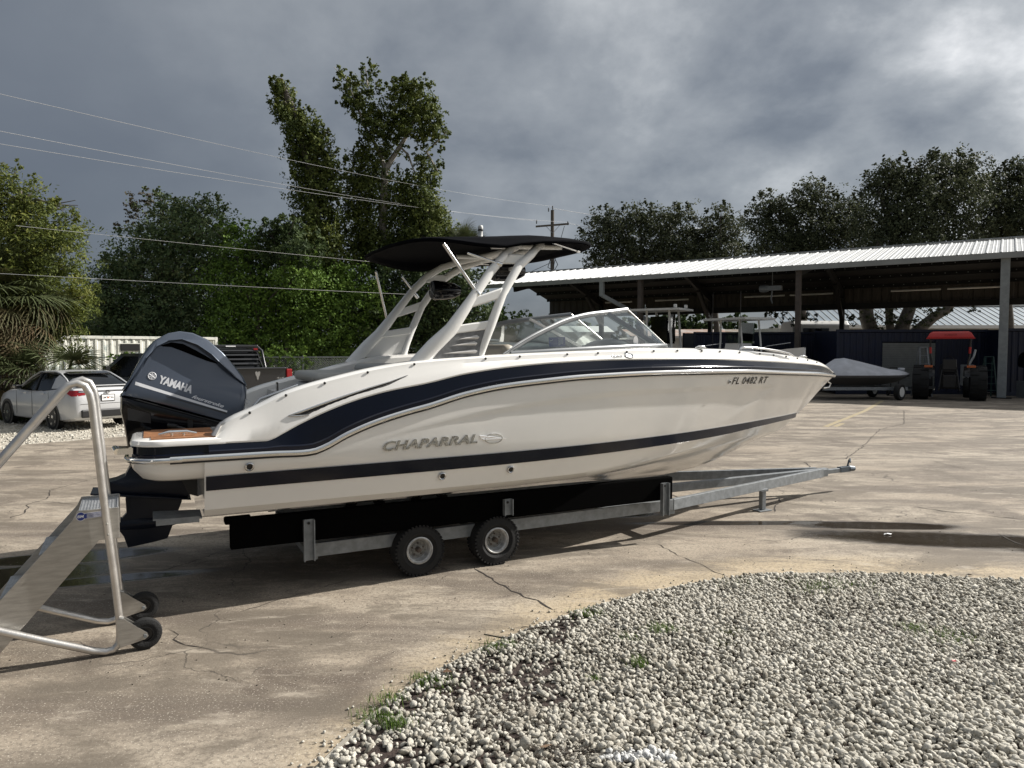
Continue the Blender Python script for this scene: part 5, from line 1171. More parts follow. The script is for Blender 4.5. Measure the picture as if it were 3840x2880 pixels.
for i in range(5):
    s = -8.0 + i * 8.03
    if s < -9: continue
    pm = mt['concrete_post'] if i == 1 else mt['shaded_post']
    if i != 4:
        if i == 3:
            mb = MB(); mb.bar((s + 2.2, .28, HE - .2), (s + 2.2, .28, HE - 1.0), .22, .22, (1, 0, 0)); mb.bar((s + 2.2, .28, HE - .95), (s + .2, -1.5, 3.6), .2, .2); mb.build('knee_brace', mt['concrete_post'], shed)
        w = .32 if i == 1 else .22
        mb = MB(); mb.box((s, .1, (HE - .2) / 2), (w, .30, HE - .2)); mb.build('front_post', pm, shed, bevel=.01)
        mb = MB(); mb.box((s, .1, .02), (.7, .6, .04)); mb.build('base_plate', mt['darksteel'], shed)
    mb = MB(); mb.box((s, -DEP, HB / 2 - .2), (.25, .3, HB - .4)); mb.build('back_post', mt['darksteel'], shed)
    mb = MB(); mb.bar((s, -DEP + .1, 3.9), (s, -DEP + 2.3, HB + .2), .22, .25); mb.build('haunch_brace', mt['darksteel'], shed)
    mb = MB(); mb.bar((s, .2, HE - .3), (s, YR, HR - .35), .2, .4); mb.bar((s, YR, HR - .35), (s, -DEP, HB - .3), .2, .4); mb.build('rafter', mt['purlin'], shed)
mb = corr(S0, S1, 4.72, 5.72, 0, .5, .04); o = mb.build('back_skirt', mt['skirt'], shed); o.location = (0, -DEP, 0)
mb = MB(); mb.box(((S0 + S1) / 2, -DEP + .05, 4.55), (S1 - S0, .2, .34)); mb.build('back_beam', mt['darksteel'], shed)
for s0, ln in ((.2, 2.4), (2.9, 2.4), (8.3, 2.4), (11.0, 2.4), (17.0, 2.3), (21.0, 2.0)):
    mb = MB(); mb.tube([(s0, -DEP + 1.6, 5.26), (s0 + ln, -DEP + 1.6, 5.26)], .05, 8); mb.build('light_tube', mt['lamp'], shed)
def SP(s, d, z=0): return SO + SD * s + SE * d + Vector((0, 0, z))
# blue containers behind
container('shipping_container', 'dark blue shipping container with beige roller door behind the red roofed tractor', (14.55, 32.4, 0), R(0), 6.75, 2.90, mt['bluecont'], door=(2.05, 4.45, 2.35), group=None)
container('shipping_container', 'dark blue shipping container at the left whose end doors are light blue as if sunlit', (9.3, 37, 0), R(0), 6.5, 2.90, mt['bluecont'], mt['sunlit_blue'])
container('shipping_container', 'dark blue shipping container at the right edge beyond the grey shed post', (21.25, 31.2, 0), R(0), 6.0, 2.92, mt['bluecont'])
container('shipping_container', 'small dark blue container with light blue end seen between the two console boats', (5.9, 43, 0), R(0), 3.0, 2.6, mt['bluecont'], mt['sunlit_blue'])
# tractor
tc_ = thing('tractor', 'tractor with bright red canopy parked rear end on under the shed', 'tractor', (17.5, 28.9, 0), R(60))
def P_(name, f, m, par=tc_, **k): mb = MB(); f(mb); return mb.build(name, m, par, **k)
cnp = P_('canopy', lambda b: (b.loft([[(x, y, 2.43) for x, y in ((-.55, -.78), (.75, -.78), (.75, .78), (-.55, .78))], [(x, y, 2.47) for x, y in ((-.57, -.80), (.77, -.80), (.77, .80), (-.57, .80))], [(x, y, 2.66) for x, y in ((-.48, -.70), (.68, -.70), (.68, .70), (-.48, .70))], [(x, y, 2.72) for x, y in ((-.38, -.60), (.58, -.60), (.58, .60), (-.38, .60))]], caps=True)), mt['tractorred'], bevel=.02, smooth=40)
P_('canopy_lip', lambda b: b.box((.1, 0, 2.445), (1.38, 1.66, .03)), mt['tractorred'], cnp)
for yy in (-1, 1):
    P_('roll_bar', lambda b: b.tube([(-.45, yy * .68, 2.45), (-.45, yy * .66, 1.75), (-.42, yy * .62, 1.55), (-.35, yy * .58, .9)], .035, 8), mt['black'], smooth=50)
    P_('roll_bar_sleeve', lambda b: b.tube([(-.46, yy * .67, 2.1), (-.46, yy * .66, 1.85)], .045, 8), mt['tractorred'])
    P_('mudguard', lambda b: b.loft([[(.55 * math.cos(a) - .1, yy * .50, .72 + .62 * math.sin(a)), (.55 * math.cos(a) - .1, yy * .92, .72 + .62 * math.sin(a))] for a in [R(20 + 14 * i) for i in range(11)]], closed=False), mt['black'])  # mudguards would be red; the black paints in the shade on them
    P_('tail_light', lambda b: b.box((-.58, yy * .72, 1.34), (.06, .30, .09)), mt['orange'], bevel=.01)
    m_ = MB(); m_.lathe(tyre_prof(.68, .58, .34), (0, 0, 0), 'Y', 30)
    for k in range(22): a = 2 * PI * k / 22; m_.box((.68 * math.cos(a), .13 * (1 if k % 2 else -1), .68 * math.sin(a)), (.05, .26, .07), Matrix.Rotation(-a, 3, 'Y'))
    w_ = m_.build('rear_wheel', mt['rubber'], tc_, smooth=35); w_.location = (-.1, yy * .98, .68)
    P_('rim', lambda b: b.lathe([(.34, -.2), (.3, -.05), (.1, -.04), (.001, -.04)], (0, 0, 0), 'Y', 20), mt['darksteel'], w_)
    m_ = MB(); m_.lathe(tyre_prof(.42, .3, .2), (0, 0, 0), 'Y', 24); w_ = m_.build('front_wheel', mt['rubber'], tc_, smooth=35); w_.location = (1.75, yy * .7, .42)
    P_('lift_arm', lambda b: (b.bar((-.3, yy * .3, .55), (-.95, yy * .36, .42), .05, .05), b.bar((-.45, yy * .25, 1.2), (-.75, yy * .34, .5), .04, .04)), mt['darksteel'])
P_('chassis', lambda b: (b.box((.5, 0, .75), (2.3, .45, .5)), b.box((-.2, 0, .7), (.6, .6, .5))), mt['darksteel'], bevel=.03)
P_('bonnet', lambda b: b.box((1.5, 0, 1.15), (1.1, .6, .5)), mt['darksteel'], bevel=.08)  # red bonnet coloured dark for the shade around it
P_('driver_seat', lambda b: (b.box((0, 0, 1.15), (.45, .5, .12)), b.box((-.22, 0, 1.4), (.1, .48, .45))), mt['black'], bevel=.04)
P_('steering_wheel', lambda b: b.tube([(.55 + .06 * math.cos(a), .19 * math.sin(a), 1.55 + .18 * math.cos(a)) for a in [2 * PI * i / 16 for i in range(16)]], .014, 6, closed=True), mt['black'])
put_text('canopy_lettering', 'KUBOTA', mat('dark_red_print', (.2, .004, .003), .4), cnp, (-.565, .20, 2.55), (0, -1, 0), (0, 0, 1), .07, .42, offset=.012)
# step ladders
def ladder(name, label, loc, rz, h, m):
    t = thing(name, label, 'ladder', loc, rz)
    for y in (-.2, .2):
        for s in (-1, 1): mb = MB(); mb.bar((s * h * .17, y * (1.2), 0), (s * .04, y * .75, h), .06, .03); mb.build('stile', m, t)
    for i in range(1, 6): z = h * i / 6; mb = MB(); mb.box((-h * .17 * (1 - i / 6) - .02, 0, z), (.08, .42 * (1.15 - .35 * i / 6), .025)); mb.build('rung', m, t)
    mb = MB(); mb.box((0, 0, h), (.14, .34, .04)); mb.build('top_cap', m, t); return t
ladder('step_ladder', 'silver step ladder standing behind the tractor seat', (17.5, 30.8, 0), R(90), 2.1, mt['galv'])
ladder('step_ladder', 'green step ladder leaning beside the grey shed post at the right', (20.2, 30.6, 0), R(80), 1.7, mat('green_fibreglass', (.012, .045, .04), .6))
# hand truck
ht = thing('hand_truck', 'black hand truck standing in front of the roller door', 'hand truck', (16.55, 31.2, 0), 0)
for y in (-.17, .17): MB().tube([(y, 0, .1), (y, 0, 1.0), (y * .9, .12, 1.22)], .022, 6).build('frame_tube', mt['black'], ht)
MB().tube([(-.155, .12, 1.22), (.155, .12, 1.22)], .024, 6).build('handle', mt['black'], ht); mb = MB(); mb.box((0, -.12, .03), (.42, .25, .02)); mb.build('toe_plate', mt['black'], ht)
for y in (-.24, .24): m_ = MB(); m_.lathe(tyre_prof(.13, .06, .06), (y, .08, .13), 'X', 16); m_.build('wheel', mt['rubber'], ht)
# boat under a grey cover on its trailer
cb = thing('covered_boat', 'low boat wrapped in a pale grey cover on a trailer under the shed', 'boat', (14.3, 29.4, 0), R(2))
rg = []
for x, zt, w, zk in ((-2.0, 1.12, .55, .7), (-1.7, 1.3, .85, .62), (-1.2, 1.62, .95, .58), (-.8, 1.66, 1.0, .56), (-.3, 1.55, 1.0, .55), (.4, 1.38, .95, .55), (1.0, 1.22, .8, .6), (1.4, 1.18, .55, .68), (1.62, 1.14, .34, .78), (1.9, 1.0, .06, .92)):
    rg.append([(x, -w, .98), (x, -w * .93, 1.03 + (zt - 1.03) * .1), (x, -w * .6, 1.0 + (zt - 1.0) * .62 + .02 * math.sin(x * 5)), (x, -w * .25, 1.0 + (zt - 1.0) * .93), (x, 0, zt), (x, w * .5, 1.0 + (zt - 1.) * .7), (x, w, .98)])
mb = MB(); mb.loft(rg, closed=False); mb.add(rg[0], [tuple(range(7))]); mb.build('cover', mt['cover'], cb, smooth=60)
mb = MB(); mb.loft([[(r[0][0], r[0][1], .98), (r[0][0], r[0][1] * .96, .90), (r[0][0], 0, zk), (r[0][0], -r[0][1] * .96, .90), (r[0][0], -r[0][1], .98)] for r, zk in zip(rg, (.7, .62, .58, .56, .55, .55, .6, .68, .78, .92))], closed=False); mb.build('hull', mat('dark_grey_hull', (.10, .10, .105), .4), cb, smooth=30)
mb = MB(); mb.box((1.55, -.05, 1.2), (.2, .24, .12)); mb.build('bow_bulge', mt['cover'], cb, bevel=.04)
ctr = thing('boat_trailer', 'galvanised trailer with white wheel carrying the grey covered boat', 'trailer', (14.3, 29.4, 0), R(2))
for y in (-.75, .75): mb = MB(); mb.box((-.3, y, .45), (3.4, .08, .12)); mb.build('frame_rail', mt['galv'], ctr)
mb = MB(); mb.box((.95, 0, .45), (.1, 2.0, .1)); mb.box((-1.6, 0, .45), (.08, 1.5, .1)); mb.bar((1.4, 0, .45), (3.0, 0, .45), .08, .1); mb.build('crossbeam', mt['galv'], ctr)
for y in (-1.0, 1.0): m_ = MB(); m_.lathe(tyre_prof(.33, .2, .2), (0, 0, 0), 'Y', 24); w_ = m_.build('wheel', mt['rubber'], ctr, smooth=35); w_.location = (.95, y, .33); w_.rotation_euler = (0, 0, R(35)); m_ = MB(); m_.lathe([(.2, -.1), (.18, -.08), (.001, -.05)], (0, 0, 0), 'Y', 20); m_.build('rim', mt['white'], w_)
# centre console boats stored under the shed
def console_boat(label, loc, rz, soft, L_=7.):
    t = thing('console_boat', label, 'boat', loc, rz); w = mt['white']; g = bpy.data.materials['white_gelcoat']; z0 = .85
    rg = []
    for x, b, zt, zk in ((-3.2, 1.15, .95, .1), (-1, 1.22, .98, .05), (1, 1.15, 1.1, .05), (2.3, .85, 1.25, .15), (3.1, .45, 1.38, .4), (3.7, .05, 1.45, 1.1)): rg.append([(x, -b, z0 + zt - .2), (x, -b * .85, z0 + (zt * .3)), (x, 0, z0 + zk - .2), (x, b * .85, z0 + zt * .3), (x, b, z0 + zt - .2), (x, 0, z0 + zt - .35)])
    mb = MB(); mb.loft(rg, caps=True); mb.build('hull', g, t, smooth=30)
    mb = MB(); mb.loft([[(x, y, z0 + z) for x, y, z in ((-.5, -.5, .7), (.7, -.5, .7), (.7, .5, .7), (-.5, .5, .7))], [(x, y, z0 + z) for x, y, z in ((-.4, -.45, 1.45), (.35, -.45, 1.45), (.35, .45, 1.45), (-.4, .45, 1.45))]], caps=True); mb.build('console', g, t)
    zt = 4.0 - .0 if not soft else 3.45
    for sx, sy in ((-.55, -.62), (.75, -.62), (-.55, .62), (.75, .62)):
        mb = MB(); mb.tube([(sx * 1.1, sy * 1.05, z0 + .7), (sx, sy, z0 + 1.6), (sx * .9 - .05, sy, zt - .05)], .045 if soft else .06, 8); mb.build('top_leg', w, t, smooth=50)
    mb = MB(); mb.loft([[(x, y, zt + .05 * (1 - abs(y)) - (.06 if soft and abs(x) > 1 else 0)) for y in (-1.0, -.5, 0, .5, 1.0)] for x in (-1.3, -.9, 0, .9, 1.25)], closed=False); mb.loft([[(x, y, zt - .07) for y in (-1.0, 0, 1.0)] for x in (-1.3, 1.25)], closed=False)
    mb.box((0, -1.0, zt - .02), (2.5, .05, .1)); mb.box((0, 1.0, zt - .02), (2.5, .05, .1)); mb.box((1.25, 0, zt - .02), (.05, 2, .1)); mb.box((-1.3, 0, zt - .02), (.05, 2, .1)); tp = mb.build('hard_top' if not soft else 'canvas_top', w, t, smooth=40)
    mb = MB(); mb.box((.52, 0, (z0 + 1.45 + zt) / 2 - .05), (.02, .96, zt - z0 - 1.75)); mb.build('front_glass', mt['carglass'] if not soft else mt['glass'], t)
    for yy in (-1, 1): mb = MB(); mb.add([(.5, yy * .5, z0 + 1.45), (-.3, yy * .5, z0 + 1.45), (-.4, yy * .52, zt - .35), (.45, yy * .52, zt - .35)], [(0, 1, 2, 3)]); mb.build('side_glass', mt['carglass'] if not soft else mt['glass'], t)
    if not soft:
        for x, y in ((.9, -.5), (1.1, .4)): mb = MB(); mb.box((x, y, zt + .15), (.12, .2, .16)); mb.build('spreader_light', mt['lamp'], tp, bevel=.02)
        MB().tube([(-.9, 0, zt + .05), (-.9, 0, zt + .3)], .02, 6).build('light_mast', mt['chromer'], tp)
    else:
        for k in (-.8, .9): MB().tube([(k, -.9, z0 + .7), (k + .1, -1.0, zt + 1.2)], .012, 5).build('fishing_rod', mt['black'], t)
    MB().tube([(1.5, -.9, z0 + 1.0), (2.3, -.75, z0 + 1.3), (3.2, -.3, z0 + 1.45)], .015, 6).build('bow_rail', mt['chromer'], t)
    for x in (-1.2, 0): mb = MB(); mb.box((x, 0, .6), (.15, 1.8, .9)); mb.build('cradle', mt['darksteel'], t)
    return t
console_boat('white centre console boat with hard top and dark windows behind the windscreen', (7.55, 36.5, 0), R(-34), False)
console_boat('white centre console boat with pale canvas top and tall black rods', (10.75, 34.3, 0), R(-60), True)
# workshop clutter at the far right edge
mc = thing('stored_machine', 'pale grey machine glimpsed in the gap just left of the grey shed post', 'machine', (19.55, 31.0, 0), 0)
mb = MB(); mb.box((0, 0, .9), (.3, .5, .9)); mb.tube([(-.1, -.2, 1.3), (.1, -.25, 1.7), (.2, -.2, 2.0)], .05, 8); mb.build('body', mt['rim'], mc, bevel=.05)
rt = thing('outboard_on_stand', 'black outboard motor on a stand cut off by the right edge', 'outboard motor', (21.4, 29.9, 0), 0)
pillowloft('cowl', smooth_poly([(-.3, 1.3), (-.28, 1.75), (0, 1.95), (.3, 1.8), (.35, 1.35), (0, 1.25)]), .25, mt['blackgloss'], rt); mb = MB(); mb.box((0, 0, .9), (.2, .2, .8)); mb.box((-.25, 0, .35), (.06, .6, .7)); mb.box((.3, 0, .3), (.06, .6, .6)); mb.build('stand', mt['galv'], rt)
# chain hoist under the roof
hs = thing('chain_hoist', 'grey chain hoist hanging from the shed roof near the middle post', 'hoist', tuple(SP(9.6, 1.2, 0)), SA)
mb = MB(); mb.tube([(0, 0, 5.2), (0, 0, 5.9)], .02, 6); mb.box((0, 0, 5.05), (.9, .3, .22)); mb.lathe([(.17, -.2), (.2, 0), (.17, .2)], (.4, 0, 5.05), 'X', 12); mb.build('hoist_body', mt['galv'], hs); MB().tube([(.0, 0, 4.95), (.05, 0, 4.5), (-.02, 0, 4.3)], .035, 6).build('hook', mt['galv'], hs)

# ------------------------------------------------------------------ far buildings and vehicles
wr = thing('warehouse', 'long low warehouse with blue grey metal roof beyond the shed', 'warehouse', (24, 62, 0), 0)
mb = MB(); mb.box((19, 5, 1.95), (40, 10, 3.9)); mb.build('wall', mt['wall'], wr)
mb = MB(); mb.add([(-1.5, -1.0, 4.0), (39, -1.0, 4.0), (39, 3.5, 5.9), (-1.5, 3.5, 5.9)], [(0, 1, 2, 3)]); rf = mb.build('roof', mt['warehouse'], wr)
mb = MB(); mb.box((18.7, -1.02, 3.92), (40.5, .08, .28)); mb.build('gutter', mt['white'], rf)
mb = MB(); mb.box((18.7, 3.5, 5.95), (40.5, .3, .12)); mb.box((18.7, 5.0, 6.2), (40.5, .3, .3)); mb.build('ridge_cap', mt['white'], rf)
for i in range(66): mb = MB() if i == 0 else mb; mb.bar((-1.4 + i * .61, -1.0, 4.02), (-1.4 + i * .61, 3.5, 5.92), .04, .05, (1, 0, 0))
kind(mb.build('standing_seams', mt['fascia'], rf), 'stuff')
for i in range(6): mb = MB(); mb.box((1.5 + i * 6.4, -.05, 3.5), (.3, .12, .5)); mb.build('wall_lamp', mt['white'], wr)
for (x, z, w, d, h, m1, m2, lab) in ((9.5, 56, 9.5, 8, 3.0, 'white', 'rustroof', 'low white building with rusty metal roof seen through the shed'), (3.2, 60, 5, 8, 3.4, 'white', 'white', 'small flat white building seen through the windscreen')):
    t = thing('low_building', lab, 'building', (x, z, 0), 0)
    mb = MB(); mb.box((w / 2, d / 2, h / 2), (w, d, h)); mb.build('wall', mt[m1], t); mb = MB(); mb.add([(-.3, -.4, h), (w + .3, -.4, h), (w + .3, d * .6, h + .7), (-.3, d * .6, h + .7)], [(0, 1, 2, 3)]); r1 = mb.build('roof', mt[m2], t); mb = MB(); mb.box((w / 2, -.42, h - .04), (w + .6, .05, .18)); mb.build('gutter', mt['white'], r1)
    for k in range(2): mb = MB(); mb.box((w * (.3 + .4 * k), -.03, h * .5), (1.0, .05, 1.0)); mb.build('window', mt['carglass'], t)
vn = thing('white_van', 'high white van with dark windscreen parked beyond the shed', 'van', (19.1, 45, 0), 0)
mb = MB(); mb.loft([[(x, y, z) for y, z in ((0, .4), (2.2, .4), (2.2, 3.55), (1.9, 3.8), (.3, 3.8), (0, 3.55))] for x in (-1.6, -1.2, 1.6, 1.9)], caps=True); mb.build('body', mt['white'], vn, bevel=.08, smooth=40)
mb = MB(); mb.box((-.2, -.02, 3.05), (1.6, .04, .55)); mb.build('windscreen', mt['carglass'], vn, bevel=.01)
for x in (-1.1, 1.3): m_ = MB(); m_.lathe(tyre_prof(.4, .25, .2), (x, .1, .4), 'Y', 16); m_.build('wheel', mt['rubber'], vn)

# ------------------------------------------------------------------ vegetation
lm = dict(
 yellow=leafmat('yellow_green_leaves', (0.045, 0.060, 0.017), (0.105, 0.132, 0.028), (0.18, 0.185, 0.04)),
 grey=leafmat('dull_green_leaves', (0.040, 0.066, 0.030), (0.090, 0.135, 0.058), (0.17, 0.19, 0.085)),
 bright=leafmat('bright_green_leaves', (0.038, 0.070, 0.014), (0.092, 0.160, 0.028), (0.17, 0.26, 0.045)),
 dark=leafmat('dark_green_leaves', (0.022, 0.037, 0.016), (0.050, 0.078, 0.028), (0.093, 0.124, 0.043)),
 vine=leafmat('olive_vine_leaves', (0.032, 0.050, 0.014), (0.085, 0.110, 0.028), (0.165, 0.185, 0.045)),
 oak=leafmat('oak_leaves', (0.026, 0.034, 0.019), (0.055, 0.066, 0.034), (0.11, 0.12, 0.06)),
 brown=leafmat('brownish_leaves', (.05, .045, .03), (.09, .08, .05), (.13, .11, .07)),
 palm=leafmat('palm_leaves', (.10, .07, .035), (.06, .075, .03), (.12, .145, .07), .15))
def leafset(rng, C, rad, n_sub, per, leaf, flat=1., shell=.55, droop=0., elong=1.5):
    """leaf quads: n_sub twigs through an ellipsoid (radius vector rad) around C, each with `per` leaves"""
    d = unit(rng.normal(size=(n_sub, 3))); r = rng.random(n_sub) ** (1 / 3.); r = shell + (1 - shell) * r if shell < 1 else r
    r = np.where(rng.random(n_sub) < .3, rng.random(n_sub) ** .5, r) * (1 + .22 * rng.normal(size=n_sub))
    S = C + d * r[:, None] * rad
    sub_r = np.minimum(.34 * min(rad), .55) * (.6 + .8 * rng.random(n_sub))
    t_sub = rng.normal(scale=.16, size=n_sub) + .15 * d[:, 2]
    off = unit(rng.normal(size=(n_sub, per, 3))) * (rng.random((n_sub, per, 1)) ** .6) * sub_r[:, None, None]; off[..., 2] *= .7; off[..., 2] -= droop * rng.random((n_sub, per)) 
    P = (S[:, None, :] + off).reshape(-1, 3); n = len(P)
    nrm = unit(unit(P - C) * .6 + rng.normal(size=(n, 3)) * .8 + np.array([0, -.1, .35]))
    a = unit(np.cross(nrm, rng.normal(size=(n, 3)))); b = np.cross(nrm, a)
    s = leaf * (.65 + .7 * rng.random((n, 1))); a = a * s * elong * .5; b = b * s * .5
    V = np.stack([P - a, P - b * 1.0, P + a, P + b * 1.0], 1).reshape(-1, 3)
    tint = np.clip(.5 + np.repeat(t_sub, per) + rng.normal(scale=.13, size=n), 0, 1)
    return V, np.repeat(tint, 4)
def foliage(name, parent, root, clumps, m, leaf, seed, dens=1., droop=0., shell=.55, elong=1.5, per=16, sub=.0, sprig=True):
    """clumps: (x, y, z, rx, ry, rz) in world metres"""
    rng = np.random.default_rng(seed); Vs = []; Ts = []
    for c in clumps:
        C = np.array(c[:3]); rad = np.array(c[3:6]); dn = c[6] if len(c) > 6 else 1.
        nsp = int(5 * dn) if sprig else 0
        for _ in range(nsp):
            dd = unit(rng.normal(size=3) + np.array([0, 0, .9])); Cs = C + dd * rad * rng.uniform(.95, 1.2); rs = rad * np.array([.13, .13, .28]) * rng.uniform(.7, 1.4); V, T = leafset(rng, Cs, rs, max(2, int(9 * dens * (rad[0] / (leaf * 9)) ** .8)), 12, leaf * .9, shell=.1, elong=elong); Vs.append(V); Ts.append(T + .05)
        area = 4 * PI * ((rad[0] * rad[2]) + (rad[0] * rad[1]) + (rad[1] * rad[2])) / 3; n = max(3, int(area / (leaf * leaf) * 1.15 * dens * dn / per))
        V, T = leafset(rng, C, rad, n, per, leaf, droop=droop, shell=shell, elong=elong); Vs.append(V); Ts.append(T + rng.normal(scale=.06))
    V = np.concatenate(Vs) - np.array(root); T = np.clip(np.concatenate(Ts), 0, 1)
    return npmesh(name, V, np.arange(len(V)).reshape(-1, 4), m, T, parent=parent)
NLEAF = 0
def tree(name, label, cat, Z, clumps_px, m, leaf, seed, trunk=None, tw=.2, dens=1., dep=.8, limbs=True, bark='bark', group=None, extra=None, base=None, **kw):
    """clumps given as photo pixels (x, y, radius) at distance Z; depth spread around Z"""
    rng = random.Random(seed); cl = []
    for c in clumps_px:
        x, y, r = c[:3]; dz = rng.uniform(-.5, .5) * dep * 2; p = W3(x, y, Z + dz); rr = r / F * Z; cl.append((p.x, p.y, p.z, rr * 1.05, rr * .95, rr * .85) + ((c[3],) if len(c) > 3 else ()))
    cx = sum(c[0] for c in cl) / len(cl) if base is None else W3(base, 1400, Z).x
    root = (cx, Z, 0); t = thing(name, label, cat, root, 0, group)
    o = foliage('crown', t, root, cl, m, leaf, seed, dens, **kw)
    mb = MB(); zt = sum(c[2] for c in cl) / len(cl)
    if trunk:
        P = [W3(x, y, Z) - Vector(root) for x, y in trunk]; mb.tube(P, [tw * (1 - .6 * i / (len(P) - 1)) for i in range(len(P))], 8); fork = P[len(P) // 2]; forks = P[len(P) // 3:]
    else:
        P = [Vector((0, 0, -.1)), Vector((.1, 0, zt * .25)), Vector((-.1, .1, zt * .5)), Vector((0, 0, zt * .8))]; mb.tube(P, [tw, tw * .85, tw * .7, tw * .45], 8); forks = P[1:]
    if limbs:
        for c in cl:
            e = Vector(c[:3]) - Vector(root); f = min(forks, key=lambda q: (q - e).length + max(0, q.z - e.z) * 2); mid = f.lerp(e, .5) + Vector((rng.uniform(-.2, .2), rng.uniform(-.2, .2), rng.uniform(0, .4)))
            mb.tube([f, mid, e], [tw * .4, tw * .25, tw * .08], 5)
            for k in range(3): e2 = e + Vector((rng.uniform(-1, 1) * c[3], rng.uniform(-1, 1) * c[4], rng.uniform(-.3, 1) * c[5])) * .8; mb.tube([mid.lerp(e, .6), e2], [tw * .12, .01], 4)
    mb.build('trunk', mt[bark], t, smooth=60)
    if extra: extra(t, root)
    return t
OV = 'trees and shrubs along the far side of the yard'
tree('feathery_tree', 'yellow green feathery tree leaning in at the left edge above the palm', 'tree', 23, [(-120, 760, 150), (20, 690, 90), (60, 760, 110, .6), (150, 800, 80, .5), (30, 860, 150), (190, 890, 120), (110, 960, 150), (240, 1000, 100, .8), (-60, 1000, 170), (60, 1080, 130), (200, 1110, 130), (290, 1120, 80), (250, 1190, 90, .8), (110, 1180, 120), (300, 860, 40, .35), (240, 780, 50, .4), (40, 1240, 130), (200, 1260, 90)],
     lm['yellow'], .042, 3, tw=.2, dens=.36, elong=3.0, shell=.1, per=22, base=40, trunk=[(30, 1560), (60, 1200), (70, 1060), (40, 900), (90, 780)])
tree('broadleaf_tree', 'tall dull green tree with a thin brownish top left of the vine clad trees', 'tree', 38, [(600, 770, 60, .6), (690, 820, 70), (780, 790, 65), (640, 860, 110), (760, 890, 120), (540, 920, 90, .8), (690, 960, 150), (820, 960, 100), (470, 1000, 80), (420, 1060, 90), (570, 1050, 140), (760, 1080, 130), (460, 1150, 130), (630, 1180, 150), (370, 1130, 70), (400, 1230, 110), (550, 1260, 130), (720, 1270, 120)],
     lm['grey'], 0.093, 4, tw=.28, dens=.8, extra=lambda t, r: foliage('dead_crown', t, r, [(*W3(545, 740, 38), .75, .6, .45), (*W3(500, 790, 38), .5, .5, .45), (*W3(470, 850, 38), .5, .5, .3)], lm['brown'], 0.081, 9, .55))
tree('leafy_tree', 'bright green leafy tree behind the white container and the pickups', 'tree', 36, [(850, 870, 50, .7), (930, 880, 60), (900, 960, 90), (980, 1000, 90), (870, 1080, 120), (1000, 1100, 110), (1120, 1050, 100), (900, 1200, 120), (1050, 1210, 130), (1180, 1160, 120), (960, 1300, 110), (820, 1290, 90), (1100, 1310, 90)],
     lm['bright'], 0.087, 5, tw=.2, dens=.85)
tree('leafy_tree', 'bright green bushy tree whose crown meets the tip of the black canopy', 'tree', 36.5, [(1230, 1070, 90), (1330, 1050, 80), (1300, 1150, 120), (1400, 1130, 80), (1220, 1250, 120), (1360, 1250, 110), (1440, 1200, 80, .8), (1180, 1340, 90), (1320, 1350, 90)], lm['bright'], 0.087, 6, tw=.2, dens=.85)
tree('mimosa_tree', 'dark feathery small tree left of the leaning vine clad tree', 'tree', 36, [(1020, 870, 50), (1080, 850, 45), (1060, 910, 80), (1130, 950, 80), (1000, 960, 60)], lm['dark'], 0.081, 7, tw=.12, dens=.8, elong=2.4)
tree('vine_clad_tree', 'tall leaning dead tree wrapped in vines, left of the pair', 'tree', 38, [(1045, 310, 29), (1062, 350, 42), (1050, 400, 35), (1095, 420, 46), (1110, 480, 52), (1160, 460, 46), (1140, 550, 66), (1200, 530, 46), (1170, 640, 72), (1240, 610, 52), (1160, 720, 68), (1245, 700, 52), (1170, 800, 64, 0.9), (1240, 790, 46), (1160, 880, 68), (1230, 880, 55), (1150, 960, 85), (1240, 980, 77), (1190, 1070, 93)],
     lm['vine'], .095, 8, trunk=[(1180, 1330), (1190, 900), (1170, 650), (1100, 420), (1050, 300)], tw=.35, dens=1.75, dep=.35, base=1180, droop=.45, per=14, extra=lambda t, r: foliage('hanging_vines', t, r, [(*W3(1265, 870, 38), .25, .3, 1.2, .5), (*W3(1110, 620, 38), .3, .3, .9, .5), (*W3(1110, 900, 38), .3, .3, 1.2, .5)], lm['vine'], 0.087, 90, .6, droop=.8))
def limbsB(t, r):
    mb = MB(); q = lambda x, y: W3(x, y, 40) - Vector(r)
    mb.tube([q(1432, 900), q(1438, 780), q(1443, 640), q(1470, 595)], [.26, .22, .2, .17], 8); mb.tube([q(1470, 595), q(1500, 550), q(1530, 500), q(1560, 430), q(1580, 360)], [.15, .13, .1, .07, .03], 6); mb.tube([q(1443, 640), q(1425, 570), q(1375, 490), q(1340, 400), q(1290, 280)], [.14, .12, .1, .07, .03], 6)
    mb.tube([q(1640, 640), q(1600, 570), q(1650, 520), q(1680, 490)], [.05, .08, .05, .02], 5); mb.tube([q(1560, 660), q(1530, 580), q(1500, 550)], [.04, .06, .06], 5); mb.tube([q(1290, 290), q(1262, 262), q(1252, 250)], [.04, .02, .01], 4); mb.tube([q(1380, 330), q(1370, 250)], [.06, .02], 4)
    mb.build('limb', mt['barkpale'], t, smooth=60)
    foliage('vines', t, r, [(*W3(x, y, 40), rr / F * 40, rr / F * 36, rr / F * 36) + tuple(k) for x, y, rr, *k in [(1345, 560, 35, .7), (1370, 620, 60), (1385, 700, 70), (1340, 760, 60), (1380, 820, 80), (1340, 880, 80), (1345, 660, 55), (1400, 560, 60), (1500, 760, 75), (1550, 830, 90), (1490, 900, 95), (1400, 920, 95), (1560, 690, 65), (1590, 760, 70), (1480, 680, 55), (1600, 900, 90), (1620, 630, 45, .8)]], lm['vine'], .095, 91, 1.2, droop=.5)
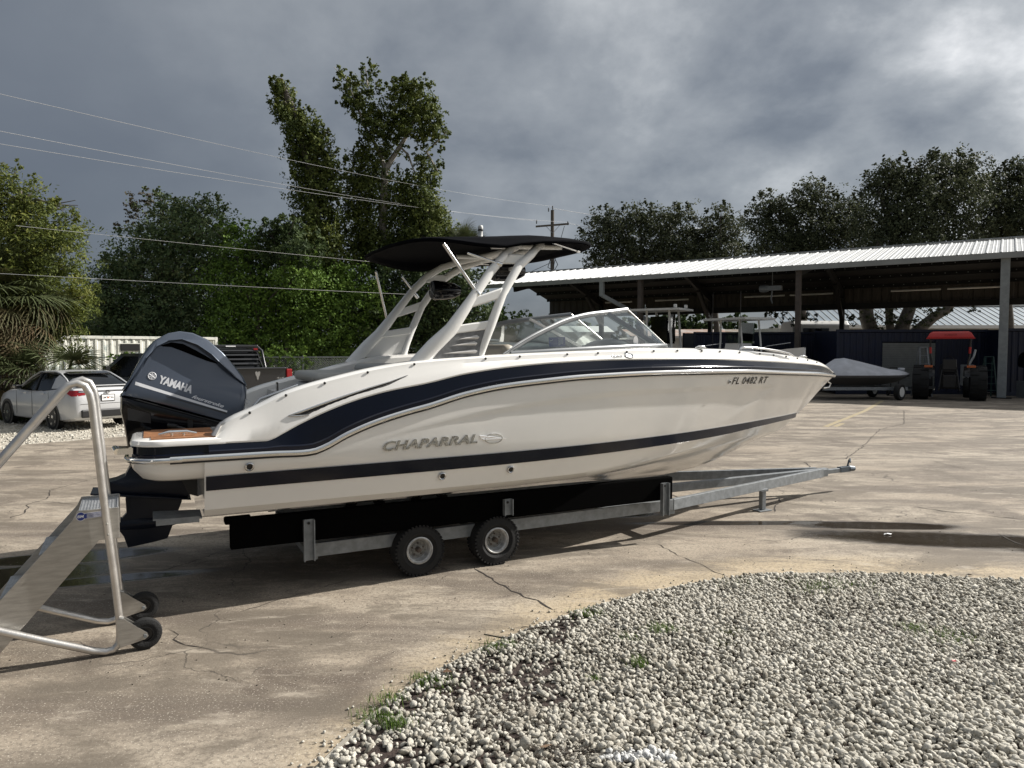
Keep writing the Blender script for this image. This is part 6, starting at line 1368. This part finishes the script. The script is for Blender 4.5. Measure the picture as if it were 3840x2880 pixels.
tree('vine_clad_tree', 'tall pale barked tree with twin crowns and vines, right of the pair', 'tree', 40, [(1275, 275, 30, 0.56), (1310, 310, 39, 0.56), (1385, 265, 39, 0.56), (1340, 350, 56), (1300, 370, 32, 0.56), (1365, 420, 58), (1430, 330, 32, 0.56), (1400, 480, 56), (1480, 320, 32, 0.56), (1530, 330, 51), (1590, 310, 32, 0.68), (1500, 400, 65), (1580, 390, 65), (1620, 430, 45), (1470, 470, 65), (1560, 470, 69), (1620, 480, 46), (1600, 530, 37, 0.56), (1470, 550, 46, 0.56), (1665, 500, 30, 0.56), (1650, 550, 26, 0.56), (1570, 600, 42, 0.56), (1590, 680, 45, 0.56)],
     lm['vine'], 0.099, 9, trunk=[(1430, 1330), (1432, 900)], tw=.35, dens=1.25, dep=.6, limbs=False, base=1430, bark='barkpale', extra=limbsB)
tree('vine_covered_shrub', 'vine covered tree stump mound just left of the fan palm behind the canopy', 'shrub', 39, [(1590, 740, 50), (1620, 790, 60), (1650, 850, 75), (1600, 880, 80), (1690, 900, 60), (1660, 960, 90), (1590, 980, 80)], lm['vine'], 0.099, 10, tw=.25, dens=.9, droop=.4)
tree('vine_covered_tree', 'shadowy vine covered tree mass seen between the tower legs', 'tree', 37, [(1500, 1000, 90), (1620, 1020, 90), (1430, 1090, 90), (1540, 1120, 110), (1660, 1120, 110), (1750, 1060, 80), (1450, 1230, 110), (1570, 1240, 120), (1700, 1230, 110), (1790, 1170, 80), (1480, 1330, 100), (1640, 1330, 100)], lm['dark'], 0.093, 11, tw=.3, dens=.9, droop=.3)
tree('leafy_tree', 'sunlit small tree left of the shed end, seen behind the windscreen', 'tree', 42, [(1850, 1180, 60), (1900, 1230, 60), (1960, 1210, 45, .7), (1840, 1260, 60), (1930, 1290, 60), (2010, 1250, 45, .7), (2060, 1270, 40, .8)], lm['bright'], 0.105, 12, tw=.12, dens=.8)
tree('understory_shrub', 'dark undergrowth filling the gap below the tall trees', 'undergrowth', 41, [(330, 1330, 130), (500, 1340, 130), (680, 1330, 130), (850, 1330, 130), (1020, 1340, 120), (1180, 1330, 120), (1340, 1340, 120), (250, 1230, 100), (420, 1220, 110), (560, 1200, 110), (740, 1200, 120), (900, 1150, 120), (1060, 1120, 120), (1180, 1150, 120), (1300, 1180, 110), (1500, 1200, 120), (1650, 1200, 120), (1400, 1000, 90), (1500, 950, 80)], lm['grey'], .11, 13, tw=.15, dens=.8)
# live oaks behind the shed
tree('live_oak', 'rounded grey green oak behind the shed, nearest the utility pole', 'tree', 56, [(2230, 900, 60, .8), (2270, 830, 60, .8), (2330, 880, 90), (2400, 820, 70, .9), (2480, 860, 90), (2550, 810, 60, .8), (2390, 960, 110), (2520, 960, 110), (2270, 970, 80), (2620, 940, 90)], lm['oak'], .115, 14, tw=.35, dens=1.0, shell=.2)
tree('live_oak', 'second oak from the utility pole with a twiggy rounded top', 'tree', 55, [(2640, 860, 63, 0.9), (2700, 810, 54, 0.7), (2740, 870, 72), (2690, 950, 81), (2780, 960, 54, 0.8), (2600, 980, 72)], lm['oak'], .115, 15, tw=.3, dens=1.0, shell=.2)
tree('live_oak', 'dark oak rising over the middle of the shed roof', 'tree', 50, [(2880, 770, 60, .8), (2860, 840, 70), (2960, 790, 70), (3050, 740, 80), (3110, 800, 80), (2940, 890, 100), (3060, 880, 110), (3190, 780, 60, .9), (3200, 860, 90), (2890, 950, 80), (3010, 970, 100), (3140, 960, 100)], lm['oak'], .10, 16, tw=.4, dens=.95, shell=.2)
def oaktrunks(t, r):
    q = lambda x, y: W3(x, y, 45) - Vector(r); mb = MB()
    mb.tube([q(3300, 1420), q(3280, 1280), q(3250, 1190), q(3240, 1050), q(3300, 900)], [.6, .5, .42, .36, .2], 10); mb.tube([q(3350, 1420), q(3370, 1260), q(3410, 1160), q(3440, 1000)], [.55, .45, .36, .3], 10); mb.tube([q(3400, 1300), q(3440, 1240), q(3500, 1190), q(3555, 1160), q(3600, 1080)], [.4, .35, .3, .26, .2], 10)
    mb.build('trunk', mt['bark'], t, smooth=60)
    foliage('low_branches', t, r, [(*W3(x, y, 44), rr / F * 44, rr / F * 44, rr / F * 30, .35) for x, y, rr in ((3220, 1190, 45), (3340, 1200, 60), (3440, 1190, 55), (3520, 1175, 40), (3650, 1160, 30), (2900, 1180, 35), (2960, 1200, 40), (3020, 1190, 40))], lm['oak'], 0.099, 95, 1.)
tree('live_oak', 'largest oak with massive forked trunks seen under the shed roof', 'tree', 45, [(3330, 640, 60, .8), (3290, 700, 70), (3390, 690, 90), (3480, 640, 70, .8), (3560, 640, 80), (3640, 620, 60, .8), (3340, 790, 110), (3470, 770, 120), (3590, 740, 110), (3660, 700, 60), (3290, 880, 100), (3420, 900, 120), (3560, 880, 120)], lm['oak'], .10, 17, tw=.3, dens=.95, shell=.2, limbs=True, extra=oaktrunks, base=3330)
tree('live_oak', 'brownish oak cut off by the right edge of the photo', 'tree', 47, [(3720, 700, 60, .7), (3770, 650, 60, .6), (3830, 640, 60, .6), (3740, 790, 90), (3830, 750, 100), (3700, 870, 90), (3800, 880, 110), (3920, 700, 120), (3930, 850, 120)], lm['oak'], .10, 18, tw=.35, dens=.95, shell=.2)
# distant tree line beyond the sheds
for i, (x, y, r, Z, lab) in enumerate(((2490, 1215, 45, 80, 'distant dark tree left of the two white boats'), (2600, 1210, 50, 82, 'distant tree between the two console boat tops'), (2760, 1215, 40, 84, 'distant tree behind the canvas topped boat'), (2950, 1230, 40, 78, 'distant dark tree just left of the white van'), (2360, 1240, 40, 90, 'distant low tree right behind the windscreen'), (2200, 1250, 40, 90, 'distant low tree seen through the windscreen pane'))):
    tree('distant_tree', lab, 'tree', Z, [(x, y, r), (x + r, y + 12, r * .8), (x - r, y + 15, r * .8), (x + 4, y + 40, r), (x + 30, y + 60, r), (x - 30, y + 60, r)], lm['dark'], .35, 30 + i, tw=.3, dens=.9)
# fan palms
def frond_mesh(seed, R_=.62, brown=0., droop=.5, nb=26):
    rng = np.random.default_rng(seed); V = []; Fc = []; T = []
    def quad(a, b, c, d, t): n = len(V); V.extend([a, b, c, d]); Fc.append((n, n + 1, n + 2, n + 3)); T.extend([t] * 4)
    pet = 1.0; p0 = Vector((0, 0, 0)); pe = Vector((pet, 0, .28)); w = .016
    for i in range(4):
        a, b = i / 4, (i + 1) / 4; A = Vector((pet * a, 0, .5 * a - .25 * a * a)); B = Vector((pet * b, 0, .5 * b - .25 * b * b)); quad(A + Vector((0, w, 0)), A - Vector((0, w, 0)), B - Vector((0, w, 0)), B + Vector((0, w, 0)), .5 - brown * .4)
    hub = Vector((pet, 0, .25))
    for k in range(nb):
        a = (k / (nb - 1) - .5) * R(250); ln = R_ * (1 - .22 * abs(a) / R(125)) * rng.uniform(.85, 1.1); d = Vector((math.cos(a), math.sin(a), .12)); sd = Vector((-math.sin(a), math.cos(a), 0)); t = min(1, max(0, .6 - brown * .55 + rng.normal() * .12)); prev = hub; pw_ = .008; z = 0
        for s in (.35, .62, .82, 1.):
            cur = hub + d * ln * s * (1 - .15 * s * droop) - Vector((0, 0, droop * ln * 1.1 * max(0, s - .3) ** 1.7)); cw_ = .022 * (1 - s) ** .7 + .002
            quad(prev + sd * pw_, prev - sd * pw_, cur - sd * cw_, cur + sd * cw_, t); prev, pw_ = cur, cw_
    return np.array([v[:] for v in V]), np.array(Fc), np.array(T)
FR = {}
def palm(name, label, loc, h, nf, seed, scale=1., skirt=True):
    rng = random.Random(seed); t = thing(name, label, 'palm', loc, 0)
    if h > .2: mb = MB(); mb.tube([(0, 0, -.1), (.05, 0, h * .5), (0, 0, h)], [.22, .2, .2], 10); mb.build('trunk', mt['bark'], t, smooth=60)
    for i in range(nf):
        el = rng.uniform(-75, 70) if skirt else rng.uniform(5, 75); az = rng.uniform(0, 360); br = 1. if el < -35 else (.6 if el < -10 else (.0 if rng.random() < .85 else .5)); key = (br, i % 3)
        if key not in FR:
            V, Fc, T = frond_mesh(100 + len(FR), 1.05, br, .9 if br > .5 else .55); o = npmesh('frond', V, Fc, lm['palm'], T, parent=t); FR[key] = o.data
        else: o = bpy.data.objects.new('frond', FR[key]); COL.objects.link(o); o.parent = t
        o.location = (0, 0, h + rng.uniform(-.3, .1)); o.rotation_euler = (rng.uniform(-.3, .3), -R(el), R(az)); s = scale * rng.uniform(.8, 1.15); o.scale = (s, s, s)
    return t
palm('cabbage_palm', 'shaggy cabbage palm with drooping green fronds and a brown skirt at the left edge', (-15.6, 22.0, 0), 3.4, 110, 1, 1.25)
palm('cabbage_palm', 'second shaggy palm mostly out of frame at the left edge', (-17.2, 23.0, 0), 3.0, 70, 2, 1.3)
palm('fan_palm', 'low dark fan palm spreading in front of the white container', (-13.4, 21.6, 0), .9, 26, 3, 1.05)
palm('fan_palm', 'small palm with brown curled fronds behind the silver sedan', (-14.5, 21.3, 0), 1.0, 40, 5, .8)
palm('fan_palm', 'green fan palm top showing beside the anchor light above the canopy', tuple(Vector((W3(1745, 905, 38).x, 38, 0))), W3(1745, 930, 38).z, 30, 6, .75, False)
# vines over the fence rail and ground weeds near the sedan
vg = thing('climbing_vine', 'green vine creeping along the fence top in front of the white container', 'vine', (-14, 26.5, 0))
foliage('leaves', vg, (-14, 26.5, 0), [(-14.6 + i * .52, 26.55, 1.70 + .06 * math.sin(i * 2.1), .34, .12, .12 + .04 * math.sin(i), .8) for i in range(8)] + [(-14.4 + i * .6, 26.6, .9, .4, .1, .8, .12) for i in range(8)] + [(-9.3 + i * .5, 27.0, 1.6 + .2 * math.sin(i), .4, .2, .4, .7) for i in range(4)], lm['bright'], 0.043, 61, 1.)
MB().tube([(-.6, 0, 1.75), (3, .02, 1.78)], .012, 4).build('stem', mt['twig'], vg)
def grass(name, pts, m, h, w, seed, parent=None, loc=(0, 0, 0)):
    rng = np.random.default_rng(seed); n = len(pts); P = np.array(pts) - np.array(loc); a = rng.uniform(0, 2 * PI, n); ln = h * rng.uniform(.5, 1.2, n); sd = np.stack([np.cos(a), np.sin(a), np.zeros(n)], 1) * w; le = np.stack([-np.sin(a), np.cos(a), np.zeros(n)], 1) * (ln * rng.uniform(.1, .9, n))[:, None]
    up = np.zeros((n, 3)); up[:, 2] = ln; V = np.stack([P - sd, P + sd, P + sd * .7 + le * .35 + up * .6, P - sd * .7 + le * .35 + up * .6, P + le + up * .9], 1)
    Fq = (np.arange(n)[:, None] * 5 + np.array([0, 1, 2, 3])); Ft = np.arange(n)[:, None] * 5 + np.array([3, 2, 4])
    Fq2 = np.concatenate([Fq[:, [0, 1, 2]], Fq[:, [0, 2, 3]], Ft]); return npmesh(name, V.reshape(-1, 3), Fq2, m, np.clip(np.repeat(rng.normal(.55, .2, n), 5), 0, 1), parent=parent, loc=loc if parent is None else (0, 0, 0))
rg_ = np.random.default_rng(4); gp = [(rg_.uniform(-19, -13.8), rg_.uniform(20.2, 25), -.01) for _ in range(9000)]
o = grass('roadside_grass', gp, lm['bright'], .2, .008, 5); kind(o, 'stuff')

# ------------------------------------------------------------------ utility pole and overhead wires
up_ = thing('utility_pole', 'wooden utility pole with crossarm and insulators beyond the shed', 'utility pole', (3.05, 55, 0))
MB().tube([(0, 0, 0), (0, 0, 12.5)], [.19, .13], 10).build('pole', mt['wood'], up_, smooth=60)
mb = MB(); mb.box((-.02, -.16, 11.35), (2.5, .1, .13), Matrix.Rotation(-.08, 3, 'Y')); ca = mb.build('crossarm', mt['wood'], up_)
for a in (-.55, .55): MB().bar((a, -.16, 11.35), (0, -.16, 10.75), .03, .03).build('arm_brace', mt['galv'], up_)
for x, z in ((-1.2, 11.55), (1.15, 11.45), (0, 12.6), (-.3, 12.45)):
    m_ = MB(); m_.lathe([(.02, 0), (.05, .05), (.025, .08), (.06, .13), (.025, .17), (.06, .22), (.03, .27), (.02, .3)], (x, -.16, z - .1), 'Z', 10); m_.build('insulator', mt['darksteel'], up_)
m_ = MB(); m_.tube([(.9, -.1, 11.3), (.7, -.1, 10.6), (.25, -.1, 9.0), (.1, -.15, 8.3)], .02, 4); m_.tube([(-.15, -.2, 8.8), (-.35, -.2, 8.2), (.1, -.2, 7.9), (.4, -.2, 8.4), (.15, -.2, 8.9)], .03, 5); m_.tube([(0, -.2, 8.6), (-1.8, 0, 7.8), (-3.5, 0, 7.6)], .02, 4); m_.build('drop_cable', mt['black'], up_)
def wire(a, b, r, label, sag=0.):
    P = []; A, B = a, b
    for i in range(25): s = i / 24; p = A.lerp(B, s); p.z -= sag * 4 * s * (1 - s); P.append(p)
    o = MB(); base = P[0].copy(); o.tube([p - base for p in P], r, 4); w = o.build('overhead_wire', mt['cable']); w.location = base; tag(w, label, 'wire', 'overhead wires')
top = Vector((3.05, 54.8, 11.55))
wire(W3(-60, 338, 20), Vector((3.0, 54.8, 12.75)), .007, 'topmost thin overhead wire crossing the sky from the left edge', .35)
wire(W3(-60, 480, 20), top + Vector((-1.2, 0, .1)), .007, 'middle of the three wires sloping down from the left edge', .3)
wire(W3(-60, 530, 20.5), top + Vector((1.1, 0, 0)), .007, 'lowest of the three wires sloping across the storm sky', .3)
wire(W3(60, 846, 19), W3(1480, 990, 30), .0045, 'single wire running in front of the green trees to the canopy', .02)
wire(W3(-30, 1024, 20), W3(1560, 1105, 30), .005, 'lowest wire running across the trees above the white container', .02)
wire(Vector((3.05, 54.8, 12.6)), Vector((30, 75, 14)), .015, 'faint wire running right from the utility pole', .5)
wire(Vector((4.2, 54.8, 11.5)), Vector((30, 80, 12.5)), .015, 'faint lower wire running right from the crossarm', .5)
# ------------------------------------------------------------------ weeds, sticks and litter on the gravel
def weed(px, py, label, h, n, seed, spread=.06, m='bright'):
    c = G(px, py); t = thing('weed_tuft', label, 'weed', (c.x, c.y, .03), 0, 'weeds in the gravel bed'); rr = np.random.default_rng(seed)
    pts = [(c.x + rr.normal() * spread, c.y + rr.normal() * spread * .7, .02) for _ in range(n)]; grass('blades', pts, lm[m], h, .0016, seed, t, (c.x, c.y, .03))
weed(1480, 2735, 'bright grass tuft at the near left corner of the gravel bed', 0.072, 176, 1, .05)
weed(1400, 2700, 'low weeds on the bed edge left of the bright tuft', 0.050, 128, 2, .06)
weed(1455, 2640, 'weeds on the concrete edge above the bright tuft', 0.058, 136, 3, .05)
weed(1620, 2580, 'thin weeds among stones beside the leaf litter', 0.050, 120, 4, .08)
weed(1580, 2560, 'weeds on the edge halfway along the curve', 0.050, 88, 5, .04)
weed(1870, 2440, 'weeds beside the dark stick on the bed edge', 0.050, 160, 6, .07)
weed(2210, 2315, 'flat green weeds at the edge below the crack', 0.043, 192, 7, .08)
weed(2480, 2378, 'dense green tuft in the middle left of the gravel', 0.065, 176, 8, .05)
weed(2360, 2408, 'pale sparse weeds left of the dense tuft', 0.036, 72, 9, .06)
weed(2400, 2510, 'upright leafy weed standing alone in the gravel', 0.086, 88, 10, .03)
weed(2228, 2560, 'tiny bright weed nearest the camera', 0.029, 48, 11, .025)
weed(3040, 2215, 'green weeds near the far edge of the gravel', 0.043, 136, 12, .12)
weed(3140, 2205, 'weeds along the far edge, right of the other patch', 0.043, 112, 13, .12)
weed(3560, 2400, 'sprawling flat weed patch at the right of the gravel', 0.036, 208, 14, .12)
weed(3420, 2365, 'small weed patch left of the sprawling one', 0.036, 88, 15, .05)
weed(2750, 2200, 'thin weeds at the crest of the gravel edge', 0.036, 72, 16, .1)
weed(2740, 2380, 'olive moss patch in the centre of the gravel', 0.022, 144, 17, .06, 'vine')
weed(2700, 2420, 'second olive moss patch in the centre of the gravel', 0.022, 128, 18, .06, 'vine')
rr_ = random.Random(3); mb = MB()
for i in range(420):
    if i < 300: c = G(rr_.gauss(1850, 130), rr_.gauss(2700, 60))
    else: c = G(rr_.gauss(2150, 90), rr_.gauss(2840, 25))
    a = rr_.uniform(0, PI); l = rr_.uniform(.02, .09); d = Vector((math.cos(a), math.sin(a), rr_.uniform(-.15, .25))) * l; c.z = .015 + rr_.uniform(0, .03); mb.tube([c - d * .5, c + d * .5], rr_.uniform(.0008, .0022), 3, caps=False)
for i in range(160): c = G(rr_.uniform(1200, 3400), rr_.uniform(2350, 2860)); 
kind(mb.build('dead_twigs', mt['twig']), 'stuff')
def small(name, label, cat, px, py, f, m, rz=0, z=0.):
    c = G(px, py); mb = MB(); f(mb); o = mb.build(name, m); o.location = (c.x, c.y, z); o.rotation_euler = (0, 0, rz); tag(o, label, cat)
small('fallen_stick', 'thin black stick lying across the gravel edge', 'stick', 1880, 2412, lambda b: (b.tube([(-.12, .03, .05), (-.03, .01, .04), (.05, -.01, .03)], .005, 5), b.tube([(-.03, .01, .04), (.06, .03, .03)], .003, 4)), mt['ink'])
small('fallen_stick', 'short grey stick on the gravel edge above the black one', 'stick', 2040, 2377, lambda b: b.tube([(-.12, -.02, .04), (.0, .01, .05), (.1, .03, .04)], .005, 5), mt['twig'])
small('fallen_stick', 'tiny dark twig alone on the concrete near the gravel edge', 'stick', 1970, 2355, lambda b: b.tube([(-.03, .0, .006), (.0, .004, .008), (.03, .0, .006)], .003, 5), mt['twig'])
small('fallen_leaf', 'brown curled leaf on stones at the near left of the bed', 'leaf', 1675, 2548, lambda b: b.add([(-.03, 0, .045), (0, -.02, .055), (.035, 0, .05), (0, .02, .06)], [(0, 1, 2, 3)]), mat('brown_leaf', (.16, .09, .05), .8))
small('fallen_leaf', 'brown leaf at the bottom of the picture beside the white stones', 'leaf', 2045, 2830, lambda b: b.add([(-.03, 0, .04), (0, -.025, .05), (.035, 0, .055), (0, .02, .04)], [(0, 1, 2, 3)]), mat('tan_leaf', (.2, .13, .08), .8))
small('red_flower', 'small red blossom lying on the gravel at the right', 'flower', 3578, 2508, lambda b: b.add([(.02 * math.cos(a) * (1 if i % 2 else .4), .02 * math.sin(a) * (1 if i % 2 else .4), .05 + .006 * (i % 2)) for i, a in enumerate([2 * PI * k / 10 for k in range(10)])], [tuple(range(10))]), mat('red_petals', (.5, .01, .03), .5))
small('crumpled_wrapper', 'crumpled white wrapper lying on the wet concrete', 'litter', 3328, 2006, lambda b: (b.add([(-.045, -.01, .004), (-.01, -.015, .018), (.03, -.012, .01), (.05, 0, .014), (.02, .015, .005), (-.03, .015, .014), (0, 0, .022)], [(0, 1, 6), (1, 2, 6), (2, 3, 6), (3, 4, 6), (4, 5, 6), (5, 0, 6)])), mt['whitest'])
small('fallen_leaf', 'dead leaf on the concrete right of the bed edge', 'leaf', 3635, 2160, lambda b: b.add([(-.04, 0, .006), (0, -.015, .02), (.04, 0, .008), (0, .015, .018)], [(0, 1, 2, 3)]), mt['twig'])
# scatter of debris specks on the concrete
mb = MB()
for i in range(500):
    c = G(rr_.uniform(0, 3840), rr_.uniform(1800, 2600)); s = rr_.uniform(.002, .007)
    if not inside(np.array([c.x]), np.array([c.y]))[0]: mb.box((c.x, c.y, s * .5), (s * 1.6, s, s), rr_.uniform(0, 3))
kind(mb.build('debris', mat('debris_specks', (.25, .22, .17), .9, col2=(.03, .025, .02), vscale=30)), 'stuff')
